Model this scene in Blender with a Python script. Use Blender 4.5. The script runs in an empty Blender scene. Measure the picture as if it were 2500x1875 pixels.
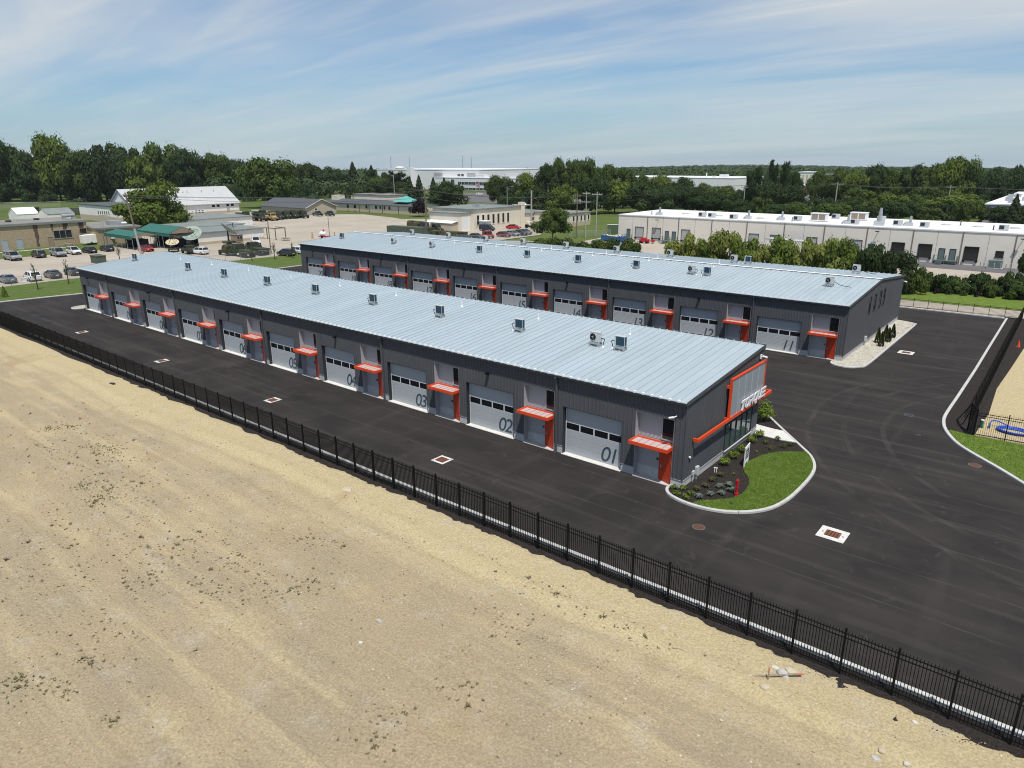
import bpy, math, random
from mathutils import Vector, Matrix
R = math.radians
rnd = random.Random(7)
scene = bpy.context.scene
COL = scene.collection

# ---------------------------------------------------------------- camera
cam = bpy.data.cameras.new('camera')
cam.sensor_width = 36.0
cam.lens = 36.0 * 1711.06 / 2500.0
cam.clip_start = 0.5
cam.clip_end = 30000.0
camo = bpy.data.objects.new('camera', cam)
COL.objects.link(camo)
_yaw, _pitch, _roll = R(39.3588), R(-17.6532), R(-0.2911)
_fw = Vector((-math.sin(_yaw) * math.cos(_pitch), math.cos(_yaw) * math.cos(_pitch), math.sin(_pitch)))
_rt = Vector((math.cos(_yaw), math.sin(_yaw), 0))
_up = _rt.cross(_fw)
_r2 = _rt * math.cos(_roll) + _up * math.sin(_roll)
_u2 = -_rt * math.sin(_roll) + _up * math.cos(_roll)
_m = Matrix((_r2, _u2, -_fw)).transposed().to_4x4()
_m.translation = Vector((17.143, -37.611, 19.722))
camo.matrix_world = _m
scene.camera = camo

# ---------------------------------------------------------------- world, sun, exposure
SUN_TO = Vector((0.327, -0.308, 1.0)).normalized()
world = bpy.data.worlds.new('World')
scene.world = world
world.use_nodes = True
wn = world.node_tree
wn.nodes.clear()


def wnode(t, **kw):
    n = wn.nodes.new(t)
    for k, v in kw.items():
        setattr(n, k, v)
    return n


out = wnode('ShaderNodeOutputWorld')
bg = wnode('ShaderNodeBackground')
bg.inputs['Strength'].default_value = SKY_STRENGTH = 0.10
sky = wnode('ShaderNodeTexSky', sky_type='NISHITA', sun_disc=False)
sky.sun_elevation = math.asin(SUN_TO.z)
sky.sun_rotation = math.atan2(SUN_TO.x, SUN_TO.y)
sky.altitude = 200
sky.air_density = 1.0
sky.dust_density = 0.4
sky.ozone_density = 1.5
tc = wnode('ShaderNodeTexCoord')
sep = wnode('ShaderNodeSeparateXYZ')
wn.links.new(tc.outputs['Generated'], sep.inputs[0])


def wmath(op, a, b=None):
    n = wnode('ShaderNodeMath', operation=op)
    for i, v in enumerate((a, b)):
        if v is None:
            continue
        if isinstance(v, (int, float)):
            n.inputs[i].default_value = v
        else:
            wn.links.new(v, n.inputs[i])
    return n.outputs[0]


def cirrus(rot, sx, sy, scale, lo, hi, dist, seed):
    """thin streaked cloud layer on a flat sheet high above: direction / height"""
    zz = wmath('MAXIMUM', wmath('ADD', sep.outputs['Z'], 0.11), 0.02)
    u = wmath('DIVIDE', sep.outputs['X'], zz)
    v = wmath('DIVIDE', sep.outputs['Y'], zz)
    cb = wnode('ShaderNodeCombineXYZ')
    wn.links.new(u, cb.inputs[0])
    wn.links.new(v, cb.inputs[1])
    cb.inputs[2].default_value = seed
    mp = wnode('ShaderNodeMapping')
    mp.inputs['Rotation'].default_value = (0, 0, rot)
    mp.inputs['Scale'].default_value = (sx, sy, 1)
    wn.links.new(cb.outputs[0], mp.inputs[0])
    nz = wnode('ShaderNodeTexNoise')
    nz.inputs['Scale'].default_value = scale
    nz.inputs['Detail'].default_value = 5
    nz.inputs['Roughness'].default_value = 0.5
    nz.inputs['Distortion'].default_value = dist
    wn.links.new(mp.outputs[0], nz.inputs['Vector'])
    mr = wnode('ShaderNodeMapRange', interpolation_type='SMOOTHSTEP')
    mr.inputs['From Min'].default_value = lo
    mr.inputs['From Max'].default_value = hi
    wn.links.new(nz.outputs['Fac'], mr.inputs['Value'])
    return mr.outputs[0]


c1 = cirrus(R(60), 0.30, 1.15, 0.85, 0.34, 0.68, 0.6, 3.7)
c2 = cirrus(R(48), 0.55, 2.6, 1.7, 0.40, 0.78, 0.9, 9.1)
c3 = cirrus(R(64), 0.26, 0.85, 0.62, 0.46, 0.64, 0.5, 21.3)
cov = wmath('ADD', wmath('MULTIPLY', c1, 0.48), wmath('MULTIPLY', c2, 0.22))
cov = wmath('ADD', wmath('ADD', cov, wmath('MULTIPLY', c3, 0.36)), 0.04)
hz = wnode('ShaderNodeMapRange', interpolation_type='SMOOTHSTEP')
hz.inputs['From Min'].default_value = -0.01
hz.inputs['From Max'].default_value = 0.14
hz.inputs['To Min'].default_value = 0.55
hz.inputs['To Max'].default_value = 1.0
wn.links.new(sep.outputs['Z'], hz.inputs['Value'])
hzl = wnode('ShaderNodeMapRange', interpolation_type='SMOOTHSTEP')
hzl.inputs['From Min'].default_value = -0.02
hzl.inputs['From Max'].default_value = 0.16
hzl.inputs['To Min'].default_value = 0.62
hzl.inputs['To Max'].default_value = 0.0
wn.links.new(sep.outputs['Z'], hzl.inputs['Value'])
mix = wnode('ShaderNodeMixRGB')
mix.inputs[2].default_value = (6.5, 6.9, 7.1, 1)
tint = wnode('ShaderNodeMixRGB', blend_type='MULTIPLY')
tint.inputs[0].default_value = 1.0
tint.inputs[2].default_value = (0.66, 0.865, 1.05, 1)
wn.links.new(sky.outputs[0], tint.inputs[1])
cov = wmath('MULTIPLY', cov, hz.outputs[0])
wn.links.new(cov, mix.inputs[0])
hmix = wnode('ShaderNodeMixRGB')
hmix.inputs[2].default_value = (3.5, 4.75, 5.95, 1)
wn.links.new(hzl.outputs[0], hmix.inputs[0])
wn.links.new(tint.outputs[0], hmix.inputs[1])
wn.links.new(hmix.outputs[0], mix.inputs[1])
wn.links.new(mix.outputs[0], bg.inputs[0])
wn.links.new(bg.outputs[0], out.inputs[0])

sun = bpy.data.lights.new('sun', 'SUN')
sun.energy = 4.7
sun.angle = R(0.55)
sun.color = (1.0, 0.955, 0.88)
suno = bpy.data.objects.new('sun', sun)
suno.rotation_euler = SUN_TO.to_track_quat('Z', 'Y').to_euler()
suno.location = (0, 0, 60)
COL.objects.link(suno)
scene.view_settings.view_transform = 'Standard'
scene.view_settings.look = 'None'
scene.view_settings.exposure = 0.0
scene.view_settings.gamma = 1.0
scene.cycles.max_bounces = 5
scene.cycles.transparent_max_bounces = 8
scene.cycles.use_denoising = True
scene.cycles.filter_width = 1.05

# ---------------------------------------------------------------- materials
MATS = {}


def mat(name, col, rough=0.6, metal=0.0, var=None, vscale=4.0, bump=0.0, bscale=30.0, spec=0.5,
        rand=0.0, stretch=(1, 1, 1), detail=5.0, lo=0.35, hi=0.65, var2=None, v2scale=0.3, v2lo=0.45, v2hi=0.7,
        trans=0.0, transl=0.0, alpha=1.0, coat=0.0):
    m = bpy.data.materials.new(name)
    m.use_nodes = True
    nt = m.node_tree
    b = nt.nodes['Principled BSDF']
    b.inputs['Roughness'].default_value = rough
    b.inputs['Metallic'].default_value = metal
    b.inputs['Specular IOR Level'].default_value = spec
    b.inputs['Base Color'].default_value = (*col, 1)
    b.inputs['Transmission Weight'].default_value = trans
    b.inputs['Alpha'].default_value = alpha
    b.inputs['Coat Weight'].default_value = coat
    b.inputs['Coat Roughness'].default_value = 0.08
    src = None
    t = nt.nodes.new('ShaderNodeTexCoord')
    geo = nt.nodes.new('ShaderNodeNewGeometry')

    def noise(scale, det, st=(1, 1, 1), rough_=0.6):
        mp = nt.nodes.new('ShaderNodeMapping')
        mp.inputs['Scale'].default_value = st
        nt.links.new(geo.outputs['Position'], mp.inputs[0])
        n = nt.nodes.new('ShaderNodeTexNoise')
        n.inputs['Scale'].default_value = scale
        n.inputs['Detail'].default_value = det
        n.inputs['Roughness'].default_value = rough_
        nt.links.new(mp.outputs[0], n.inputs['Vector'])
        return n.outputs['Fac']

    def ramp(f, a, c):
        r = nt.nodes.new('ShaderNodeMapRange')
        r.inputs['From Min'].default_value = a
        r.inputs['From Max'].default_value = c
        nt.links.new(f, r.inputs['Value'])
        return r.outputs[0]

    def mixc(f, a, c):
        x = nt.nodes.new('ShaderNodeMixRGB')
        for i, v in ((0, f), (1, a), (2, c)):
            if isinstance(v, tuple):
                x.inputs[i].default_value = (*v, 1)
            elif isinstance(v, (int, float)):
                x.inputs[i].default_value = v
            else:
                nt.links.new(v, x.inputs[i])
        return x.outputs[0]
    if var:
        src = mixc(ramp(noise(vscale, detail, stretch), lo, hi), tuple(col), tuple(var))
    if var2:
        src = mixc(ramp(noise(v2scale, 6, stretch), v2lo, v2hi), src if src else tuple(col), tuple(var2))
    if rand:
        oi = nt.nodes.new('ShaderNodeObjectInfo')
        hs = nt.nodes.new('ShaderNodeHueSaturation')
        r = nt.nodes.new('ShaderNodeMapRange')
        r.inputs['To Min'].default_value = 1 - rand
        r.inputs['To Max'].default_value = 1 + rand
        nt.links.new(oi.outputs['Random'], r.inputs['Value'])
        nt.links.new(r.outputs[0], hs.inputs['Value'])
        if src:
            nt.links.new(src, hs.inputs['Color'])
        else:
            hs.inputs['Color'].default_value = (*col, 1)
        src = hs.outputs[0]
    if src:
        nt.links.new(src, b.inputs['Base Color'])
    if bump:
        bp = nt.nodes.new('ShaderNodeBump')
        bp.inputs['Strength'].default_value = bump
        bp.inputs['Distance'].default_value = 0.05
        nt.links.new(noise(bscale, 6), bp.inputs['Height'])
        nt.links.new(bp.outputs[0], b.inputs['Normal'])
    if transl:
        tr = nt.nodes.new('ShaderNodeBsdfTranslucent')
        if src:
            nt.links.new(src, tr.inputs[0])
        else:
            tr.inputs[0].default_value = (*col, 1)
        ms = nt.nodes.new('ShaderNodeMixShader')
        ms.inputs[0].default_value = transl
        nt.links.new(b.outputs[0], ms.inputs[1])
        nt.links.new(tr.outputs[0], ms.inputs[2])
        nt.links.new(ms.outputs[0], nt.nodes['Material Output'].inputs[0])
    MATS[name] = m
    return m


mat('asphalt_dust', (0.13, 0.12, 0.11), 0.95, spec=0.2)
mat('concrete_white', (0.62, 0.61, 0.58), 0.85, var=(0.52, 0.51, 0.48), vscale=3, bump=0.1, spec=0.2)
mat('concrete_kerb', (0.50, 0.50, 0.485), 0.85, var=(0.42, 0.42, 0.40), vscale=2.5, bump=0.1, spec=0.2)
mat('concrete_yard', (0.40, 0.355, 0.295), 0.9, var=(0.33, 0.29, 0.24), vscale=0.09, var2=(0.26, 0.225, 0.185), v2scale=0.35, v2lo=0.55, v2hi=0.85, spec=0.2,
    stretch=(1, 0.5, 1))
mat('old_asphalt', (0.11, 0.105, 0.11), 0.9, var=(0.14, 0.135, 0.135), vscale=0.1, spec=0.2)
mat('mulch', (0.020, 0.017, 0.016), 0.95, var=(0.045, 0.038, 0.034), vscale=9, bump=0.9, bscale=40, spec=0.1)
mat('lawn', (0.085, 0.140, 0.022), 0.9, var=(0.14, 0.19, 0.034), vscale=1.3, bump=0.6, bscale=50, var2=(0.105, 0.15, 0.03), v2scale=0.35, v2lo=0.5, v2hi=0.75, spec=0.15)
mat('dry_lawn', (0.075, 0.115, 0.025), 0.9, var=(0.15, 0.135, 0.06), vscale=0.5, lo=0.52, hi=0.75, bump=0.6, bscale=40, spec=0.15)
mat('park_grass', (0.075, 0.11, 0.022), 0.9, var=(0.10, 0.125, 0.035), vscale=0.06, var2=(0.06, 0.09, 0.02), v2scale=0.02, spec=0.15)
mat('siding_dark', (0.078, 0.081, 0.088), 0.6, metal=0.0, var=(0.086, 0.089, 0.096), vscale=0.7, spec=0.18)
mat('trim_dark', (0.030, 0.033, 0.039), 0.55, spec=0.2)
mat('siding_grey', (0.335, 0.335, 0.35), 0.5, spec=0.4)
mat('roof_metal', (0.42, 0.49, 0.525), 0.45, metal=0.3, rand=0.03, var=(0.46, 0.53, 0.565), vscale=0.9, stretch=(2.2, 0.25, 1), var2=(0.38, 0.445, 0.48), v2scale=0.35, v2lo=0.55, v2hi=0.85, spec=0.5)
mat('roof_cap', (0.62, 0.68, 0.71), 0.4, metal=0.2)
mat('white_metal', (0.74, 0.75, 0.75), 0.4)
mat('door_grey', (0.395, 0.415, 0.43), 0.5, var=(0.41, 0.43, 0.445), vscale=1.5, spec=0.4)
mat('door_frame', (0.58, 0.60, 0.62), 0.5)
mat('number_paint', (0.035, 0.065, 0.09), 0.6)
mat('dark_glass', (0.006, 0.008, 0.010), 0.06, spec=0.6)
mat('store_glass', (0.06, 0.095, 0.095), 0.03, spec=1.0)  # brightness of the unbuilt interior is put into this teal base colour
mat('orange', (0.72, 0.070, 0.016), 0.45, var=(0.66, 0.062, 0.014), vscale=2)
mat('orange_door', (0.50, 0.045, 0.010), 0.5)
mat('poly_pane', (0.66, 0.62, 0.61), 0.4, transl=0.35)
mat('poly_sign', (0.36, 0.40, 0.43), 0.30, transl=0.2)
mat('letter_white', (0.66, 0.66, 0.67), 0.4)
mat('black_metal', (0.0045, 0.0045, 0.005), 0.6, spec=0.15)
mat('rust', (0.115, 0.05, 0.03), 0.9, var=(0.06, 0.03, 0.02), vscale=12, bump=0.3)
mat('rust_grate', (0.20, 0.065, 0.032), 0.9, var=(0.12, 0.045, 0.025), vscale=12)
mat('ac_case', (0.47, 0.49, 0.49), 0.5)
mat('ac_coil', (0.018, 0.055, 0.085), 0.4, metal=0.4)
mat('black_rubber', (0.010, 0.010, 0.011), 0.8, spec=0.2)
mat('galv', (0.42, 0.44, 0.45), 0.4, metal=0.5)
mat('red_paint', (0.42, 0.012, 0.022), 0.35)
mat('gravel_white', (0.50, 0.47, 0.40), 0.9, var=(0.34, 0.32, 0.27), vscale=6, bump=0.9, bscale=14, spec=0.1)
mat('stone_white', (0.60, 0.57, 0.50), 0.85, var=(0.42, 0.39, 0.33), vscale=2.2, spec=0.2)
mat('stone_tan', (0.40, 0.34, 0.24), 0.9, var=(0.48, 0.43, 0.33), vscale=2, spec=0.2)
mat('stone_grey', (0.48, 0.48, 0.47), 0.9, var=(0.34, 0.33, 0.31), vscale=3)
mat('wood_grey', (0.30, 0.24, 0.18), 0.9, var=(0.22, 0.17, 0.12), vscale=9)
mat('pink_tape', (0.50, 0.15, 0.11), 0.6)
mat('blue_hose', (0.035, 0.10, 0.50), 0.5)
mat('green_pvc', (0.02, 0.16, 0.08), 0.5)

# ---------------------------------------------------------------- mesh helpers


class MB:
    def __init__(self):
        self.v, self.f = [], []

    def add(self, vs, fs):
        o = len(self.v)
        self.v += [tuple(p) for p in vs]
        self.f += [tuple(i + o for i in q) for q in fs]
        return self

    def box(self, x0, y0, z0, x1, y1, z1):
        if x0 > x1: x0, x1 = x1, x0
        if y0 > y1: y0, y1 = y1, y0
        if z0 > z1: z0, z1 = z1, z0
        return self.add([(x0, y0, z0), (x1, y0, z0), (x1, y1, z0), (x0, y1, z0), (x0, y0, z1), (x1, y0, z1), (x1, y1, z1), (x0, y1, z1)],
                        [(0, 3, 2, 1), (4, 5, 6, 7), (0, 1, 5, 4), (1, 2, 6, 5), (2, 3, 7, 6), (3, 0, 4, 7)])

    def bar(self, a, b, w, h=None):
        """square bar from a to b"""
        a, b = Vector(a), Vector(b)
        h = h or w
        d = (b - a).normalized()
        s = d.cross(Vector((0, 0, 1)))
        if s.length < 1e-3:
            s = Vector((1, 0, 0))
        s.normalize()
        u = s.cross(d).normalized()
        s, u = s * w / 2, u * h / 2
        vs = [a - s - u, a + s - u, a + s + u, a - s + u, b - s - u, b + s - u, b + s + u, b - s + u]
        return self.add(vs, [(0, 1, 2, 3), (7, 6, 5, 4), (0, 4, 5, 1), (1, 5, 6, 2), (2, 6, 7, 3), (3, 7, 4, 0)])

    def tube(self, pts, r, n=8, r1=None, cap=True):
        pts = [Vector(p) for p in pts]
        rings = []
        k = len(pts)
        for i, p in enumerate(pts):
            d = (pts[min(i + 1, k - 1)] - pts[max(i - 1, 0)]).normalized()
            s = d.cross(Vector((0, 0, 1)))
            if s.length < 1e-2:
                s = d.cross(Vector((0, 1, 0)))
            s.normalize()
            u = s.cross(d)
            rr = r if r1 is None else r + (r1 - r) * i / max(k - 1, 1)
            rings.append([p + (s * math.cos(2 * math.pi * j / n) + u * math.sin(2 * math.pi * j / n)) * rr for j in range(n)])
        vs = [p for ring in rings for p in ring]
        fs = []
        for i in range(k - 1):
            for j in range(n):
                fs.append((i * n + j, i * n + (j + 1) % n, (i + 1) * n + (j + 1) % n, (i + 1) * n + j))
        if cap:
            fs.append(tuple(range(n))[::-1])
            fs.append(tuple((k - 1) * n + j for j in range(n)))
        return self.add(vs, fs)

    def prism(self, pts, z0, z1):
        """closed 2D outline pts (x, y) from z0 to z1"""
        n = len(pts)
        vs = [(x, y, z0) for x, y in pts] + [(x, y, z1) for x, y in pts]
        fs = [tuple(range(n))[::-1], tuple(range(n, 2 * n))]
        fs += [(i, (i + 1) % n, n + (i + 1) % n, n + i) for i in range(n)]
        return self.add(vs, fs)

    def extrude(self, pts, d):
        """closed 3D outline pushed along d"""
        n = len(pts)
        d = Vector(d)
        vs = [Vector(p) for p in pts] + [Vector(p) + d for p in pts]
        fs = [tuple(range(n))[::-1], tuple(range(n, 2 * n))]
        fs += [(i, (i + 1) % n, n + (i + 1) % n, n + i) for i in range(n)]
        return self.add(vs, fs)

    def cyl(self, x, y, z0, z1, r, n=12, r1=None):
        r1 = r if r1 is None else r1
        vs = [(x + r * math.cos(2 * math.pi * j / n), y + r * math.sin(2 * math.pi * j / n), z0) for j in range(n)]
        vs += [(x + r1 * math.cos(2 * math.pi * j / n), y + r1 * math.sin(2 * math.pi * j / n), z1) for j in range(n)]
        fs = [(j, (j + 1) % n, n + (j + 1) % n, n + j) for j in range(n)]
        return self.add(vs, fs + [tuple(range(n))[::-1], tuple(range(n, 2 * n))])

    def loft(self, rings, cap=True):
        n = len(rings[0])
        vs = [p for r_ in rings for p in r_]
        fs = []
        for i in range(len(rings) - 1):
            for j in range(n):
                fs.append((i * n + j, i * n + (j + 1) % n, (i + 1) * n + (j + 1) % n, (i + 1) * n + j))
        if cap:
            fs += [tuple(range(n))[::-1], tuple((len(rings) - 1) * n + j for j in range(n))]
        return self.add(vs, fs)

    def mesh(self, name):
        me = bpy.data.meshes.new(name)
        me.from_pydata(self.v, [], self.f)
        me.update()
        return me

    def build(self, name, m, parent=None, loc=None, smooth=False, rot=None):
        me = self.mesh(name)
        return place(name, me, m, parent, loc, smooth, rot)


def place(name, me, m=None, parent=None, loc=None, smooth=False, rot=None):
    if m is not None and not me.materials:
        me.materials.append(MATS[m] if isinstance(m, str) else m)
    if smooth:
        for p in me.polygons:
            p.use_smooth = True
    o = bpy.data.objects.new(name, me)
    COL.objects.link(o)
    o.parent = parent
    if loc is not None:
        o.location = loc
    if rot is not None:
        o.rotation_euler = rot
    return o


def empty(name, loc=(0, 0, 0), rz=0.0):
    o = bpy.data.objects.new(name, None)
    o.empty_display_size = 0.3
    COL.objects.link(o)
    o.location = loc
    o.rotation_euler = (0, 0, rz)
    return o


def tag(o, label, cat, group=None, kind=None):
    o['label'] = label
    o['category'] = cat
    if group:
        o['group'] = group
    if kind:
        o['kind'] = kind
    return o


def struct(o, label, cat):
    return tag(o, label, cat, kind='structure')


def sheet(name, pts, z, m, label, cat='ground'):
    me = bpy.data.meshes.new(name)
    me.from_pydata([(x, y, z) for x, y in pts], [], [tuple(range(len(pts)))])
    me.update()
    if me.polygons[0].normal.z < 0:
        me.flip_normals()
    o = place(name, me, m)
    return struct(o, label, cat)


def smooth_line(pts, n=4, closed=False):
    """Catmull-Rom through pts"""
    P = [Vector((p[0], p[1])) for p in pts]
    k = len(P)
    res = []
    rng = range(k) if closed else range(k - 1)
    for i in rng:
        p0 = P[(i - 1) % k] if (closed or i > 0) else P[0]
        p1, p2 = P[i], P[(i + 1) % k]
        p3 = P[(i + 2) % k] if (closed or i + 2 < k) else P[-1]
        for j in range(n):
            t = j / n
            res.append(0.5 * ((2 * p1) + (p2 - p0) * t + (2 * p0 - 5 * p1 + 4 * p2 - p3) * t * t + (3 * p1 - p0 - 3 * p2 + p3) * t ** 3))
    if not closed:
        res.append(P[-1])
    return [(p.x, p.y) for p in res]


def offset_line(pts, d):
    res = []
    k = len(pts)
    for i in range(k):
        a = Vector(pts[max(i - 1, 0)])
        b = Vector(pts[min(i + 1, k - 1)])
        t = (b - a).normalized()
        res.append((pts[i][0] - t.y * d, pts[i][1] + t.x * d))
    return res


def kerb(name, pts, w, h, label, m='concrete_kerb'):
    """a raised concrete kerb swept along pts; w to the left (positive) or right side; joints cut every few metres"""
    L = 0.0
    segs, cur = [], [pts[0]]
    for a, b in zip(pts, pts[1:]):
        d = (Vector(b) - Vector(a)).length
        n = max(1, int(d / 3.0))
        for i in range(1, n + 1):
            p = (a[0] + (b[0] - a[0]) * i / n, a[1] + (b[1] - a[1]) * i / n)
            cur.append(p)
            L += d / n
            if L > 2.9:
                segs.append(cur)
                cur = [p]
                L = 0.0
    if len(cur) > 1:
        segs.append(cur)
    root = empty(name)
    struct(root, label, 'kerb')
    big = MB()
    full = [pts[0]]
    for s in segs:
        full += s[1:]
    offs = offset_line(full, w)
    idx = 0
    for s in segs:
        n = len(s)
        o_ = offs[idx:idx + n]
        i_ = full[idx:idx + n]
        idx += n - 1
        mb = MB()
        rings = []
        for q, (a, b) in enumerate(zip(i_, o_)):
            A, B = Vector(a), Vector(b)
            sh = 0.0
            if q in (0, n - 1) and n > 1:
                t = (Vector(i_[1]) - Vector(i_[0])) if q == 0 else (Vector(i_[-2]) - Vector(i_[-1]))
                sh = t.normalized() * 0.012
                A, B = A + sh, B + sh
            c1 = A.lerp(B, 0.12)
            c2 = A.lerp(B, 0.90)
            rings.append([(A.x, A.y, -0.05), (A.x, A.y, h * 0.75), (c1.x, c1.y, h), (c2.x, c2.y, h), (B.x, B.y, h * 0.85), (B.x, B.y, -0.05)])
        mb.loft(rings)
        mb.build('kerb_stone', m, root)
    return root


ORD = ['first', 'second', 'third', 'fourth', 'fifth', 'sixth', 'seventh', 'eighth', 'ninth', 'tenth', 'eleventh', 'twelfth', 'thirteenth',
       'fourteenth', 'fifteenth', 'sixteenth', 'seventeenth', 'eighteenth', 'nineteenth', 'twentieth']
from mathutils import noise as mnoise

# ---------------------------------------------------------------- dirt material


def dirt_material():
    m = bpy.data.materials.new('dirt')
    m.use_nodes = True
    nt = m.node_tree
    b = nt.nodes['Principled BSDF']
    b.inputs['Roughness'].default_value = 0.95
    b.inputs['Specular IOR Level'].default_value = 0.1
    geo = nt.nodes.new('ShaderNodeNewGeometry')

    def nz(scale, detail, st=(1, 1, 1), rot=0.0, rough=0.6):
        mp = nt.nodes.new('ShaderNodeMapping')
        mp.inputs['Scale'].default_value = st
        mp.inputs['Rotation'].default_value = (0, 0, rot)
        nt.links.new(geo.outputs['Position'], mp.inputs[0])
        n = nt.nodes.new('ShaderNodeTexNoise')
        n.inputs['Scale'].default_value = scale
        n.inputs['Detail'].default_value = detail
        n.inputs['Roughness'].default_value = rough
        nt.links.new(mp.outputs[0], n.inputs['Vector'])
        return n.outputs['Fac']

    def rng(f, a, c, lo=0.0, hi=1.0):
        r = nt.nodes.new('ShaderNodeMapRange')
        r.inputs['From Min'].default_value = a
        r.inputs['From Max'].default_value = c
        r.inputs['To Min'].default_value = lo
        r.inputs['To Max'].default_value = hi
        nt.links.new(f, r.inputs['Value'])
        return r.outputs[0]

    def mx(f, a, c, mode='MIX'):
        x = nt.nodes.new('ShaderNodeMixRGB')
        x.blend_type = mode
        for i, v in ((0, f), (1, a), (2, c)):
            if isinstance(v, tuple):
                x.inputs[i].default_value = (*v, 1)
            elif isinstance(v, (int, float)):
                x.inputs[i].default_value = v
            else:
                nt.links.new(v, x.inputs[i])
        return x.outputs[0]

    def mth(op, a, c):
        x = nt.nodes.new('ShaderNodeMath')
        x.operation = op
        for i, v in ((0, a), (1, c)):
            if isinstance(v, (int, float)):
                x.inputs[i].default_value = v
            else:
                nt.links.new(v, x.inputs[i])
        return x.outputs[0]
    sp = nt.nodes.new('ShaderNodeSeparateXYZ')
    nt.links.new(geo.outputs['Position'], sp.inputs[0])
    tan, grey, yel, red = (0.378, 0.306, 0.196), (0.336, 0.280, 0.190), (0.485, 0.405, 0.244), (0.33, 0.24, 0.14)
    c = mx(rng(nz(0.22, 7), 0.40, 0.62), tan, grey)
    c = mx(rng(nz(0.30, 8, (0.35, 1.0, 1), 0.25), 0.54, 0.70), c, (0.452, 0.374, 0.228))
    c = mx(mth('MULTIPLY', rng(nz(0.75, 6, (0.05, 1.0, 1), -0.10), 0.52, 0.66), 0.65), c, (0.470, 0.392, 0.244))
    c = mx(mth('MULTIPLY', rng(nz(0.9, 6, (0.045, 1.0, 1), -0.22), 0.56, 0.68), 0.5), c, (0.310, 0.258, 0.185))
    # sandy strip thrown up along the fence
    d = mth('ADD', mth('MULTIPLY', mth('ADD', sp.outputs['Y'], 12.0), -1.0), mth('MULTIPLY', mth('SUBTRACT', nz(0.10, 5, (0.6, 1, 1)), 0.5), 7.0))
    c = mx(rng(d, 2.0, 5.2, 0.85, 0.0), c, yel)
    c = mx(mth('MULTIPLY', rng(nz(0.17, 6), 0.60, 0.74), 0.7), c, red)
    # washed-out gravelly patches
    c = mx(mth('MULTIPLY', rng(nz(0.55, 8), 0.55, 0.72), 0.55), c, (0.445, 0.400, 0.325))
    # fine speckle of stones and clods
    c = mx(rng(nz(13.0, 4), 0.30, 0.72), (0.80, 0.79, 0.76), (1.16, 1.16, 1.16)) if False else mx(1.0, c, mx(rng(nz(11.0, 5), 0.30, 0.72), (0.70, 0.69, 0.66), (1.22, 1.22, 1.22)), 'MULTIPLY')
    nt.links.new(c, b.inputs['Base Color'])
    bp = nt.nodes.new('ShaderNodeBump')
    bp.inputs['Strength'].default_value = 1.0
    bp.inputs['Distance'].default_value = 0.09
    nt.links.new(nz(6.5, 9, rough=0.7), bp.inputs['Height'])
    nt.links.new(bp.outputs[0], b.inputs['Normal'])
    MATS['dirt'] = m


dirt_material()


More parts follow.
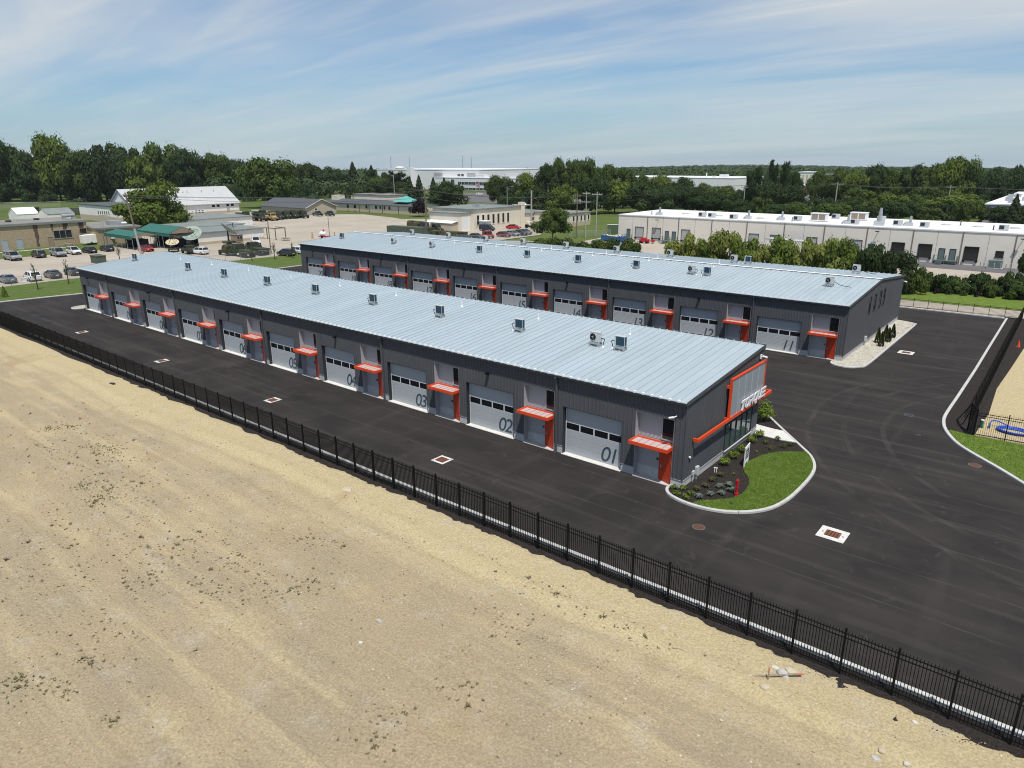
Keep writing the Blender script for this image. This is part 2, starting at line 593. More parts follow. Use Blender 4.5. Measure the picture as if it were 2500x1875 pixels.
def asphalt_material():
    m = bpy.data.materials.new('asphalt')
    m.use_nodes = True
    nt = m.node_tree
    b = nt.nodes['Principled BSDF']
    b.inputs['Roughness'].default_value = 0.9
    b.inputs['Specular IOR Level'].default_value = 0.2
    geo = nt.nodes.new('ShaderNodeNewGeometry')

    def nz(scale, detail, st=(1, 1, 1), rot=0.0, dist=0.0):
        mp = nt.nodes.new('ShaderNodeMapping')
        mp.inputs['Scale'].default_value = st
        mp.inputs['Rotation'].default_value = (0, 0, rot)
        nt.links.new(geo.outputs['Position'], mp.inputs[0])
        n = nt.nodes.new('ShaderNodeTexNoise')
        n.inputs['Scale'].default_value = scale
        n.inputs['Detail'].default_value = detail
        n.inputs['Distortion'].default_value = dist
        nt.links.new(mp.outputs[0], n.inputs['Vector'])
        return n.outputs['Fac']

    def mixr(f, a, c, col, base, amt=1.0):
        r = nt.nodes.new('ShaderNodeMapRange')
        r.inputs['From Min'].default_value = a
        r.inputs['From Max'].default_value = c
        r.inputs['To Max'].default_value = amt
        nt.links.new(f, r.inputs['Value'])
        x = nt.nodes.new('ShaderNodeMixRGB')
        nt.links.new(r.outputs[0], x.inputs[0])
        if isinstance(base, tuple):
            x.inputs[1].default_value = (*base, 1)
        else:
            nt.links.new(base, x.inputs[1])
        x.inputs[2].default_value = (*col, 1)
        return x.outputs[0]
    c = mixr(nz(0.35, 6, (0.5, 1.2, 1)), 0.38, 0.66, (0.034, 0.0295, 0.0275), (0.0215, 0.0190, 0.0185))
    c = mixr(nz(0.8, 7, (0.07, 1.3, 1), 0.02), 0.54, 0.72, (0.055, 0.049, 0.045), c, 0.65)
    c = mixr(nz(0.55, 6, (1.1, 0.12, 1), -0.12), 0.57, 0.74, (0.050, 0.045, 0.042), c, 0.45)
    c = mixr(nz(0.9, 8, (1, 1, 1), 0, 1.2), 0.62, 0.78, (0.070, 0.064, 0.058), c, 0.5)
    c = mixr(nz(7.0, 2), 0.74, 0.80, (0.16, 0.15, 0.14), c, 0.55)
    c = mixr(nz(0.25, 4), 0.60, 0.72, (0.015, 0.0135, 0.0135), c, 0.7)

    def mth(op, a, d=None):
        x = nt.nodes.new('ShaderNodeMath')
        x.operation = op
        for i, v in ((0, a), (1, d)):
            if v is None:
                continue
            if isinstance(v, (int, float)):
                x.inputs[i].default_value = v
            else:
                nt.links.new(v, x.inputs[i])
        return x.outputs[0]
    sp = nt.nodes.new('ShaderNodeSeparateXYZ')
    nt.links.new(geo.outputs['Position'], sp.inputs[0])
    wob = mth('MULTIPLY', mth('SUBTRACT', nz(0.15, 3), 0.5), 0.5)
    brk = nz(0.6, 4)
    # paving lanes: roller seams every 3.6 m along the row, dusty where worn
    fr_ = mth('FRACT', mth('DIVIDE', mth('ADD', mth('ADD', sp.outputs['Y'], wob), 100.4), 3.6))
    seam = mth('MULTIPLY', mth('LESS_THAN', mth('ABSOLUTE', mth('SUBTRACT', fr_, 0.5)), 0.012), brk)
    c = mixr(seam, 0.30, 0.62, (0.085, 0.077, 0.070), c, 0.42)
    # curved tyre marks round the right hand bend
    dx = mth('SUBTRACT', sp.outputs['X'], 24.0)
    dy = mth('SUBTRACT', sp.outputs['Y'], 22.0)
    rad = mth('ADD', mth('SQRT', mth('ADD', mth('MULTIPLY', dx, dx), mth('MULTIPLY', dy, dy))), mth('MULTIPLY', wob, 2.0))
    fr2 = mth('FRACT', mth('DIVIDE', rad, 2.6))
    near = mth('LESS_THAN', mth('ABSOLUTE', mth('SUBTRACT', rad, 19.5)), 5.0)
    arc = mth('MULTIPLY', mth('MULTIPLY', mth('LESS_THAN', mth('ABSOLUTE', mth('SUBTRACT', fr2, 0.5)), 0.07), near), nz(0.3, 5))
    c = mixr(arc, 0.38, 0.66, (0.070, 0.063, 0.057), c, 0.36)
    nt.links.new(c, b.inputs['Base Color'])
    bp = nt.nodes.new('ShaderNodeBump')
    bp.inputs['Strength'].default_value = 0.25
    bp.inputs['Distance'].default_value = 0.03
    nt.links.new(nz(55, 4), bp.inputs['Height'])
    nt.links.new(bp.outputs[0], b.inputs['Normal'])
    MATS['asphalt'] = m


asphalt_material()

# ---------------------------------------------------------------- ground sheets
def ground_z(d):
    return -0.10 - 0.0098 * max(0.0, d - 560)


gv, gf = [(0, 0, -0.10)], []
rr_ = [100, 300, 560, 700, 900, 1300, 2000, 3200, 5200, 9000, 14000]
for q_ in rr_:
    gv += [(q_ * math.cos(6.28319 * j / 72), q_ * math.sin(6.28319 * j / 72), ground_z(q_)) for j in range(72)]
gf += [(0, 1 + j, 1 + (j + 1) % 72) for j in range(72)]
for i_ in range(len(rr_) - 1):
    gf += [(1 + i_ * 72 + j, 1 + (i_ + 1) * 72 + j, 1 + (i_ + 1) * 72 + (j + 1) % 72, 1 + i_ * 72 + (j + 1) % 72) for j in range(72)]
me = bpy.data.meshes.new('ground')
me.from_pydata(gv, [], gf)
struct(place('ground', me, 'park_grass'), 'mown grass land falling gently away to the horizon', 'ground')
RK = [(10.2, 71.4), (10.33, 52.5), (10.42, 42.0), (10.42, 31.0), (10.40, 26.2), (10.52, 23.9), (11.0, 21.7), (12.0, 19.4), (13.2, 17.8), (14.9, 16.0), (16.7, 13.9), (22, 7.5), (40, -6)]
RKs = [RK[0], RK[1], RK[2]] + smooth_line(RK[3:11], 3) + RK[11:]
LK = [(-104.0, 71.0), (-104.3, 46.0), (-105.2, 4.5), (-106.5, -1.5), (-107.3, -6.1), (-108.2, -10.4)]
sheet('asphalt_lot', [(-108.2, -10.4), (40, -10.4)] + RKs[::-1] + [(10.2, 71.3), (-104, 70.3)] + LK[1:-1], 0.0, 'asphalt',
      'new black asphalt lot around the two garage rows', 'asphalt')
sheet('mulch_strip', [(-112, -13.2), (44, -13.2), (44, -10.5), (-112, -10.5)], -0.012, 'mulch', 'dark mulch strip under the long front fence', 'mulch')
kerb('kerb_front', [(-108.4, -10.42), (40, -10.42)], -0.26, 0.15, 'straight pale concrete kerb just behind the long front fence')
kerb('kerb_right', RKs, 0.24, 0.14, 'pale concrete kerb curving along the right side of the lot')
kerb('kerb_left', LK, -0.24, 0.13, 'pale concrete kerb between the lot and the left lawn')
kerb('kerb_back', [(10.1, 71.45), (-104, 70.2)], -0.3, 0.13, 'white concrete kerb along the back of the lot')

# left lawn strip, right lawn, right mulch, right dirt, back concrete strip
sheet('left_lawn', [(-104.25, 71), (-104.5, 46), (-105.4, 4.5), (-106.7, -1.5), (-107.5, -6.1), (-108.5, -11), (-111, -14), (-122.6, -14), (-122.8, 10), (-121.5, 45), (-119, 71)], 0.07,
      'dry_lawn', 'patchy green lawn strip with saplings at the left end', 'lawn')
rl = [(p[0] + 0.2, p[1] + 0.06) for p in RKs]
sheet('right_mulch', [(11.9, 20.5), (11.2, 22.0), (10.75, 24.0), (10.62, 26.2), (10.64, 42), (10.4, 71.4), (12.6, 73.0), (13.6, 60), (13.2, 45), (12.9, 36), (13.2, 28), (12.95, 21.6)], 0.065, 'mulch', 'dark mulch bed along the right side fence', 'mulch')
sheet('right_lawn', [(11.4, 21.9), (12.9, 21.66), (40, 22.6), (60, 10), (40.2, -5.6), (22.2, 7.7), (16.9, 14.1), (15.1, 16.2), (13.4, 18.0), (12.2, 19.6), (11.3, 21.4)], 0.085, 'lawn', 'bright green lawn beside the curving right kerb', 'lawn')
sheet('right_dirt', [(12.4, 21.7), (60, 23.4), (60, 76), (12.0, 76)], 0.045, 'dirt', 'sandy bare ground behind the right side fence', 'ground')
sheet('back_strip', [(-110, 70.9), (60, 73.2), (60, 79.2), (-110, 75.6)], 0.03, 'concrete_yard', 'pale concrete strip behind the back fence', 'pavement')
sheet('back_lawn', [(-104, 75.8), (60, 79.1), (60, 97), (-85, 97), (-104, 100)], 0.02, 'lawn', 'green lawn in front of the hedge behind the lot', 'lawn')

# bare field
def seq(*parts):
    r_ = []
    for a, b_, s in parts:
        x = a
        while x < b_ - 1e-6:
            r_.append(x)
            x += s
    r_.append(parts[-1][1])
    return r_


def fz(x, y):
    z = 0.03 + 0.045 * mnoise.noise((x * 0.30, y * 0.30, 1.3)) + 0.036 * mnoise.noise((x * 0.8, y * 1.4, 5.0)) + 0.03 * mnoise.noise((x * 2.4, y * 2.9, 9.0))
    w = 0.7 * mnoise.noise((x * 0.06, 3.3, 0)) + 0.15 * mnoise.noise((x * 0.5, 8.3, 0))
    for yc, wd, dp in ((-15.0, 0.35, 0.10), (-16.7, 0.35, 0.09), (-14.1, 0.5, -0.09), (-15.9, 0.4, -0.06), (-21.4, 0.35, 0.07), (-23.1, 0.35, 0.07), (-26.5, 0.4, 0.06), (-28.2, 0.4, 0.06), (-18.6, 0.3, 0.05)):
        z -= dp * math.exp(-((y - yc - w * (1.5 if yc > -18 else 3.5)) / wd) ** 2)
    e = -0.22 + 0.16 * mnoise.noise((x * 0.9, 0, 4)) + 0.16 * mnoise.noise((x * 2.7, 0, 7)) + 0.14 * mnoise.noise((x * 5.1, y * 3, 3)) + 0.20 * mnoise.noise((x * 0.2, 0, 2))
    z = max(z, -0.055)
    z -= max(0.0, y + 12.0 + e) * 0.30
    return z


xs = seq((-320, -60, 5), (-60, -25, 0.9), (-25, 21, 0.26), (21, 70, 4))
ys = seq((-130, -37, 5), (-37, -17, 0.3), (-17, -10.95, 0.16))
vs = [(x, y, fz(x, y)) for y in ys for x in xs]
nx = len(xs)
fs = [(j * nx + i, j * nx + i + 1, (j + 1) * nx + i + 1, (j + 1) * nx + i) for j in range(len(ys) - 1) for i in range(nx - 1)]
me = bpy.data.meshes.new('dirt_field')
me.from_pydata(vs, [], fs)
o = place('dirt_field', me, 'dirt', smooth=True)
struct(o, 'bare sandy tan dirt field in front of the fence', 'field')

# loose stones and clods in the field
def rock_into(mb, x, y, z, s, r_):
    t = [(1, 0, 0), (-1, 0, 0), (0, 1, 0), (0, -1, 0), (0, 0, 0.8), (0, 0, -0.6)]
    a = r_.random() * 6.28
    ca, sa = math.cos(a), math.sin(a)
    v = []
    for p in t:
        k = s * r_.uniform(0.55, 1.25)
        px, py, pz = p[0] * k + r_.uniform(-.2, .2) * s, p[1] * k * 0.8 + r_.uniform(-.2, .2) * s, p[2] * k * 0.7
        v.append((x + px * ca - py * sa, y + px * sa + py * ca, z + pz))
    mb.add(v, [(0, 2, 4), (2, 1, 4), (1, 3, 4), (3, 0, 4), (2, 0, 5), (1, 2, 5), (3, 1, 5), (0, 3, 5)])


mbs = {'stone_tan': MB(), 'stone_white': MB()}
for i in range(7500):
    t = rnd.random()
    if t < 0.55:
        x, y = rnd.uniform(-26, 19), rnd.uniform(-36, -12.1)
    elif t < 0.8:
        x = rnd.uniform(-60, 19)
        y = -11.75 - abs(rnd.gauss(0, 0.7))
    else:
        x, y = rnd.gauss(7, 5), rnd.gauss(-16.5, 2.5)
    if y > -11.5:
        continue
    s = rnd.uniform(0.012, 0.03) * (1.0 + 2.2 * rnd.random() ** 10)
    rock_into(mbs['stone_white' if rnd.random() < 0.35 else 'stone_tan'], x, y, max(fz(x, y), -0.012) + s * 0.2, s, rnd)
for k, mb in mbs.items():
    o = mb.build('field_stones', k)
    tag(o, {'stone_tan': 'scattered tan stones and clods on the bare field', 'stone_white': 'scattered pale pebbles on the bare field'}[k], 'stones', kind='stuff')

# weeds in the field
mat('weed', (0.125, 0.115, 0.062), 0.9, var=(0.18, 0.145, 0.088), vscale=1.2, spec=0.1)
mat('weed_green', (0.085, 0.125, 0.038), 0.9, spec=0.1)


def tuft(mb, x, y, z, s, n, r_, lean=0.9):
    for _ in range(n):
        a = r_.random() * 6.283
        L = s * r_.uniform(0.5, 1.2)
        ln = r_.uniform(0.45, 1.0) * lean
        dx, dy = math.cos(a), math.sin(a)
        w = 0.10 * s
        bx, by = x + dx * s * 0.08, y + dy * s * 0.08
        mx_, my, mz = bx + dx * L * 0.5 * ln, by + dy * L * 0.5 * ln, z + L * 0.55 * (1.15 - 0.5 * ln)
        ex, ey, ez = bx + dx * L * ln, by + dy * L * ln, z + L * 0.75 * (1.1 - 0.85 * ln)
        mb.add([(bx - dy * w, by + dx * w, z), (bx + dy * w, by - dx * w, z), (mx_ + dy * w, my - dx * w, mz), (mx_ - dy * w, my + dx * w, mz), (ex, ey, ez)],
               [(0, 1, 2, 3), (3, 2, 4)])


WC = [(-44, -21.5, 9, 4), (-35, -20, 6, 2.6), (-29, -21, 5, 2.2), (-37, -22.5, 7, 2.5), (-17.5, -22.6, 2.2, 1.6), (-13.8, -22, 2.2, 1.2), (-11, -22.6, 1.8, 1.0), (-11, -31.4, 0.8, 0.5),
      (-12.5, -32.4, 0.8, 0.5), (-11.9, -30.1, 0.8, 0.4), (-7.7, -30.9, 0.4, 0.3), (-13, -18.3, 1.5, 1.0), (-28, -23, 3, 1.6), (-16, -26, 2.2, 1.2), (-21, -29, 3, 1.5), (-12.7, -24, 1.5, 1.0),
      (-9.5, -21.3, 1.3, 1), (0.6, -25.3, 0.9, .7), (0.4, -24, 0.8, .6), (1.3, -21.7, 1.2, .7), (0.2, -17.5, 1.5, 1.2), (-20, -24, 6, 3), (2, -14.2, 5, 0.6), (-24, -26, 6, 3), (-14, -29, 4, 2.4)]
dry, grn = MB(), MB()
for x0, y0, sx, sy in WC:
    for _ in range(int(16 + 12 * min(sx, 7))):
        x, y = x0 + rnd.gauss(0, sx * 0.55), y0 + rnd.gauss(0, sy * 0.55)
        if y > -12.6:
            continue
        s = rnd.uniform(0.04, 0.14) * (1.9 if rnd.random() < 0.10 else 1)
        tuft(dry, x, y, fz(x, y) - 0.005, s, rnd.randint(6, 14), rnd)
for _ in range(1700):
    x, y = 16 - 61 * rnd.random() ** 0.7, rnd.uniform(-34, -13.2)
    tuft(dry, x, y, fz(x, y) - 0.005, rnd.uniform(0.04, 0.11), rnd.randint(4, 8), rnd)
for x0, y0 in ((-36, -20.1), (-34.6, -19.8), (-28.2, -22.8), (-43, -21), (-30, -23.6), (-12.3, -32.2), (-42, -19.8), (-27, -23.9)):
    for _ in range(34):
        x, y = x0 + rnd.gauss(0, 0.55), y0 + rnd.gauss(0, 0.32)
        tuft(grn, x, y, fz(x, y), rnd.uniform(0.07, 0.15), rnd.randint(5, 9), rnd, 0.7)
tag(dry.build('dry_weeds', 'weed'), 'sparse wilted grey green weeds dotted over the dirt field', 'weeds', kind='stuff')
tag(grn.build('green_weeds', 'weed_green'), 'small fresh green weed patches on the dirt field', 'weeds', kind='stuff')

# single larger rocks, slabs, stakes
def rock(x, y, s, m, label, flat=0.55, seed=0):
    r_ = random.Random(seed)
    mb = MB()
    rings = []
    n = 9
    ang = r_.random() * 6
    rad = [r_.uniform(0.75, 1.15) for _ in range(n)]
    for zz, k in ((-0.25, 0.85), (0.1, 1.0), (0.55, 0.86), (0.8, 0.5)):
        rings.append([(math.cos(ang + 6.283 * j / n) * rad[j] * k * s + r_.uniform(-.05, .05) * s, math.sin(ang + 6.283 * j / n) * rad[j] * k * s * 0.75, zz * s * flat) for j in range(n)])
    mb.loft(rings)
    o_ = mb.build('rock', m, loc=(x, y, fz(x, y)))
    return tag(o_, label, 'rock', 'rocks on the dirt field')


rock(10.49, -14.04, 0.24, 'stone_tan', 'flat tan rock in front of the wooden stakes', 0.4, 1)
rock(10.75, -12.75, 0.30, 'stone_grey', 'grey broken concrete lump beside the lying stake', 0.7, 2)
rock(10.42, -12.62, 0.20, 'stone_white', 'pale lump behind the upright stake', 0.6, 3)
rock(10.95, -12.35, 0.32, 'stone_tan', 'long tan slab at the edge of the mulch above the stakes', 0.4, 4)
rock(14.67, -14.86, 0.16, 'stone_grey', 'small grey rock near the bottom right of the field', 0.7, 5)
rock(14.78, -14.45, 0.15, 'stone_tan', 'small tan rock near the bottom right of the field', 0.6, 6)
rock(15.57, -14.55, 0.15, 'stone_white', 'white rock at the bottom edge of the photo', 0.8, 7)
rock(15.37, -12.25, 0.13, 'stone_white', 'pale rock next to the mulch strip at the right', 0.7, 8)
rock(-16.35, -13.2, 0.40, 'stone_tan', 'flat tan slab lying on the sandy strip by the fence', 0.25, 9)
rock(-4.54, -20.69, 0.17, 'stone_grey', 'white grey rock alone in the middle of the field', 0.7, 10)
rock(5.65, -13.13, 0.20, 'stone_tan', 'flat pale slab on the sandy strip left of the stakes', 0.3, 11)
rock(-3.98, -22.2, 0.12, 'stone_white', 'small pale rock below the lone grey rock in the field', 0.7, 12)
o = MB().bar((9.85, -13.75, 0.10), (11.38, -12.42, 0.16), 0.085, 0.03).build('survey_stake', 'wood_grey')
MB().bar((11.25, -12.535, 0.157), (11.40, -12.40, 0.163), 0.092, 0.034).build('painted_tip', 'pink_tape', o)
tag(o, 'grey wooden survey stake lying on the dirt with a pink end', 'stake')
o = MB().bar((10.42, -13.5, -0.05), (10.40, -13.46, 0.62), 0.05, 0.025).build('survey_stake', 'wood_grey')
MB().bar((10.405, -13.47, 0.47), (10.40, -13.46, 0.63), 0.056, 0.03).build('painted_tip', 'pink_tape', o)
tag(o, 'short wooden survey stake standing in the dirt with a pink top', 'stake')
o = MB().tube([(6.6, -14.2, fz(6.6, -14.2) + .02), (6.95, -14.0, .09), (7.25, -14.1, .06)], 0.02, 5).build('stick', 'wood_grey')
tag(o, 'bent dry stick on the dirt below the fence', 'stick')

# ---------------------------------------------------------------- black steel fences
def fence_name_parts(root, p0, p1, npan, nper, h, joined=True, rails=(0.17, 1.70, 1.90), tip=2.03, base=0.0):
    a, b = Vector((*p0, 0)), Vector((*p1, 0))
    d = (b - a) / npan
    ux = d.normalized()
    pk = MB()
    for i in range(npan + 1):
        p = a + d * i
        MB().box(-0.035, -0.035, base - 0.05, 0.035, 0.035, h).box(-0.042, -0.042, h, 0.042, 0.042, h + 0.02).build('post', 'black_metal', root, (p.x, p.y, 0), rot=(0, 0, math.atan2(d.y, d.x)))
    for i in range(npan):
        p, q = a + d * i, a + d * (i + 1)
        for z in rails:
            MB().bar((p.x, p.y, z), (q.x, q.y, z), 0.028, 0.042).build('rail', 'black_metal', root)
        for j in range(1, nper + 1):
            c = p + (q - p) * (j / (nper + 1.0))
            pk.box(c.x - 0.0095, c.y - 0.0095, 0.05, c.x + 0.0095, c.y + 0.0095, tip)
    if joined:
        o_ = pk.build('pickets', 'black_metal', root)
        o_['kind'] = 'stuff'


fr = empty('steel_fence', (0, -11.24, 0))
tag(fr, 'long black steel picket fence between the dirt field and the asphalt lot', 'fence')
pm = MB().box(-0.0125, -0.0125, 0.05, 0.0125, 0.0125, 2.0).add([(-0.016, -0.016, 2.0), (0.016, -0.016, 2.0), (0.016, 0.016, 2.0), (-0.016, 0.016, 2.0), (0, 0, 2.06)], [(0, 3, 2, 1), (0, 1, 4), (1, 2, 4), (2, 3, 4), (3, 0, 4)]).mesh('picket')
pm.materials.append(MATS['black_metal'])
postm = MB().box(-0.042, -0.042, -0.1, 0.042, 0.042, 2.1).box(-0.05, -0.05, 2.1, 0.05, 0.05, 2.13).mesh('post')
postm.materials.append(MATS['black_metal'])
SP = 1.905
railm = MB().box(-SP / 2, -0.014, -0.021, SP / 2, 0.014, 0.021).mesh('rail')
railm.materials.append(MATS['black_metal'])
rest = MB()
single = 0
for i in range(23, -52, -1):
    x = -2.76 + SP * i
    place('post', postm, None, fr, (x, 0, 0))
    for z in (0.17, 1.70, 1.90):
        place('rail', railm, None, fr, (x - SP / 2, 0, z))
    for j in range(1, 16):
        xx = x - SP * j / 16.0
        if single < 300 and x < 20:
            place('picket', pm, None, fr, (xx, 0, 0))
            single += 1
        else:
            rest.box(xx - 0.0125, -0.0125, 0.05, xx + 0.0125, 0.0125, 2.05)
o = rest.build('far_pickets', 'black_metal', fr)
o['kind'] = 'stuff'
place('post', postm, None, fr, (-2.76 - SP * 52, 0, 0))

bf = empty('steel_fence')
tag(bf, 'low black steel picket fence along the back of the lot', 'fence')
fence_name_parts(bf, (-35.6, 69.8), (11.75, 72.3), 27, 14, 1.38, rails=(0.2, 1.05, 1.22), tip=1.32)
sf = empty('steel_fence')
tag(sf, 'black steel picket fence seen end on along the right side of the lot', 'fence')
fence_name_parts(sf, (11.9, 72.0), (12.35, 25.4), 25, 14, 2.12)
rf = empty('steel_fence')
tag(rf, 'black steel picket fence in front of the blue hose at the right edge', 'fence')
fence_name_parts(rf, (12.92, 21.72), (22.5, 22.3), 5, 14, 2.05, rails=(0.2, 1.66, 1.84), tip=1.97)
gt = empty('sliding_gate', (12.4, 24.0, 0))
tag(gt, 'black steel gate section with slanted braces at the right fence corner', 'gate')
mb = MB()
for a, b in (((-0.95, 0.65, 0.12), (0.0, -1.2, 2.2)), ((-0.95, 0.65, 0.12), (-0.02, -2.2, 0.12)), ((-0.02, -2.2, 0.12), (0.5, -2.28, 0.12)), ((-0.45, 0.25, 0.12), (0.02, -1.25, 1.9)), ((0.0, -1.25, 2.2), (0.5, -2.28, 2.12))):
    mb.bar(a, b, 0.05)
mb.build('brace', 'black_metal', gt)
mb = MB().box(-0.04, -1.3, 0, 0.04, -1.22, 2.25).box(0.46, -2.32, 0, 0.54, -2.24, 2.2)
mb.build('gate_post', 'black_metal', gt)
mb = MB()
for k in range(16):
    t = k / 16.0
    mb.box(0.0 + 0.5 * t - 0.01, -1.25 - 1.03 * t - 0.01, 0.1, 0.5 * t + 0.01, -1.25 - 1.03 * t + 0.01, 2.15)
mb.build('mesh_panel', 'black_metal', gt)

# ---------------------------------------------------------------- drains, covers on the asphalt
def drain(x, y, w, l, label, m='concrete_white'):
    r_ = empty('storm_drain', (x, y, 0))
    tag(r_, label, 'drain', 'square storm drains set in the asphalt')
    MB().box(-w / 2, -l / 2, -0.1, w / 2, l / 2, 0.012).build('concrete_collar', m, r_)
    g = MB().box(-0.36, -0.36, 0.012, 0.36, 0.36, 0.016).build('pit', 'black_rubber', r_)
    for k in range(5):
        xx = -0.33 + k * 0.165
        MB().box(xx - 0.06, -0.33, 0.014, xx + 0.06, 0.33, 0.03).build('grate_bar', 'rust_grate', r_)
    for sx in (-1, 1):
        MB().cyl(sx * (w / 2 - 0.2) if w > 1.3 else sx * 0.44, 0 if w > 1.3 else sx * 0.44, 0.012, 0.02, 0.05, 10).build('lifting_hole', 'black_rubber', r_)


drain(9.03, 0.14, 1.45, 1.42, 'white storm drain with rusty grate nearest the camera')
drain(-14.98, -6.12, 1.12, 1.1, 'storm drain in the asphalt across from the second garage door')
drain(-35.55, -6.2, 1.05, 1.15, 'storm drain in the asphalt across from the fourth garage door')
drain(-55.9, -6.25, 1.0, 1.2, 'storm drain in the asphalt across from the sixth garage door')
drain(-76.7, -6.2, 1.0, 1.2, 'farthest storm drain in the lane by the ninth garage door')
drain(3.85, 45.05, 1.45, 1.4, 'storm drain in the asphalt beside the white gravel bed')


def manhole(x, y, r0, label, m='rust', z=0.0):
    r_ = MB().cyl(0, 0, -0.05, 0.012, r0, 20).build('manhole_frame', 'asphalt_dust', loc=(x, y, z))
    MB().cyl(0, 0, 0.012, 0.02, r0 * 0.86, 20).build('cover', 'rust' if m == 'rust' else 'trim_dark', r_)
    tag(r_, label, 'manhole', 'round covers in the paving')


manhole(2.93, -3.75, 0.36, 'rusty round manhole cover in front of the lawn island')
manhole(13.77, 15.71, 0.40, 'round manhole cover close to the right kerb')
manhole(8.22, 23.82, 0.36, 'dark manhole cover in the middle of the right driveway', 'dark')
manhole(9.68, 19.5, 0.17, 'small valve cover in the right driveway', 'dark')
manhole(3.0, 8.1, 0.20, 'small round utility lid in the island lawn near the bed', 'dark', 0.10)
manhole(3.27, -0.06, 0.20, 'small round utility lid in the island lawn near the hydrant', 'dark', 0.10)

# ---------------------------------------------------------------- lawn island with bed at the near corner
IK = [(-0.78, 0.05), (-0.78, -0.62), (-0.32, -1.25), (0.6, -1.64), (1.72, -1.73), (2.86, -1.52), (3.84, -1.05), (4.72, -0.25), (5.42, 0.92), (5.80, 2.62), (5.90, 4.82), (5.85, 6.98), (5.58, 8.6), (4.86, 10.2), (3.69, 11.64), (1.87, 13.74), (0.04, 15.9), (-0.9, 17.0)]
IKs = smooth_line(IK, 4)
kerb('kerb_island', IKs, 0.2, 0.15, 'pale concrete kerb curving round the lawn island at the near building corner')
inn = offset_line(IKs, 0.18)
sheet('planting_bed', inn + [(-3.0, 17.0), (-3.0, 12.6), (-0.2, 12.3), (-0.2, 0.1)], 0.07, 'mulch', 'dark mulch planting bed around the corner of the near garage row', 'mulch')
BL = smooth_line([(1.45, -1.25), (1.9, -0.62), (2.58, 0.05), (3.2, 1.1), (3.24, 2.6), (2.78, 4.0), (2.05, 4.97), (1.72, 6.1), (1.99, 7.91), (2.76, 9.5), (4.3, 10.75)], 4)
i0 = min(range(len(inn)), key=lambda k: (inn[k][0] - 1.45) ** 2 + (inn[k][1] + 1.5) ** 2)
i1 = min(range(len(inn)), key=lambda k: (inn[k][0] - 4.4) ** 2 + (inn[k][1] - 10.6) ** 2)
LAWN = inn[i0:i1 + 1] + BL[::-1]
sheet('island_lawn', LAWN, 0.10, 'lawn', 'bright green lawn inside the kerbed island', 'lawn')
w = MB().prism([(-0.9, 13.9), (0.92, 13.70), (1.62, 13.75), (3.1, 12.02), (1.96, 11.83), (0.25, 11.85), (0.06, 11.95), (0.06, 12.42), (-0.9, 12.42)], 0.02, 0.125).build('walkway', 'concrete_white')
struct(w, 'white concrete walkway from the glazed corner to the kerb', 'path')


def inside(p, poly):
    x, y = p
    r_ = False
    n = len(poly)
    j = n - 1
    for i in range(n):
        xi, yi = poly[i]
        xj, yj = poly[j]
        if (yi > y) != (yj > y) and x < (xj - xi) * (y - yi) / (yj - yi) + xi:
            r_ = not r_
        j = i
    return r_


mat('grass_blade', (0.135, 0.225, 0.034), 0.8, var=(0.20, 0.285, 0.055), vscale=2.2, spec=0.2, transl=0.25)
gb = MB()
LR = [(11.4, 21.9), (12.9, 21.66), (24, 22.0), (24, 8), (22.2, 7.7), (16.9, 14.1), (15.1, 16.2), (13.4, 18.0), (12.2, 19.6), (11.3, 21.4)]


def blades(poly, n, z, hgt, box_):
    k = 0
    while k < n:
        x, y = rnd.uniform(box_[0], box_[1]), rnd.uniform(box_[2], box_[3])
        if not inside((x, y), poly):
            continue
        k += 1
        a = rnd.random() * 6.283
        hh = hgt * rnd.uniform(0.5, 1.3)
        dx, dy = math.cos(a) * 0.022, math.sin(a) * 0.022
        lx, ly = rnd.gauss(0, 0.035), rnd.gauss(0, 0.035)
        gb.add([(x - dx, y - dy, z), (x + dx, y + dy, z), (x + lx, y + ly, z + hh)], [(0, 1, 2)])


blades(LAWN, 26000, 0.10, 0.075, (1, 6.2, -2, 11))
blades(LR, 22000, 0.085, 0.08, (11, 24, 7.5, 22.5))
tag(gb.build('grass', 'grass_blade'), 'short mown grass blades on the island and right lawns', 'grass', kind='stuff')
mc = MB()
for _ in range(9000):
    t = rnd.random()
    if t < 0.35:
        x, y, z = rnd.uniform(-0.7, 4.2), rnd.uniform(-1.5, 16), 0.075
        if not inside((x, y), inn + [(-3.0, 17.0), (-3.0, 12.6), (0.05, 12.4), (0.05, 0.0)]) or inside((x, y), LAWN) or (x < 0.02 and y < 12.4):
            continue
    elif t < 0.8:
        x, y, z = rnd.uniform(-35, 20), rnd.uniform(-12.4, -10.75), 0.0
    else:
        y = rnd.uniform(22, 60)
        x, z = rnd.uniform(10.7, 12.8), 0.07
    rock_into(mc, x, y, z, rnd.uniform(0.015, 0.04), rnd)
tag(mc.build('mulch_chips', 'mulch'), 'coarse dark bark chips on the mulch beds', 'mulch', kind='stuff')

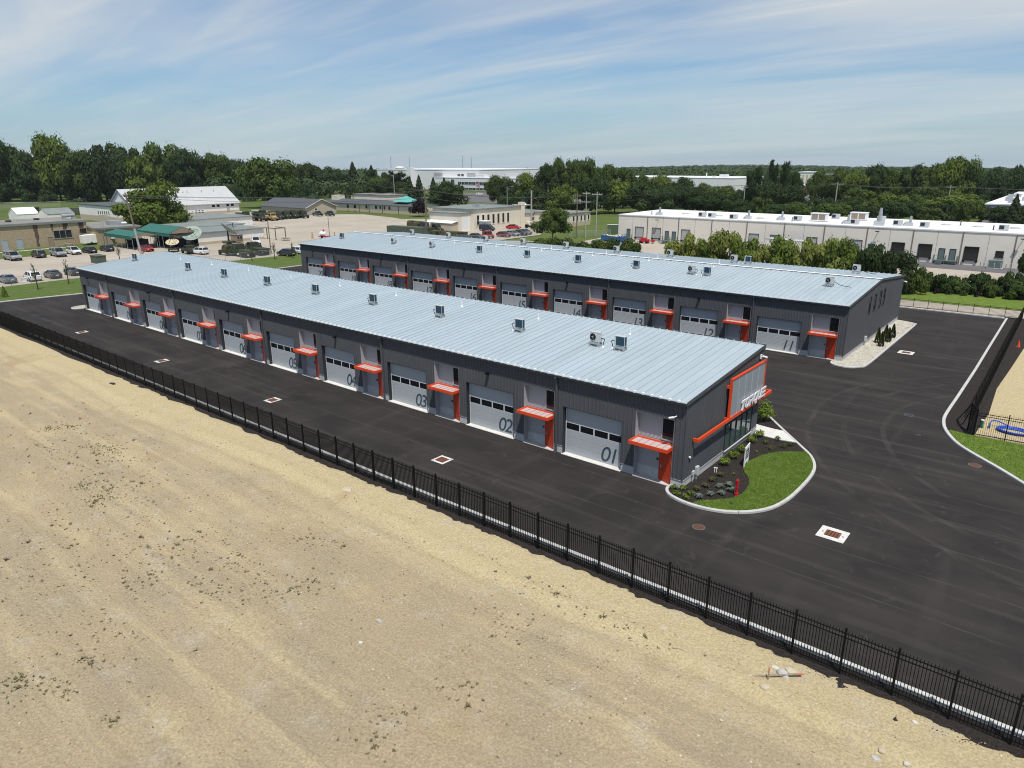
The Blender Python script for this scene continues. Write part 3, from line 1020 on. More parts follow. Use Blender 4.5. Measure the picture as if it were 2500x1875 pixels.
# gravel beds
GB = smooth_line([(-1.35, 36.6), (-1.25, 35.7), (-0.6, 35.1), (0.72, 35.05), (1.6, 36.0), (1.95, 37.6), (1.98, 48), (1.98, 59.6), (1.75, 60.8), (0.6, 61.4), (-0.5, 61.7)], 3)
kerb('kerb_gravel', GB, 0.2, 0.13, 'pale kerb round the white gravel bed at the far garage row')
gin = offset_line(GB, 0.18)
sheet('gravel_bed', gin + [(-0.6, 61.7), (-0.6, 37.0), (-1.3, 37.0)], 0.06, 'gravel_white', 'white river gravel bed along the far garage row end wall', 'gravel')
gs = MB()
k = 0
while k < 4200:
    x, y = rnd.uniform(-1.4, 2.0), rnd.uniform(35, 61.6)
    if inside((x, y), gin + [(-0.6, 61.7), (-0.55, 37.1), (-1.3, 37.1)]):
        rock_into(gs, x, y, 0.075, rnd.uniform(0.04, 0.10), rnd)
        k += 1
G2 = smooth_line([(-92.1, -0.2), (-92.7, -1.2), (-93.6, -1.35), (-94.4, -0.6), (-94.5, 1.0), (-94.4, 6)], 3)
kerb('kerb_gravel', G2, -0.2, 0.13, 'pale kerb round the small gravel bed at the far end of the near row')
sheet('gravel_bed', offset_line(G2, -0.18) + [(-92.1, 6), (-92.1, 0)], 0.06, 'gravel_white', 'small pale gravel bed at the far end of the near garage row', 'gravel')
for _ in range(260):
    rock_into(gs, rnd.uniform(-94.2, -92.2), rnd.uniform(-0.8, 5), 0.075, rnd.uniform(0.05, 0.12), rnd)
tag(gs.build('river_stones', 'stone_white'), 'rounded white river stones filling the gravel beds', 'gravel', kind='stuff')
# ---------------------------------------------------------------- the two garage rows
BAY = 9.144
EAVE_Z, EAVE_Y, RIDGE_Y = 5.77, -0.22, 12.37
RISE = 1.08
SL = RISE / (RIDGE_Y - EAVE_Y)


def ribbed(mb, x0, x1, z0, z1, y, axis='x', ztop=None, pitch=0.305, d=0.032):
    """ribbed metal wall sheet on the plane y (axis x) or x=y (axis y); ztop(t) may slope"""
    prof = []
    n = int(math.floor(x0 / pitch))
    xs_ = [(x0, 0.0)]
    k = n
    while k * pitch < x1 + pitch:
        c = k * pitch
        for dx, h in ((-0.045, 0.0), (-0.022, d), (0.022, d), (0.045, 0.0)):
            if x0 < c + dx < x1:
                xs_.append((c + dx, h))
        k += 1
    xs_.append((x1, 0.0))
    vs_ = []
    for t, h in xs_:
        top = ztop(t) if ztop else z1
        if axis == 'x':
            vs_ += [(t, y - h, z0), (t, y - h, top)]
        else:
            vs_ += [(y + h, t, z0), (y + h, t, top)]
    fs_ = []
    for i in range(len(xs_) - 1):
        a = 2 * i
        fs_.append((a, a + 2, a + 3, a + 1))
    mb.add(vs_, fs_)


def hsiding(mb, x0, x1, z0, z1, y, pitch=0.085, d=0.018):
    z = z0
    vs_, fs_ = [], []
    while z < z1 - 0.01:
        zt = min(z + pitch, z1)
        i = len(vs_)
        vs_ += [(x0, y - d, z), (x1, y - d, z), (x1, y - 0.002, zt), (x0, y - 0.002, zt), (x1, y - d, zt), (x0, y - d, zt)]
        fs_ += [(i, i + 1, i + 2, i + 3), (i + 3, i + 2, i + 4, i + 5)]
        z = zt
    mb.add(vs_, fs_)


_shared = {}


def shared(key, fn, m):
    if key not in _shared:
        me_ = fn().mesh(key)
        me_.materials.append(MATS[m])
        _shared[key] = me_
    return _shared[key]


def mk(key, m, parent, fn, name=None, loc=None):
    return place(name or key, shared(key, fn, m), None, parent, loc)


def text_obj(name, body, size, loc, rot, m, parent, shear=0.2, extrude=0.004, align='RIGHT', space=1.0):
    cu = bpy.data.curves.new(name, 'FONT')
    cu.body = body
    cu.size = size
    cu.shear = shear
    cu.extrude = extrude
    cu.align_x = align
    cu.space_character = space
    tmp = bpy.data.objects.new(name, cu)
    me_ = bpy.data.meshes.new_from_object(tmp)
    bpy.data.objects.remove(tmp)
    me_.materials.clear()
    me_.materials.append(MATS[m])
    o_ = bpy.data.objects.new(name, me_)
    COL.objects.link(o_)
    o_.parent = parent
    o_.location = loc
    o_.rotation_euler = rot
    return o_


DP = 0.33      # recess of the overhead doors
RP = 0.47      # recess of the entries


def sec_mesh(win):
    def f():
        mb = MB()
        h = 3.54 / 6
        mb.box(-2.35, 0.0, 0.004, 2.35, 0.05, h - 0.004)
        if not win:
            for k in range(1, 4):      # pressed lines
                mb.box(-2.35, -0.006, h * k / 4 - 0.012, 2.35, 0.0, h * k / 4 + 0.012)
        return mb
    return f


def build_bay(root, xo, num, first, last, light, spout):
    """one unit; xo = x of its right end (local to the building)"""
    # structural core of the wall
    c = MB()
    c.box(xo - BAY, 0.0, 4.48, xo, 0.6, 5.62)
    c.box(xo - BAY, 0.001, 3.54, xo - 3.45, 0.6, 4.479)
    c.box(xo - 4.42, 0.0, 0.58, xo - 3.45, 0.6, 3.539)
    c.box(xo - 0.75, 0.0, 0.58, xo, 0.6, 4.479)
    c.build('wall', 'trim_dark', root)
    s = MB()
    ribbed(s, xo - BAY, xo, 4.48, 5.74, -0.006)
    s.build('header_siding', 'siding_dark', root)
    s = MB()
    ribbed(s, xo - BAY, xo - 3.45, 3.54, 4.479, -0.006)
    s.build('door_head_siding', 'siding_dark', root)
    s = MB()
    ribbed(s, xo - 4.42, xo - 3.45, 0.58, 3.539, -0.006)
    s.build('pier_siding', 'siding_dark', root)
    s = MB()
    ribbed(s, xo - 0.75, xo, 0.58, 4.479, -0.006)
    s.build('pier_siding', 'siding_dark', root)
    p = MB().box(xo - 4.42, 0.004, -0.1, xo - 3.45, 0.6, 0.579)
    p.build('concrete_plinth', 'concrete_kerb', root)
    p = MB().box(xo - 0.75, 0.004, -0.1, xo, 0.6, 0.579)
    p.build('concrete_plinth', 'concrete_kerb', root)
    MB().box(xo - 4.43, -0.035, 0.555, xo - 3.44, 0.003, 0.579).build('base_flashing', 'siding_grey', root)
    MB().box(xo - 0.76, -0.035, 0.555, xo, 0.003, 0.579).build('base_flashing', 'siding_grey', root)
    # overhead door
    dc = xo - 6.77
    d = place('garage_door', shared('door_back', lambda: MB().box(-2.40, 0.06, 0, 2.40, 0.09, 3.56), 'trim_dark'), None, root, (dc, DP, 0))
    h = 3.54 / 6
    for k in range(6):
        mk('section_win' if k == 3 else 'section', 'door_frame' if k == 3 else 'door_grey', d, sec_mesh(k == 3), 'door_section', (0, 0, k * h))
    for k in range(4):
        mk('pane_slot', 'dark_glass', d, lambda: MB().box(-0.52, -0.008, 0.07, 0.52, -0.002, 0.52), 'window_pane', (-1.74 + 1.16 * k, 0, 3 * h))
    mk('door_jamb', 'trim_dark', d, lambda: MB().box(-2.36, -DP - 0.01, 0, -2.33, 0, 3.54).box(2.33, -DP - 0.01, 0, 2.36, 0, 3.54).box(-2.36, -DP - 0.02, 3.50, 2.36, 0, 3.538), 'door_frame')
    mk('door_track_l', 'door_frame', d, lambda: MB().box(-2.355, -0.02, 0, -2.27, -0.002, 3.3), 'door_track')
    mk('door_track_r', 'door_frame', d, lambda: MB().box(2.27, -0.02, 0, 2.355, -0.002, 3.3), 'door_track')
    text_obj('number', num, 1.58, (0.52 if num[0] == '0' else 0.36, -0.012, 0.2), (R(90), 0, 0), 'number_paint', d, 0.2, align='LEFT', space=0.80)
    mk('door_sill', 'concrete_white', d, lambda: MB().box(-2.40, -DP - 0.14, -0.05, 2.40, 0.05, 0.035), 'concrete_sill')
    # entry recess
    e = empty('entry')
    e.parent = root
    e.location = (xo, 0, 0)
    mk('entry_slab', 'concrete_kerb', e, lambda: MB().box(-3.45, -0.12, -0.05, -0.75, RP, 0.04), 'entry_slab')

    def back():
        mb = MB()
        hsiding(mb, -3.45, -0.75, 0.72, 4.48, RP)
        return mb
    mk('entry_siding', 'siding_grey', e, back)
    mk('entry_back_core', 'siding_grey', e, lambda: MB().box(-3.45, RP, 0.72, -0.75, RP + 0.1, 4.6), 'entry_wall')
    mk('entry_base', 'concrete_kerb', e, lambda: MB().box(-3.45, RP - 0.03, 0, -0.75, RP + 0.1, 0.719), 'entry_plinth')
    mk('entry_jamb', 'siding_grey', e, lambda: MB().box(-3.452, 0.0, 0.04, -3.425, RP, 4.478).box(-0.775, 0.0, 0.04, -0.748, RP, 4.478).box(-3.45, 0.002, 4.45, -0.75, RP, 4.478))
    wnd = mk('entry_window_frame', 'siding_grey', e, lambda: MB().box(-1.80, RP - 0.07, 2.80, -0.78, RP - 0.02, 2.88).box(-1.80, RP - 0.07, 4.26, -0.78, RP - 0.02, 4.34).box(-1.80, RP - 0.07, 2.88, -1.73, RP - 0.02, 4.26).box(-0.85, RP - 0.07, 2.88, -0.78, RP - 0.02, 4.26), 'entry_window')
    mk('entry_window_pane', 'dark_glass', wnd, lambda: MB().box(-1.735, RP - 0.05, 2.875, -0.845, RP - 0.045, 4.265), 'pane')
    od = mk('entry_door', 'orange_door', e, lambda: MB().extrude([(-1.86, RP - 0.04, 0.045), (-1.86, RP - 0.01, 0.045), (-0.76, 0.10, 0.045), (-0.76, 0.05, 0.045)], (0, 0, 2.47)))
    mk('entry_door_leaf', 'orange_door', e, lambda: MB().extrude([(-1.74, 0.357, 0.09), (-1.74, 0.387, 0.09), (-0.86, 0.08, 0.09), (-0.86, 0.05, 0.09)], (0, 0, 2.1)), 'door_leaf')
    mk('entry_handle', 'galv', e, lambda: MB().bar((-1.66, 0.31, 1.02), (-1.53, 0.26, 1.02), 0.03).box(-1.70, 0.30, 0.94, -1.64, 0.345, 1.14), 'door_handle')
    mk('meter_box', 'trim_dark', e, lambda: MB().box(-2.02, RP - 0.1, 1.35, -1.92, RP - 0.02, 1.48), 'entry_keypad')
    # canopy
    cn = mk('canopy_frame', 'orange', e, lambda: MB().box(-3.48, -0.83, 2.50, -0.72, -0.76, 2.72).box(-3.48, -0.758, 2.502, -3.41, RP - 0.1, 2.718).box(-0.79, -0.758, 2.502, -0.72, -0.04, 2.718).box(-3.40, RP - 0.17, 2.504, -0.77, RP - 0.1, 2.716), 'canopy')
    for k in range(6):
        mk('canopy_pane', 'poly_pane', cn, lambda: MB().box(0.01, -0.755, 2.60, 0.415, RP - 0.175, 2.615), 'roof_pane', (-3.41 + 0.4367 * k, 0, 0))
    mk('canopy_bar', 'orange', cn, lambda: (lambda mb: [mb.box(-3.41 + 0.4367 * k - 0.008, -0.755, 2.59, -3.41 + 0.4367 * k + 0.018, RP - 0.175, 2.632) for k in range(7)] and mb)(MB()), 'glazing_bars')
    if spout:
        xs_ = xo - 9.63 + 0.0
        MB().box(xs_ - 0.06, -0.16, 0.06, xs_ + 0.06, -0.045, 5.60).box(xs_ - 0.06, -0.34, 5.50, xs_ + 0.06, -0.05, 5.62).box(xs_ - 0.055, -0.27, 0.0, xs_ + 0.055, -0.06, 0.075).build('downspout', 'siding_dark', root)
    if light:
        xl_ = xo - 6.79
        MB().box(xl_ - 0.07, -0.08, 4.5, xl_ + 0.07, -0.02, 4.72).box(xl_ - 0.12, -0.34, 4.60, xl_ + 0.12, -0.08, 4.72).build('wall_light', 'black_metal', root)


def roof_panel_mesh(key, yl, up):
    """one standing seam pan, 0.61 m wide, from the eave to the ridge; local x 0..0.61, rib at x 0"""
    def f():
        mb = MB()
        z1 = yl * SL
        s = 1 if up else -1
        prof = [(0.0, 0.0), (0.028, 0.0), (0.038, 0.078), (0.072, 0.078), (0.082, 0.0), (0.20, 0.0), (0.24, 0.009), (0.28, 0.0), (0.40, 0.0), (0.44, 0.009), (0.48, 0.0), (0.6095, 0.0), (0.6095, -0.03), (0.0, -0.03)]
        a = [(x, 0.0, z) for x, z in prof]
        b = [(x, s * yl, z1 + z) for x, z in prof]
        n = len(prof)
        fs_ = [(i, (i + 1) % n, n + (i + 1) % n, n + i) for i in range(n)] + [tuple(range(n)), tuple(range(n, 2 * n))[::-1]]
        if s < 0:
            fs_ = [q[::-1] for q in fs_]
        mb.add(a + b, [q[::-1] for q in fs_])
        return mb
    return shared(key, f, 'roof_metal')


def garage_row(root, L, nums, gabled):
    yb = 2 * RIDGE_Y if gabled else RIDGE_Y
    for k in range(10):
        build_bay(root, -BAY * k, nums[k], k == 0, k == 9, k % 2 == 1, k % 2 == 0)
    xl = -10 * BAY
    MB().box(-L, 0.002, -0.1, xl, 0.6, 5.62).build('wall', 'trim_dark', root)
    s = MB()
    ribbed(s, -L, xl, 0.58, 5.74, -0.006)
    s.build('corner_siding', 'siding_dark', root)
    MB().box(-L - 0.02, -0.03, -0.1, xl - 0.02, 0.0, 0.57).build('concrete_plinth', 'concrete_kerb', root)
    # body behind the front
    zt = lambda y: EAVE_Z - 0.10 + SL * (min(y, 2 * RIDGE_Y - y) if gabled else y - EAVE_Y) if not gabled else EAVE_Z - 0.10 + SL * ((y - EAVE_Y) if y <= RIDGE_Y else (2 * RIDGE_Y - EAVE_Y - y))
    body = MB()
    outl = [(0.62, 0.0), (0.62, 5.62)] + ([(RIDGE_Y, zt(RIDGE_Y) - 0.02), (yb - 0.02, 5.62), (yb - 0.02, 0.0)] if gabled else [(yb - 0.02, zt(yb) - 0.04), (yb - 0.02, 0.0)])
    body.extrude([(-0.02, y, z) for y, z in outl], (-L + 0.04, 0, 0))
    body.build('building_core', 'trim_dark', root)
    return yb, zt


def build_roof(root, L, gabled):
    n = int(round((L + 0.16) / 0.61))
    x0 = -L - 0.08
    rl_ = RIDGE_Y - EAVE_Y
    deck = MB()
    zr = EAVE_Z + RISE
    yb = 2 * RIDGE_Y - EAVE_Y
    if gabled:
        deck.extrude([(x0 + 0.02, EAVE_Y + 0.12, EAVE_Z - 0.07), (x0 + 0.02, RIDGE_Y, zr - 0.09), (x0 + 0.02, yb - 0.12, EAVE_Z - 0.07), (x0 + 0.02, yb - 0.12, EAVE_Z - 0.17), (x0 + 0.02, RIDGE_Y, zr - 0.19), (x0 + 0.02, EAVE_Y + 0.12, EAVE_Z - 0.17)], (L + 0.12, 0, 0))
    else:
        deck.extrude([(x0 + 0.02, EAVE_Y + 0.12, EAVE_Z - 0.07), (x0 + 0.02, RIDGE_Y, zr - 0.09), (x0 + 0.02, RIDGE_Y, zr - 0.30), (x0 + 0.02, EAVE_Y + 0.12, EAVE_Z - 0.17)], (L + 0.12, 0, 0))
    roof = deck.build('roof', 'trim_dark', root)
    pmA = roof_panel_mesh('roof_panel', rl_, True)
    pmB = roof_panel_mesh('roof_panel_rear', rl_, False)
    w = (L + 0.16) / n
    for i in range(n):
        p = place('roof_panel', pmA, None, roof, (x0 + w * i, EAVE_Y, EAVE_Z))
        if gabled:
            place('roof_panel', pmB, None, roof, (x0 + w * i, yb, EAVE_Z))
    # bright folded rib ends over the gutter
    cp = MB()
    for i in range(n):
        cp.box(x0 + w * i + 0.01, EAVE_Y - 0.08, EAVE_Z - 0.02, x0 + w * i + 0.115, EAVE_Y + 0.14, EAVE_Z + 0.10)
    o_ = cp.build('seam_end_caps', 'white_metal', roof)
    o_['kind'] = 'stuff'
    MB().extrude([(x0, EAVE_Y - 0.06, EAVE_Z - 0.02), (x0, EAVE_Y - 0.10, EAVE_Z - 0.03), (x0, EAVE_Y - 0.10, EAVE_Z - 0.16), (x0, EAVE_Y + 0.10, EAVE_Z - 0.18), (x0, EAVE_Y + 0.10, EAVE_Z - 0.12)], (L + 0.16, 0, 0)).build('gutter', 'trim_dark', root)
    if gabled:
        MB().extrude([(x0, RIDGE_Y - 0.26, zr + 0.065), (x0, RIDGE_Y, zr + 0.105), (x0, RIDGE_Y + 0.26, zr + 0.065), (x0, RIDGE_Y + 0.24, zr + 0.052), (x0, RIDGE_Y, zr + 0.09), (x0, RIDGE_Y - 0.24, zr + 0.052)], (L + 0.16, 0, 0)).build('ridge_cap', 'white_metal', root)
        MB().box(x0, RIDGE_Y - 0.25, zr - 0.02, x0 + L + 0.16, RIDGE_Y - 0.235, zr + 0.055).box(x0, RIDGE_Y + 0.235, zr - 0.02, x0 + L + 0.16, RIDGE_Y + 0.25, zr + 0.055).build('ridge_closure', 'trim_dark', root)
    else:
        MB().box(x0, RIDGE_Y - 0.03, zr - 0.3, x0 + L + 0.16, RIDGE_Y + 0.05, zr + 0.045).build('high_eave_trim', 'trim_dark', root)
    # rake trims at both ends
    for xx in (x0 - 0.045, x0 + L + 0.16):
        pts = [(xx, EAVE_Y - 0.02, EAVE_Z + 0.085), (xx, RIDGE_Y, zr + 0.085)]
        if gabled:
            pts += [(xx, yb + 0.02, EAVE_Z + 0.085), (xx, yb + 0.02, EAVE_Z - 0.15), (xx, RIDGE_Y, zr - 0.15)]
        else:
            pts += [(xx, RIDGE_Y, zr - 0.15)]
        pts += [(xx, EAVE_Y - 0.02, EAVE_Z - 0.15)]
        MB().extrude(pts[::-1], (0.045, 0, 0)).build('rake_trim', 'siding_dark', root)
    return roof


# ---- near row A (doors 01 to 10)
RA = empty('garage_row', (0, 0, 0))
tag(RA, 'near dark grey garage row with doors 01 to 10 and a pale blue metal roof', 'building')
ybA, ztA = garage_row(RA, 92.0, ['%02d' % k for k in range(1, 11)], False)
roofA = build_roof(RA, 92.0, False)
# near gable end with storefront opening (y 6.3..11.15, z 0.5..2.42)
s = MB()
ribbed(s, 0.0, 6.28, 0.55, 0, 0.006, 'y', ztop=lambda t: ztA(t))
ribbed(s, 11.17, 12.35, 0.55, 0, 0.006, 'y', ztop=lambda t: ztA(t))
ribbed(s, 6.281, 11.169, 2.42, 0, 0.006, 'y', ztop=lambda t: ztA(t))
s.build('gable_siding', 'siding_dark', RA)
MB().box(-0.02, 0.0, -0.1, 0.016, 12.36, 0.50).build('concrete_plinth', 'concrete_kerb', RA)
MB().box(-0.02, 0.0, 0.50, 0.05, 6.28, 0.548).build('base_flashing', 'siding_grey', RA)
MB().box(-0.02, 11.17, 0.50, 0.05, 12.36, 0.548).build('base_flashing', 'siding_grey', RA)
MB().box(0.0, -0.045, 0.55, 0.05, 0.06, 5.72).build('corner_trim', 'siding_dark', RA)
s = MB()
ribbed(s, -12.40, 0, 0, 0, 0) if False else None
MB().box(-91.9, 12.352, 0.0, 0.0, 12.39, 6.55).build('rear_wall', 'siding_dark', RA)
MB().box(-92.03, 0.02, 0.0, -92.0, 12.36, 5.7).build('far_end_wall', 'siding_dark', RA)
sf_ = MB()
ys_ = [6.30 + 0.971 * k for k in range(6)]
for y in ys_:
    sf_.box(-0.03, y - 0.035 if y > 6.31 else y, 0.52, 0.055, y + 0.035 if y < 11.1 else y, 2.40)
sf_.box(-0.03, 6.30, 0.502, 0.056, 11.155, 0.58).box(-0.03, 6.30, 2.34, 0.056, 11.155, 2.418)
stf = sf_.build('storefront', 'trim_dark', RA)
for k in range(5):
    MB().box(-0.012, ys_[k] + 0.04, 0.585, 0.0, ys_[k + 1] - 0.04, 2.335).build('window_pane', 'store_glass', stf)
MB().box(0.056, 6.27, 0.44, 0.13, 11.2, 0.50).build('window_sill', 'concrete_kerb', stf)
# orange canopy rail and sign
sg = empty('entrance_sign')
sg.parent = RA
rail = MB()
rail.box(0.30, 1.05, 2.92, 0.42, 13.75, 3.14)
rail.box(-3.0, 13.63, 2.922, 0.299, 13.75, 3.138)
rail.box(0.05, 1.05, 2.922, 0.299, 1.17, 3.138).box(0.05, 5.82, 2.924, 0.299, 5.94, 3.136)
rail.build('canopy_rail', 'orange', sg)
fr_ = MB()
fr_.box(0.24, 5.84, 3.141, 0.40, 5.96, 5.88).box(0.24, 5.961, 5.78, 0.40, 12.02, 5.88).box(0.24, 11.92, 3.141, 0.40, 12.02, 5.779).box(0.05, 5.80, 5.2, 0.239, 5.94, 5.42).box(0.05, 11.95, 5.2, 0.239, 12.04, 5.42)
fr_.build('sign_frame', 'orange', sg)
for k in range(5):
    MB().box(0.335, 5.97 + 1.19 * k, 3.142, 0.36, 5.97 + 1.19 * k + 1.165, 5.778).build('sign_panel', 'poly_sign', sg)
mb = MB()
for k in range(1, 5):
    mb.box(0.325, 5.97 + 1.19 * k - 0.022, 3.142, 0.37, 5.97 + 1.19 * k - 0.003, 5.778)
mb.build('panel_joints', 'door_frame', sg)

# letters: heavy slanted block capitals, drawn as strokes in a unit cell (w x 1)
GLY = {
    'T': ([[(-.02, 1), (-.02, .79), (.30, .79), (.22, 0), (.46, 0), (.54, .79), (.86, .79), (.86, 1)]], .98),
    'O': ([[(0, .15), (0, .85), (.13, 1), (.20, 1), (.20, 0), (.13, 0)], [(.201, .80), (.201, 1), (.62, 1), (.62, .80)], [(.201, 0), (.201, .20), (.62, .20), (.62, 0)], [(.621, 0), (.621, 1), (.69, 1), (.82, .85), (.82, .15), (.69, 0)]], 1.0),
    'R': ([[(0, 0), (0, .55), (.20, .55), (.20, 0)], [(0, .79), (0, 1), (.68, 1), (.82, .87), (.82, .47), (.68, .35), (.3, .35), (.3, .54), (.61, .54), (.61, .79)], [(.42, .349), (.63, .349), (.84, 0), (.60, 0)]], 1.0),
    'Q': ([[(0, .15), (0, .85), (.13, 1), (.20, 1), (.20, 0), (.13, 0)], [(.201, .80), (.201, 1), (.62, 1), (.62, .80)], [(.201, 0), (.201, .20), (.62, .20), (.62, 0)], [(.621, 0), (.621, 1), (.69, 1), (.82, .85), (.82, .15), (.69, 0)], [(.42, -.2), (.42, -.002), (.66, -.002), (.86, -.2)]], 1.0),
    'U': ([[(0, .15), (0, 1), (.20, 1), (.20, 0), (.13, 0)], [(.201, 0), (.201, .20), (.62, .20), (.62, 0)], [(.621, 0), (.621, 1), (.82, 1), (.82, .15), (.69, 0)]], 1.0),
    'E': ([[(0, 0), (0, .19), (.78, .19), (.78, 0)], [(0, .40), (0, .59), (.76, .59), (.76, .40)], [(0, .81), (0, 1), (.80, 1), (.80, .81)]], .9)}
yy = 7.62
for ch in 'TORQUE':
    strokes, wd = GLY[ch]
    mb = MB()
    for st in strokes:
        pts = [(0.42, yy + (px + 0.18 * pz) * 0.80, 3.16 + pz * 0.70) for px, pz in st]
        mb.extrude(pts, (0.08, 0, 0))
    lo = mb.build('sign_letter', 'letter_white', sg)
    lo['label'] = 'white raised block letter ' + ch
    yy += wd * 0.80 - 0.03
MB().tube([(0.05, 11.6, 6.15), (0.25, 11.6, 6.18)], 0.03, 6).tube([(0.2, 11.62, 6.2), (0.55, 11.62, 6.14)], 0.075, 8).box(0.05, 11.5, 6.0, 0.12, 11.75, 6.3).build('security_camera', 'white_metal', RA)
MB().tube([(-0.62, -0.04, 4.78), (-0.66, -0.25, 4.76), (-0.80, -0.40, 4.70)], 0.035, 7).tube([(-0.68, -0.33, 4.76), (-0.95, -0.42, 4.68)], 0.07, 8).build('security_camera', 'white_metal', RA)
MB().tube([(0.03, 0.75, 1.95), (0.14, 0.75, 1.95)], 0.07, 8).build('gable_light', 'white_metal', RA)
MB().box(0.05, 1.7, 0.45, 0.22, 2.05, 0.95).box(0.05, 1.25, 0.55, 0.16, 1.5, 0.8).tube([(0.12, 1.85, 0.0), (0.12, 1.85, 0.45)], 0.035, 6).tube([(0.1, 1.35, 0.0), (0.1, 1.35, 0.55)], 0.025, 6).build('meter_box', 'ac_case', RA)

# ---- far row B (doors 11 to 20)
RB = empty('garage_row', (-0.51, 37.17, 0))
tag(RB, 'far dark grey garage row with doors 11 to 20 and a white ridge cap', 'building')
ybB, ztB = garage_row(RB, 92.86, [str(k) for k in range(11, 21)], True)
roofB = build_roof(RB, 92.86, True)
WIN = [(8.05, 8.85), (10.3, 11.1), (12.75, 13.55), (14.5, 15.3)]
s = MB()
prev = 0.0
for a, b in WIN + [(24.72, None)]:
    cut = [prev, a]
    if prev < RIDGE_Y < a:
        ribbed(s, prev, RIDGE_Y, 0.5, 0, 0.006, 'y', ztop=ztB)
        ribbed(s, RIDGE_Y, a, 0.5, 0, 0.006, 'y', ztop=ztB)
    else:
        ribbed(s, prev, a, 0.5, 0, 0.006, 'y', ztop=ztB)
    if b:
        ribbed(s, a, b, 0.5, 3.58, 0.006, 'y')
        ribbed(s, a, b, 5.45, 0, 0.006, 'y', ztop=ztB)
        prev = b
s.build('gable_siding', 'siding_dark', RB)
for a, b in WIN:
    w_ = MB().box(0.0, a - 0.03, 3.55, 0.06, a + 0.04, 5.48).box(0.0, b - 0.04, 3.55, 0.06, b + 0.03, 5.48).box(0.0, a + 0.04, 5.40, 0.06, b - 0.04, 5.48).box(0.0, a + 0.04, 3.55, 0.07, b - 0.04, 3.62).build('gable_window', 'trim_dark', RB)
    MB().box(-0.012, a + 0.03, 3.60, 0.002, b - 0.03, 5.42).build('pane', 'dark_glass', w_)
MB().box(-0.02, 0.0, -0.1, 0.016, 24.74, 0.45).build('concrete_plinth', 'concrete_kerb', RB)
MB().box(-0.02, 0.0, 0.45, 0.05, 24.74, 0.498).build('base_flashing', 'siding_grey', RB)
MB().box(0.0, -0.045, 0.5, 0.05, 0.06, 5.72).build('corner_trim', 'siding_dark', RB)
MB().box(-92.89, 0.02, 0.0, -92.86, 24.7, 5.7).build('far_end_wall', 'siding_dark', RB)
MB().box(-92.8, 24.70, 0.0, 0.0, 24.74, 5.7).build('rear_wall', 'siding_dark', RB)
MB().box(0.05, 8.0, 0.6, 0.25, 8.4, 1.1).tube([(0.15, 8.2, 0.05), (0.15, 8.2, 0.6)], 0.03, 6).build('meter_box', 'ac_case', RB)
MB().tube([(0.05, 24.3, 5.1), (0.3, 24.3, 5.1)], 0.03, 6).tube([(0.2, 24.3, 5.1), (0.5, 24.3, 5.0)], 0.08, 8).build('security_camera', 'white_metal', RB)

# ---- roof condensers and vents
def condenser(x, y, z, fan, label, slope=1, hose=False):
    r_ = empty('roof_condenser', (x, y, z), 0.0 if fan else math.pi)
    tag(r_, label, 'condenser', 'air conditioning condensers on the garage roofs')
    mk('cond_case', 'ac_case', r_, lambda: MB().box(-0.43, -0.15, 0.30, 0.43, 0.15, 1.02).box(-0.44, -0.165, 1.02, 0.44, 0.165, 1.045).box(0.43, -0.11, 0.36, 0.47, 0.11, 0.75), 'case')
    g_ = mk('cond_ring', 'ac_case', r_, lambda: MB().tube([(-0.15, -0.152, 0.67), (-0.15, -0.175, 0.67)], 0.29, 16), 'fan_shroud')
    mk('cond_fan', 'black_rubber', g_, lambda: MB().tube([(-0.15, -0.176, 0.67), (-0.15, -0.182, 0.67)], 0.265, 16), 'fan_opening')
    mk('cond_hub', 'galv', g_, lambda: MB().tube([(-0.15, -0.183, 0.67), (-0.15, -0.19, 0.67)], 0.07, 8).bar((-0.15, -0.187, 0.67), (-0.02, -0.187, 0.84), 0.09, 0.006).bar((-0.15, -0.187, 0.67), (-0.36, -0.187, 0.70), 0.09, 0.006).bar((-0.15, -0.187, 0.67), (-0.08, -0.187, 0.46), 0.09, 0.006), 'fan_blades')
    mk('cond_coil', 'ac_coil', r_, lambda: MB().box(-0.39, 0.151, 0.35, 0.30, 0.162, 0.99).box(-0.442, -0.11, 0.35, -0.431, 0.13, 0.99), 'coil')
    mk('cond_stand', 'galv', r_, lambda: MB().box(-0.46, -0.22, 0.12, 0.46, -0.15, 0.25).box(-0.46, 0.15, 0.12, 0.46, 0.22, 0.25).box(-0.40, -0.15, 0.25, -0.30, 0.15, 0.30).box(0.30, -0.15, 0.25, 0.40, 0.15, 0.30).box(-0.42, -0.25, -0.06, -0.32, 0.25, 0.12).box(0.32, -0.25, -0.06, 0.42, 0.25, 0.12), 'stand')
    if hose:
        pts = [(0.45, 0, 0.55), (0.7, -0.05, 0.42), (1.1, -0.1, 0.25), (1.6, -0.1, 0.16), (2.1, -0.15, 0.16), (2.25, -0.15, 0.1)]
        mk('cond_pipe_long', 'black_rubber', r_, lambda: MB().tube(pts, 0.028, 6), 'refrigerant_pipe')
    else:
        mk('cond_pipe', 'black_rubber', r_, lambda: MB().tube([(0.45, 0.02, 0.58), (0.66, 0.02, 0.60), (0.80, 0.0, 0.52), (0.72, -0.05, 0.30), (0.70, -0.06, 0.02)], 0.034, 6), 'refrigerant_pipe')
        mk('cond_boot', 'white_metal', r_, lambda: MB().cyl(0.70, -0.06, -0.05, 0.10, 0.12, 10, 0.05), 'pipe_boot')


def zA(y):
    return EAVE_Z + SL * (y - EAVE_Y) + 0.06


def vent(parent, x, y, z, h=0.42):
    mk('vent_%d' % int(h * 100), 'white_metal', parent, lambda: MB().cyl(0, 0, -0.05, h, 0.055, 10).cyl(0, 0, -0.04, 0.05, 0.14, 10, 0.06), 'vent_pipe', (x, y, z))


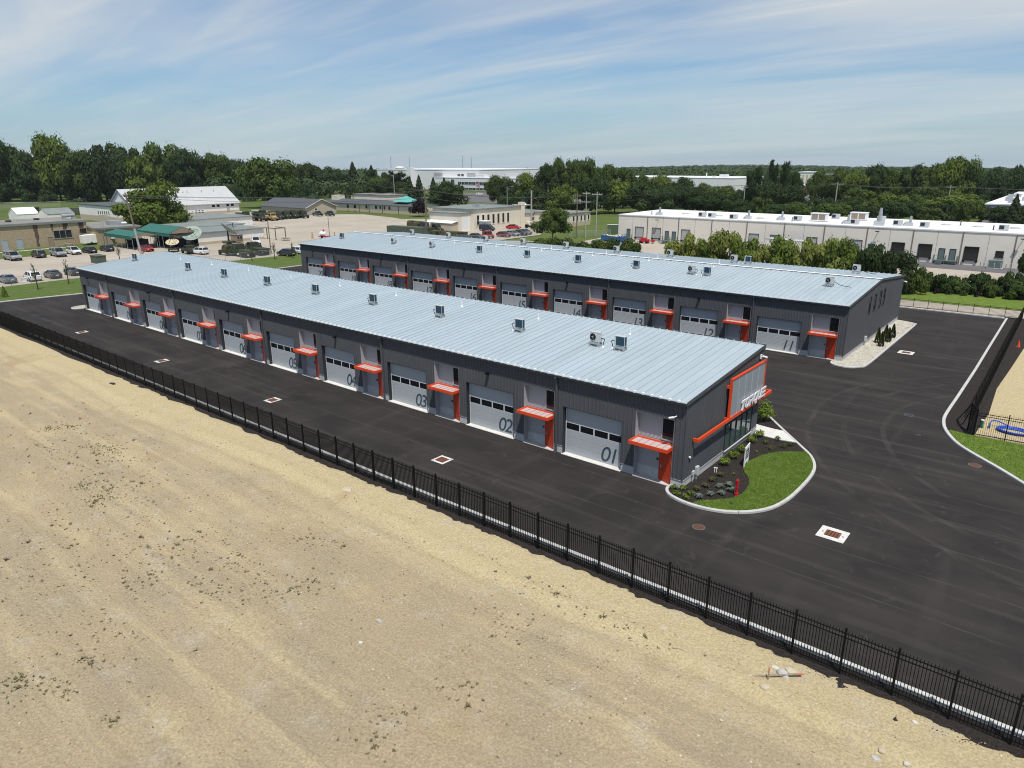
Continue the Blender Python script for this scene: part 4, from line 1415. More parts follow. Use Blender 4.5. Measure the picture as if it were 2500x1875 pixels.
for k, x in enumerate((-8.46, -18.01, -27.21, -36.38, -45.68, -54.77, -64.07, -72.95, -88.34)):
    door = (1, 2, 3, 4, 5, 6, 7, 8, 10)[k]
    condenser(x, 6.25, zA(6.25), False, 'roof condenser with its coil side out above the %s garage door' % ORD[door - 1])
condenser(-10.62, 6.25, zA(6.25), True, 'fan-side-out roof condenser beside the coil one above the first garage door')
for x in (-9.76, -18.83, -27.9, -37.09, -46.31, -55.51, -64.7, -73.73, -82.3):
    vent(roofA, x, 9.9, zA(9.9))
fanB = {1: 1, 2: 0, 3: 0, 4: 0, 5: 0, 6: 0, 7: 0, 8: 1, 9: 1}
for x, fan, lab in ((-89.04, 0, 'roof condenser on the front slope above the twentieth garage door'), (-75.03, 1, 'roof condenser on the front slope above the eighteenth garage door'), (-65.78, 1, 'roof condenser on the front slope above the seventeenth garage door'),
                    (-55.48, 0, 'roof condenser on the front slope above the sixteenth garage door'), (-46.19, 0, 'roof condenser on the front slope above the fifteenth garage door'), (-37.31, 0, 'roof condenser on the front slope above the fourteenth garage door'),
                    (-28.23, 0, 'roof condenser on the front slope above the thirteenth garage door'), (-20.47, 1, 'fan-side-out roof condenser of the pair above the twelfth garage door'), (-18.47, 0, 'coil-side-out roof condenser of the pair above the twelfth garage door')):
    condenser(x, 43.2, zA(43.2 - 37.17), bool(fan), lab)
condenser(-4.48, 43.9, zA(43.9 - 37.17), True, 'roof condenser with a long black hose above the eleventh garage door', hose=True)
YB2 = 37.17 + 2 * RIDGE_Y


def zB2(y):
    return EAVE_Z + SL * (YB2 - y - EAVE_Y) + 0.06


for k, (x, fan) in enumerate(((-4.74, 1), (-18.35, 0), (-20.3, 1), (-29.85, 1), (-37.84, 1), (-47.04, 1), (-55.67, 1), (-63.88, 1), (-72.79, 1), (-82.22, 1))):
    y = 55.8 if k < 4 else 54.2
    lab = 'roof condenser behind the white ridge, %s from the near end of the far row' % ORD[k]
    condenser(x, y, zB2(y), bool(fan), lab, hose=(k == 0))
for x in (-19.75, -29.01, -38.02, -47.17, -56.17, -65.3):
    vent(roofB, x + 0.51, 48.0 - 37.17, zA(48.0 - 37.17), 0.62)
for x in (-20.27, -29.22, -37.55, -47.41, -56.6):
    vent(roofB, x + 0.51, 50.9 - 37.17, zB2(50.9), 0.55)
# ---------------------------------------------------------------- small planting, hydrant, sign
mat('leaf_lime', (0.16, 0.22, 0.018), 0.6, var=(0.10, 0.16, 0.02), vscale=3, spec=0.3, transl=0.3)
mat('leaf_mid', (0.055, 0.105, 0.022), 0.6, var=(0.085, 0.14, 0.03), vscale=3, spec=0.3, transl=0.3)
mat('leaf_olive', (0.095, 0.10, 0.028), 0.7, var=(0.06, 0.065, 0.022), vscale=3, spec=0.3, transl=0.2)
mat('leaf_grey', (0.17, 0.21, 0.175), 0.7, var=(0.11, 0.15, 0.12), vscale=4, spec=0.3, transl=0.2)
mat('leaf_conifer', (0.030, 0.050, 0.012), 0.8, var=(0.055, 0.065, 0.018), vscale=3, spec=0.2)
mat('bark', (0.085, 0.065, 0.05), 0.95, var=(0.055, 0.042, 0.032), vscale=6, spec=0.1)


def leafball(mb, cx, cy, cz, rx, rz, n, ls, r_, up=0.35):
    for _ in range(n):
        u, a = r_.uniform(-0.6, 1), r_.random() * 6.283
        s = math.sqrt(max(0, 1 - u * u))
        k = r_.uniform(0.55, 1.0)
        x, y, z = cx + rx * s * math.cos(a) * k, cy + rx * s * math.sin(a) * k, cz + rz * u * k
        d = Vector((s * math.cos(a) + r_.gauss(0, .4), s * math.sin(a) + r_.gauss(0, .4), u + up + r_.gauss(0, .4))).normalized()
        t = d.cross(Vector((r_.random() - .5, r_.random() - .5, r_.random() - .5))).normalized()
        b_ = d.cross(t)
        L = ls * r_.uniform(0.7, 1.3)
        p = Vector((x, y, z))
        mb.add([p - t * L, p - b_ * L * 0.45, p + t * L, p + b_ * L * 0.45], [(0, 1, 2, 3)])


def shrub_plant(x, y, r0, h, m, label, n=110, ls=0.07, name='shrub', z=0.07, group='plants in the island bed'):
    r_ = random.Random(int(x * 977 + y * 331))
    root = empty(name, (x, y, z))
    tag(root, label, 'plant', group)
    mb = MB()
    for k in range(5):
        a = r_.random() * 6.28
        leafball(mb, r0 * 0.4 * math.cos(a), r0 * 0.4 * math.sin(a), h * r_.uniform(0.4, 0.65), r0 * 0.65, h * 0.42, n // 5, ls, r_)
    mb.build('foliage', m, root)
    st = MB()
    for k in range(4):
        a = r_.random() * 6.28
        st.tube([(0, 0, -0.03), (r0 * 0.5 * math.cos(a), r0 * 0.5 * math.sin(a), h * 0.6)], 0.012, 4)
    st.build('stem', 'bark', root)


def grass_plant(x, y, s, m, label, n=46, z=0.07):
    r_ = random.Random(int(x * 571 + y * 97))
    root = empty('tuft_plant', (x, y, z))
    tag(root, label, 'plant', 'plants in the island bed')
    mb = MB()
    tuft(mb, 0, 0, 0, s, n, r_, 0.75)
    mb.build('foliage', m, root)


lime = [(-0.35, -0.4, 'by the kerb end at the near corner'), (0.2, -0.08, 'against the near plinth corner'), (0.18, -1.01, 'just inside the island kerb'), (0.88, -1.12, 'nearest the island kerb point'), (0.89, -0.44, 'between the kerb and the grey tufts')]
for x, y, t in lime:
    shrub_plant(x, y, 0.26, 0.32, 'leaf_lime', 'small yellow green plant ' + t, 90, 0.07)
for k, (x, y) in enumerate(((0.75, 4.98), (0.67, 6.58), (0.73, 7.93), (0.68, 9.86), (0.62, 11.41))):
    shrub_plant(x, y, 0.42, 0.62, 'leaf_lime', 'yellow green shrub under the gable wall, %s from the near corner' % ORD[k], 170, 0.085)
for k, (x, y) in enumerate(((1.43, -0.57), (1.83, 0.2), (2.35, 0.73), (1.82, 1.57), (2.64, 1.53), (2.2, 2.2))):
    grass_plant(x, y, 0.42, 'leaf_grey', 'silvery tuft in the mulch bed near the hydrant, %s from the kerb' % ORD[k])
for k, (x, y) in enumerate(((0.9, 0.37), (1.12, 1.12), (1.08, 2.17), (1.18, 3.24))):
    grass_plant(x, y, 0.40, 'leaf_olive', 'olive grass clump in the bed by the wall, %s from the corner' % ORD[k])
for x, y, t in ((1.52, 10.53, 'nearest the wall'), (2.13, 9.64, 'behind the signboard'), (1.93, 11.64, 'closest to the walkway'), (2.69, 10.54, 'in the middle of the bed'), (3.04, 11.27, 'at the kerb by the walkway')):
    shrub_plant(x, y, 0.28, 0.36, 'leaf_olive' if 'middle' in t or 'behind' in t else 'leaf_mid', 'low green plant in the upper bed ' + t, 90, 0.06)
for x, y, t in ((1.69, 4.03, 'in front of the lawn curve'), (1.51, 8.55, 'beside the signboard'), (1.9, 9.01, 'above the signboard')):
    shrub_plant(x, y, 0.15, 0.16, 'leaf_lime' if y < 8.8 else 'leaf_mid', 'tiny ground plant ' + t, 40, 0.05)
shrub_plant(-0.8, 16.1, 0.72, 1.35, 'leaf_lime', 'tall leafy yellow green shrub behind the walkway, the farther one', 300, 0.12)
shrub_plant(-0.15, 14.95, 0.72, 1.15, 'leaf_lime', 'tall leafy yellow green shrub behind the walkway, the nearer one', 300, 0.12)

# hydrant (red stand post)
h_ = empty('fire_standpipe', (3.07, 1.2, 0.10))
tag(h_, 'red fire standpipe at the edge of the bed and island lawn', 'hydrant')
MB().cyl(0, 0, -0.05, 0.16, 0.13, 12).cyl(0, 0, 0.16, 0.9, 0.075, 12).build('barrel', 'red_paint', h_)
MB().cyl(0, 0, 0.90, 0.98, 0.105, 12).cyl(0, 0, 0.98, 1.08, 0.085, 12, 0.05).build('cap', 'red_paint', h_)
MB().tube([(0, 0.0, 0.78), (0.11, -0.04, 0.78)], 0.045, 8).build('outlet', 'red_paint', h_)
MB().cyl(0, 0, 0.5, 0.56, 0.095, 12).build('flange', 'red_paint', h_)

# white A-frame signboard
s_ = empty('signboard', (1.78, 5.98, 0.07), R(97))
tag(s_, 'white framed yard signboard with a small black panel on the lawn edge', 'sign')
MB().box(-0.50, -0.035, 0, -0.42, 0.035, 1.42).build('post', 'white_metal', s_)
MB().box(0.42, -0.035, 0, 0.50, 0.035, 1.42).build('post', 'white_metal', s_)
for z in (1.36, 1.20, 0.40, 0.22):
    MB().box(-0.56 if z == 1.36 else -0.42, -0.03, z, 0.56 if z == 1.36 else 0.42, 0.03, z + 0.08).build('rail', 'white_metal', s_)
MB().box(-0.40, -0.02, 0.50, 0.40, 0.02, 1.19).build('panel', 'trim_dark', s_)
MB().box(-0.22, -0.026, 0.95, 0.22, -0.021, 1.02).box(-0.28, -0.026, 0.80, 0.28, -0.021, 0.85).box(-0.15, -0.026, 0.66, 0.15, -0.021, 0.70).build('panel_print', 'letter_white', s_)
s_ = empty('yard_tag', (0.62, 3.55, 0.07), R(20))
tag(s_, 'tiny white valve markers in the mulch beside the meter box', 'marker')
MB().tube([(0, 0, 0), (0, 0, 0.38)], 0.025, 6).tube([(0.12, 0.02, 0), (0.12, 0.02, 0.3)], 0.025, 6).bar((-0.06, 0, 0.34), (0.2, 0.02, 0.32), 0.05).build('pipes', 'white_metal', s_)

# arborvitae in the gravel bed
def arborvitae(x, y, h, label, r0=0.36, z=0.06, group='slim evergreens in the white gravel bed'):
    r_ = random.Random(int(x * 71 + y * 53))
    root = empty('arborvitae', (x, y, z))
    tag(root, label, 'evergreen', group)
    mb = MB()
    for _ in range(900):
        t = r_.random() ** 0.8
        rr = r0 * (1 - t) ** 0.75 * (0.75 + 0.25 * r_.random()) * (0.6 + 0.4 * min(1, t * 8))
        a = r_.random() * 6.283
        p = Vector((rr * math.cos(a), rr * math.sin(a), h * t))
        d = Vector((math.cos(a) * .5, math.sin(a) * .5, 1)).normalized()
        t2 = d.cross(Vector((math.cos(a + 1 + r_.random()), math.sin(a + 1), 0.2))).normalized()
        L = 0.085
        mb.add([p - d * L, p + t2 * L * 0.6, p + d * L * 1.3, p - t2 * L * 0.6], [(0, 1, 2, 3)])
    mb.build('crown', 'leaf_conifer', root)
    MB().cyl(0, 0, -0.05, h * 0.7, 0.06, 6, 0.02).build('trunk', 'bark', root)


for (x, y, h), t in zip(((1.15, 45.9, 1.65), (0.45, 47.5, 1.7), (1.29, 48.58, 1.62), (0.70, 50.04, 1.6), (1.24, 51.01, 1.6)), ('nearest the camera', 'close to the wall, second of the five', 'in the middle of the five', 'close to the wall, fourth of the five', 'farthest of the five')):
    arborvitae(x, y, h, 'slim pointed evergreen in the white gravel, ' + t)

# hose, pipe stub, cone behind the right fence
o = MB().tube([(13.62, 24.2, 0.06), (13.62, 24.3, 0.5), (13.75, 24.6, 0.62), (14.1, 25.0, 0.5), (14.8, 25.2, 0.2), (15.6, 24.9, 0.08), (17, 24.6, 0.08), (19, 25.2, 0.08)], 0.05, 7).build('blue_hose', 'blue_hose', smooth=True)
mb = MB()
for k in range(3):
    pts = [(15.2 + (0.95 + 0.08 * k) * math.cos(a * 0.3142), 24.3 + (0.62 + 0.06 * k) * math.sin(a * 0.3142), 0.10 + 0.07 * k) for a in range(21)]
    mb.tube(pts, 0.05, 7, cap=False)
mb.build('hose_coil', 'blue_hose', o, smooth=True)
tag(o, 'bright blue hose coiled on the sand behind the right fence', 'hose')
o = MB().cyl(13.15, 24.0, 0.0, 0.62, 0.11, 10).build('pipe_stub', 'green_pvc')
MB().cyl(13.15, 24.0, 0.62, 0.70, 0.12, 10).build('pipe_cap', 'white_metal', o)
tag(o, 'green capped pipe stub standing behind the right fence corner', 'pipe')
o = MB().cyl(12.9, 55.0, 0.04, 0.08, 0.22, 12).cyl(12.9, 55.0, 0.08, 0.80, 0.16, 12, 0.03).build('traffic_cone', 'orange')
tag(o, 'orange traffic cone behind the right side fence', 'cone')
o = MB().tube([(11.0, 42.8, 0.06), (11.0, 42.8, 0.55)], 0.015, 5).tube([(10.9, 42.6, 0.1), (11.2, 42.9, 0.12)], 0.02, 5).build('yellow_marker', 'leaf_lime')
tag(o, 'thin yellow utility marker in the right mulch bed', 'marker')
# ---------------------------------------------------------------- ground beyond the lot
YARD = [(-123.2, -60), (-165.2, -60), (-165.2, 32), (-160, 33.2), (-174, 33.2), (-174, 43), (-215, 60), (-262, 78), (-262, 124), (-226, 124), (-222, 129), (-216.4, 138.1), (-207, 144.2), (-184.7, 139.9), (-177, 136.9), (-168, 146),
        (-128, 146), (-118, 146), (-112, 136), (-103, 121.5), (-103, 100), (-113, 96), (-112, 84), (-119.5, 66), (-121.5, 45), (-122.8, 12)]
sheet('parking_yard', YARD, 0.012, 'concrete_yard', 'worn pale concrete yard full of parked army trucks and cars', 'pavement')
sheet('brick_front_lawn', [(-165.3, -60), (-183.0, -60), (-183.0, 36), (-172, 36), (-165.3, 32)], 0.03, 'dry_lawn', 'narrow lawn between the brick building and the parked cars', 'lawn')
sheet('footpath', [(-179.2, -60), (-178.2, -60), (-178.2, 30), (-179.2, 30)], 0.036, 'concrete_white', 'pale footpath along the brick building', 'path')
sheet('warehouse_apron', [(-86.5, 138), (-84, 112), (-66, 104), (-58, 101), (60, 100), (60, 115.6), (-30, 116), (-50, 123.9), (-79.5, 124), (-79.5, 138)], 0.026, 'concrete_yard', 'pale concrete apron in front of the cream warehouse', 'pavement')
sheet('gravel_margin', [(-50, 123.9), (-30, 116.05), (60, 115.65), (60, 124)], 0.028, 'old_asphalt', 'dark gravel margin below the cream warehouse wall', 'gravel')
sheet('far_road', [(-600, 270), (-391, 259), (-330, 233.7), (-270, 210), (-240, 203), (-240, 196), (-272, 203), (-332, 224), (-392, 246), (-600, 258)], -0.03, 'concrete_yard', 'pale road crossing behind the low office buildings', 'road')
sheet('factory_lot', [(-300, 330), (-310, 262), (-262, 240), (-215, 232), (-190, 260), (-215, 330)], -0.03, 'old_asphalt', 'grey asphalt car park in front of the white factory', 'road')
sheet('right_far_lot', [(-140, 400), (-150, 330), (-95, 300), (-70, 330), (-70, 400)], -0.03, 'old_asphalt', 'far grey car park among trees at the right', 'road')
sheet('side_path', [(-104, 99), (-96, 103.5), (-86, 111), (-87.5, 113), (-98, 106), (-105, 102)], 0.026, 'concrete_yard', 'gravel path below the round tree', 'path')

mat('brick_tan', (0.40, 0.325, 0.225), 0.9, var=(0.31, 0.24, 0.16), vscale=1.6, stretch=(1, 1, 3), bump=0.4, bscale=8, spec=0.1)
mat('stain', (0.05, 0.035, 0.028), 0.95, var=(0.12, 0.085, 0.055), vscale=1.0, stretch=(1, 1, .3))
mat('roof_flat_grey', (0.23, 0.22, 0.20), 0.9, var=(0.17, 0.165, 0.15), vscale=0.3)
mat('roof_green_grey', (0.20, 0.225, 0.215), 0.7, var=(0.16, 0.18, 0.17), vscale=0.4)
mat('roof_shingle', (0.085, 0.092, 0.105), 0.9, var=(0.065, 0.07, 0.08), vscale=1.5)
mat('roof_pale', (0.47, 0.48, 0.48), 0.5, var=(0.41, 0.42, 0.42), vscale=0.6, stretch=(0.2, 3, 1))
mat('roof_white', (0.72, 0.73, 0.74), 0.7, var=(0.62, 0.63, 0.64), vscale=0.25)
mat('wall_cream', (0.68, 0.63, 0.52), 0.85, var=(0.63, 0.58, 0.48), vscale=0.5, spec=0.2)
mat('wall_cream_low', (0.46, 0.385, 0.29), 0.85, spec=0.2)
mat('wall_white', (0.76, 0.75, 0.71), 0.8, var=(0.70, 0.69, 0.65), vscale=0.6, spec=0.2)
mat('wall_factory', (0.70, 0.70, 0.71), 0.6, spec=0.3)
mat('wall_tilt', (0.71, 0.665, 0.595), 0.9, var=(0.66, 0.62, 0.55), vscale=0.35, var2=(0.58, 0.54, 0.475), v2scale=0.8, v2lo=0.6, v2hi=0.85, spec=0.2)
mat('joint', (0.16, 0.145, 0.125), 0.9)
mat('wall_brown', (0.46, 0.40, 0.31), 0.85, spec=0.2)
mat('brick_red', (0.16, 0.06, 0.045), 0.9)
mat('canopy_green', (0.030, 0.125, 0.098), 0.6, spec=0.3)
mat('teal_roof', (0.10, 0.36, 0.33), 0.6)
mat('door_blue', (0.30, 0.37, 0.42), 0.6)
mat('door_teal', (0.105, 0.145, 0.140), 0.6)
mat('shutter', (0.38, 0.385, 0.385), 0.6)
mat('window_dark', (0.012, 0.014, 0.017), 0.15, spec=0.5)
mat('army_green', (0.055, 0.068, 0.040), 0.8, var=(0.035, 0.04, 0.026), vscale=0.9, spec=0.2)
mat('army_camo', (0.060, 0.078, 0.032), 0.85, var=(0.022, 0.022, 0.016), vscale=0.8, lo=0.47, hi=0.53, var2=(0.10, 0.075, 0.045), v2scale=0.55, v2lo=0.55, v2hi=0.6, spec=0.2)
mat('army_tan', (0.36, 0.25, 0.10), 0.8)
mat('container_green', (0.075, 0.095, 0.065), 0.7, var=(0.06, 0.08, 0.055), vscale=0.8)
mat('dish_pale', (0.27, 0.325, 0.28), 0.6)
mat('dish_tan', (0.48, 0.42, 0.27), 0.6)
mat('pole_wood', (0.16, 0.125, 0.095), 0.9)
mat('pole_pale', (0.34, 0.32, 0.29), 0.8)
mat('wire', (0.03, 0.03, 0.03), 0.6)
mat('tarp_blue', (0.02, 0.09, 0.24), 0.6)


def wall_windows(root, face, pos, spans, z0, z1, fm='wall_white', pm_='window_dark', name='window', bars=0, t=0.07):
    """framed openings on a wall; face E/W = plane x=pos facing +x/-x, S = plane y=pos facing -y"""
    for a, b in spans:
        fr_ = MB()
        pn = MB()

        def bx(mb, u0, u1, w0, w1, d0, d1):
            if face == 'S':
                mb.box(u0, pos - d1, w0, u1, pos - d0, w1)
            else:
                mb.box(pos + d0, u0, w0, pos + d1, u1, w1)
        f = 0.09
        bx(fr_, a - f, a, z0 - f, z1 + f, 0.002, t)
        bx(fr_, b, b + f, z0 - f, z1 + f, 0.002, t)
        bx(fr_, a, b, z1, z1 + f, 0.002, t)
        bx(fr_, a - 2 * f, b + 2 * f, z0 - f * 1.4, z0, 0.002, t * 1.6)
        for k in range(bars):
            c = a + (b - a) * (k + 1) / (bars + 1)
            bx(fr_, c - 0.04, c + 0.04, z0, z1, 0.002, t * 0.9)
        bx(pn, a, b, z0, z1, 0.002, 0.02)
        w_ = fr_.build(name, fm, root)
        pn.build('pane' if name == 'window' else 'leaf', pm_, w_)


def block(name, x0, x1, y0, y1, h, wm, rm, label, over=0.3, rt=0.25, ridge=None, low=None, cat='building', parapet=0.0, wall_name='wall', fall=0.0):
    """box building; ridge=('x'|'y', height) for a gable roof"""
    root = empty(name, ((x0 + x1) / 2, (y0 + y1) / 2, 0))
    tag(root, label, cat)
    cx, cy = (x0 + x1) / 2, (y0 + y1) / 2
    loc = (-cx, -cy, 0)
    if ridge:
        ax, rh = ridge
        if ax == 'y':
            MB().extrude([(x0, y0, 0), (x1, y0, 0), (x1, y0, h), (cx, y0, rh - 0.1), (x0, y0, h)], (0, y1 - y0, 0)).build('wall', wm, root, loc)
            sl = (rh - h) / (cx - x0)
            for s in (-1, 1):
                e = cx + s * ((x1 - x0) / 2 + over)
                ze = h - sl * over
                MB().extrude([(cx, y0 - over, rh), (e, y0 - over, ze), (e, y0 - over, ze - rt), (cx, y0 - over, rh - rt)], (0, y1 - y0 + 2 * over, 0)).build('roof', rm, root, loc)
        else:
            MB().extrude([(x0, y0, 0), (x0, y1, 0), (x0, y1, h), (x0, cy, rh - 0.1), (x0, y0, h)], (x1 - x0, 0, 0)).build('wall', wm, root, loc)
            sl = (rh - h) / (cy - y0)
            for s in (-1, 1):
                e = cy + s * ((y1 - y0) / 2 + over)
                ze = h - sl * over
                MB().extrude([(x0 - over, cy, rh), (x0 - over, e, ze), (x0 - over, e, ze - rt), (x0 - over, cy, rh - rt)], (x1 - x0 + 2 * over, 0, 0)).build('roof', rm, root, loc)
    else:
        MB().box(x0, y0, 0, x1, y1, h).build(wall_name, wm, root, loc)
        MB().extrude([(x1 + over, y0 - over, h + 0.003), (x1 + over, y0 - over, h + rt), (x0 - over, y0 - over, h + rt + fall), (x0 - over, y0 - over, h + 0.003)], (0, y1 - y0 + 2 * over, 0)).build('roof', rm, root, loc)
    if low:
        lm_, lh = low
        MB().box(x0 - 0.03, y0 - 0.03, -0.05, x1 + 0.03, y1 + 0.03, lh).build('base_course', lm_, root, loc)
    root['ox'] = cx
    holder = empty('wall_fittings', (-cx, -cy, 0))
    holder.parent = root
    return root, holder


def shift(root, obs):
    pass


class Loc:
    """adds fittings given in world coordinates under a building root"""
    def __init__(self, root):
        self.root = root
        self.off = Vector((root.location.x, root.location.y, 0))

    def box(self, name, m, *b, parent=None):
        mb = MB()
        for q in b:
            mb.box(*q)
        return mb.build(name, m, parent or self.root, None if parent else -self.off)

    def mesh(self, name, m, mb, parent=None, smooth=False):
        return mb.build(name, m, parent or self.root, None if parent else -self.off, smooth)

    def windows(self, face, pos, spans, z0, z1, **kw):
        before = set(bpy.data.objects)
        wall_windows(None, face, pos, spans, z0, z1, **kw)
        for o_ in set(bpy.data.objects) - before:
            if o_.parent is None:
                o_.parent = self.root
                o_.location = -self.off


def bld(*a, **k):
    root, holder = block(*a, **k)
    bpy.data.objects.remove(holder)
    del root['ox']
    return Loc(root)


# ---- tan brick building at the left
B = bld('brick_building', -199.5, -183.0, -20, 35.2, 5.6, 'brick_tan', 'roof_flat_grey', 'long tan brick building with a flat roof behind the parked cars', over=0.25, rt=0.35)
B.box('eave_band', 'roof_green_grey', (-182.98, -20.3, 5.45, -182.7, 35.5, 5.99))
B.windows('E', -183.0, [(27.4, 31.4)], 1.9, 3.75, fm='galv', bars=2)
B.windows('E', -183.0, [(33.4, 34.9)], 2.6, 3.9, fm='brick_tan')
B.windows('E', -183.0, [(16.1, 17.2)], 0.05, 2.35, fm='shutter', pm_='door_blue', name='door')
B.windows('E', -183.0, [(19.2, 20.3)], 0.05, 2.35, fm='shutter', pm_='door_blue', name='door')
B.windows('E', -183.0, [(26.0, 27.0)], 0.05, 2.3, fm='wood_grey', pm_='wood_grey', name='door')
for y0, w, z0 in ((23.2, 1.1, 0.3), (27.0, 0.6, 3.6), (29.6, 1.4, 3.9), (33.2, 1.3, 1.0), (15.9, 0.6, 4.0)):
    r_ = random.Random(int(y0 * 10))
    n = 9
    L_ = [(y0 + r_.uniform(-.12, .12) + 0.02 * k, 5.42 - (5.42 - z0) * k / n) for k in range(n + 1)]
    R_ = [(y0 + w * (1 - 0.45 * k / n) + r_.uniform(-.15, .15), 5.42 - (5.42 - z0) * k / n) for k in range(n + 1)]
    pts = L_ + R_[::-1]
    B.mesh('water_stain', 'stain', MB().extrude([(-182.992, y, z) for y, z in pts], (0.008, 0, 0)))
for x, y in ((-188, 12), (-187, 14.2), (-192, 20.2), (-194, 27)):
    B.box('roof_hatch', 'trim_dark', (x, y, 6.0, x + 1.3, y + 1.0, 6.35))
B.mesh('roof_duct', 'galv', MB().tube([(-188, 31.6, 6.9), (-188, 34.6, 7.0)], 0.42, 10).box(-188.5, 31.7, 5.9, -187.5, 32.4, 6.6).box(-188.5, 33.9, 5.9, -187.5, 34.6, 6.6), smooth=False)
B = bld('brick_annex', -198.0, -176.6, 35.3, 45.5, 3.9, 'brick_tan', 'roof_flat_grey', 'lower brick annex with a window unit beside the green carports', over=0.25, rt=0.3)
B.box('eave_band', 'roof_green_grey', (-176.58, 35.05, 3.75, -176.3, 45.7, 4.21))
B.windows('E', -176.6, [(37.9, 38.9)], 1.5, 3.0, fm='brick_tan')
B.box('window_unit', 'white_metal', (-176.5, 38.0, 1.35, -176.1, 38.8, 1.8))
B.box('rooftop_unit', 'galv', (-185, 40.6, 4.2, -182.5, 44, 5.3))
B.mesh('roof_fan', 'white_metal', MB().cyl(-181, 43.6, 4.2, 4.7, 0.4, 10).cyl(-181, 43.6, 4.7, 5.0, 0.75, 12, 0.5))
B.mesh('roof_ladder', 'galv', MB().bar((-176.3, 36.0, 0.3), (-176.3, 36.0, 6.2), 0.06).bar((-176.3, 36.7, 0.3), (-176.3, 36.7, 6.2), 0.06).bar((-176.3, 36, 4.6), (-176.3, 36.7, 4.6), .05).bar((-176.3, 36, 5.2), (-176.3, 36.7, 5.2), .05).bar((-176.3, 36, 5.8), (-176.3, 36.7, 5.8), .05))

# ---- white tents and green containers on the grass behind
for x0, x1, y0, y1, h, rh, m, lab in ((-296, -286.5, 50.5, 57.5, 2.2, 4.3, 'wall_white', 'white frame tent with a pale roof behind the brick building'),
                                      (-287, -277, 57.2, 66, 2.2, 4.0, 'roof_green_grey', 'white sided tent with a dark green roof behind the brick building')):
    bld('frame_tent', x0, x1, y0, y1, h, 'wall_white', m, lab, over=0.1, rt=0.12, ridge=('y', rh), cat='tent')
for k, (x, y, c, lab) in enumerate(((-335, 66, 'tarp_blue', 'blue covered bin standing on the far grass'), (-334, 70.5, 'trim_dark', 'dark covered bin standing on the far grass'))):
    o = MB().box(-1.3, -1.9, 0, 1.3, 1.9, 1.7).box(-1.4, -2.0, 1.7, 1.4, 2.0, 1.95).build('bin', c, loc=(x, y, 0))
    MB().box(1.301, -1.6, 0.3, 1.34, 1.6, 1.5).build('side_panel', c, o)
    tag(o, lab, 'bin')


def container(x, y, l, w, h, rz, label, m='container_green', z=0.02):
    root = empty('container', (x, y, z), rz)
    tag(root, label, 'container', 'green army containers')
    mb = MB().box(-l / 2, -w / 2, 0.1, l / 2, w / 2, h)
    n = int(l / 0.3)
    for s in (-1, 1):
        for k in range(n):
            xx = -l / 2 + (k + 0.3) * l / n
            mb.box(xx, s * w / 2, 0.25, xx + l / n * 0.45, s * (w / 2 + 0.04), h - 0.15)
    mb.build('body', m, root)
    mb = MB()
    for sx in (-1, 1):
        for sy in (-1, 1):
            mb.box(sx * l / 2 - 0.08, sy * w / 2 - 0.08, 0, sx * l / 2 + 0.08, sy * w / 2 + 0.08, h + 0.02)
    mb.build('corner_posts', m, root)
    MB().box(l / 2, -w / 2 + 0.15, 0.2, l / 2 + 0.05, -0.02, h - 0.15).build('door_leaf', m, root)
    MB().box(l / 2, 0.02, 0.2, l / 2 + 0.05, w / 2 - 0.15, h - 0.15).build('door_leaf', m, root)


container(-304, 75.5, 6.1, 2.4, 2.6, R(68), 'green container at the far left grass by the white wing, the left one')
container(-299, 79.5, 6.1, 2.4, 2.6, R(68), 'green container at the far left grass by the white wing, the right one')

# ---- white wing and big white gabled hall
B = bld('white_wing', -275, -242.6, 67.2, 88, 5.3, 'wall_white', 'roof_shingle', 'white flat roofed wing with a row of small windows by the tree', over=0.3, rt=0.3, low=('wall_cream_low', 1.9))
B.windows('S', 67.2, [(-258.6 + 1.75 * k, -257.7 + 1.75 * k) for k in range(6)], 2.4, 3.7, fm='wall_white')
B.mesh('rooftop_units', 'galv', MB().box(-249, 70, 5.6, -247.6, 71.5, 6.5).box(-247, 70.5, 5.6, -245.6, 72, 6.5).box(-245.2, 70.8, 5.6, -244, 72.2, 6.4))
B = bld('white_hall', -280, -260, 80, 122.4, 4.3, 'wall_white', 'roof_pale', 'large white hall with a pale seamed gable roof behind the bushy tree', over=0.6, rt=0.25, ridge=('y', 10.3), low=('wall_cream_low', 1.0))
B.windows('E', -260, [(103.0, 107.3)], 0.1, 3.5, fm='wall_white', pm_='white_metal', name='garage_door')
B.box('door_glazing', 'window_dark', *[(-259.98, 103.5 + 1.3 * k, 0.6 + 0.75 * j, -259.95, 104.2 + 1.3 * k, 0.95 + 0.75 * j) for k in range(3) for j in range(2)])
B.windows('E', -260, [(110.6, 111.9), (112.6, 113.9), (116.8, 118.1), (118.8, 120.1)], 2.6, 3.5, fm='wall_white')
B.windows('E', -260, [(117.0, 118.0)], 0.9, 2.0, fm='shutter', pm_='shutter', name='louver')
for y in (104.5, 110.5, 115.5):
    B.mesh('roof_pipe', 'galv', MB().cyl(-266.5, y, 7.5, 9.2, 0.12, 8))

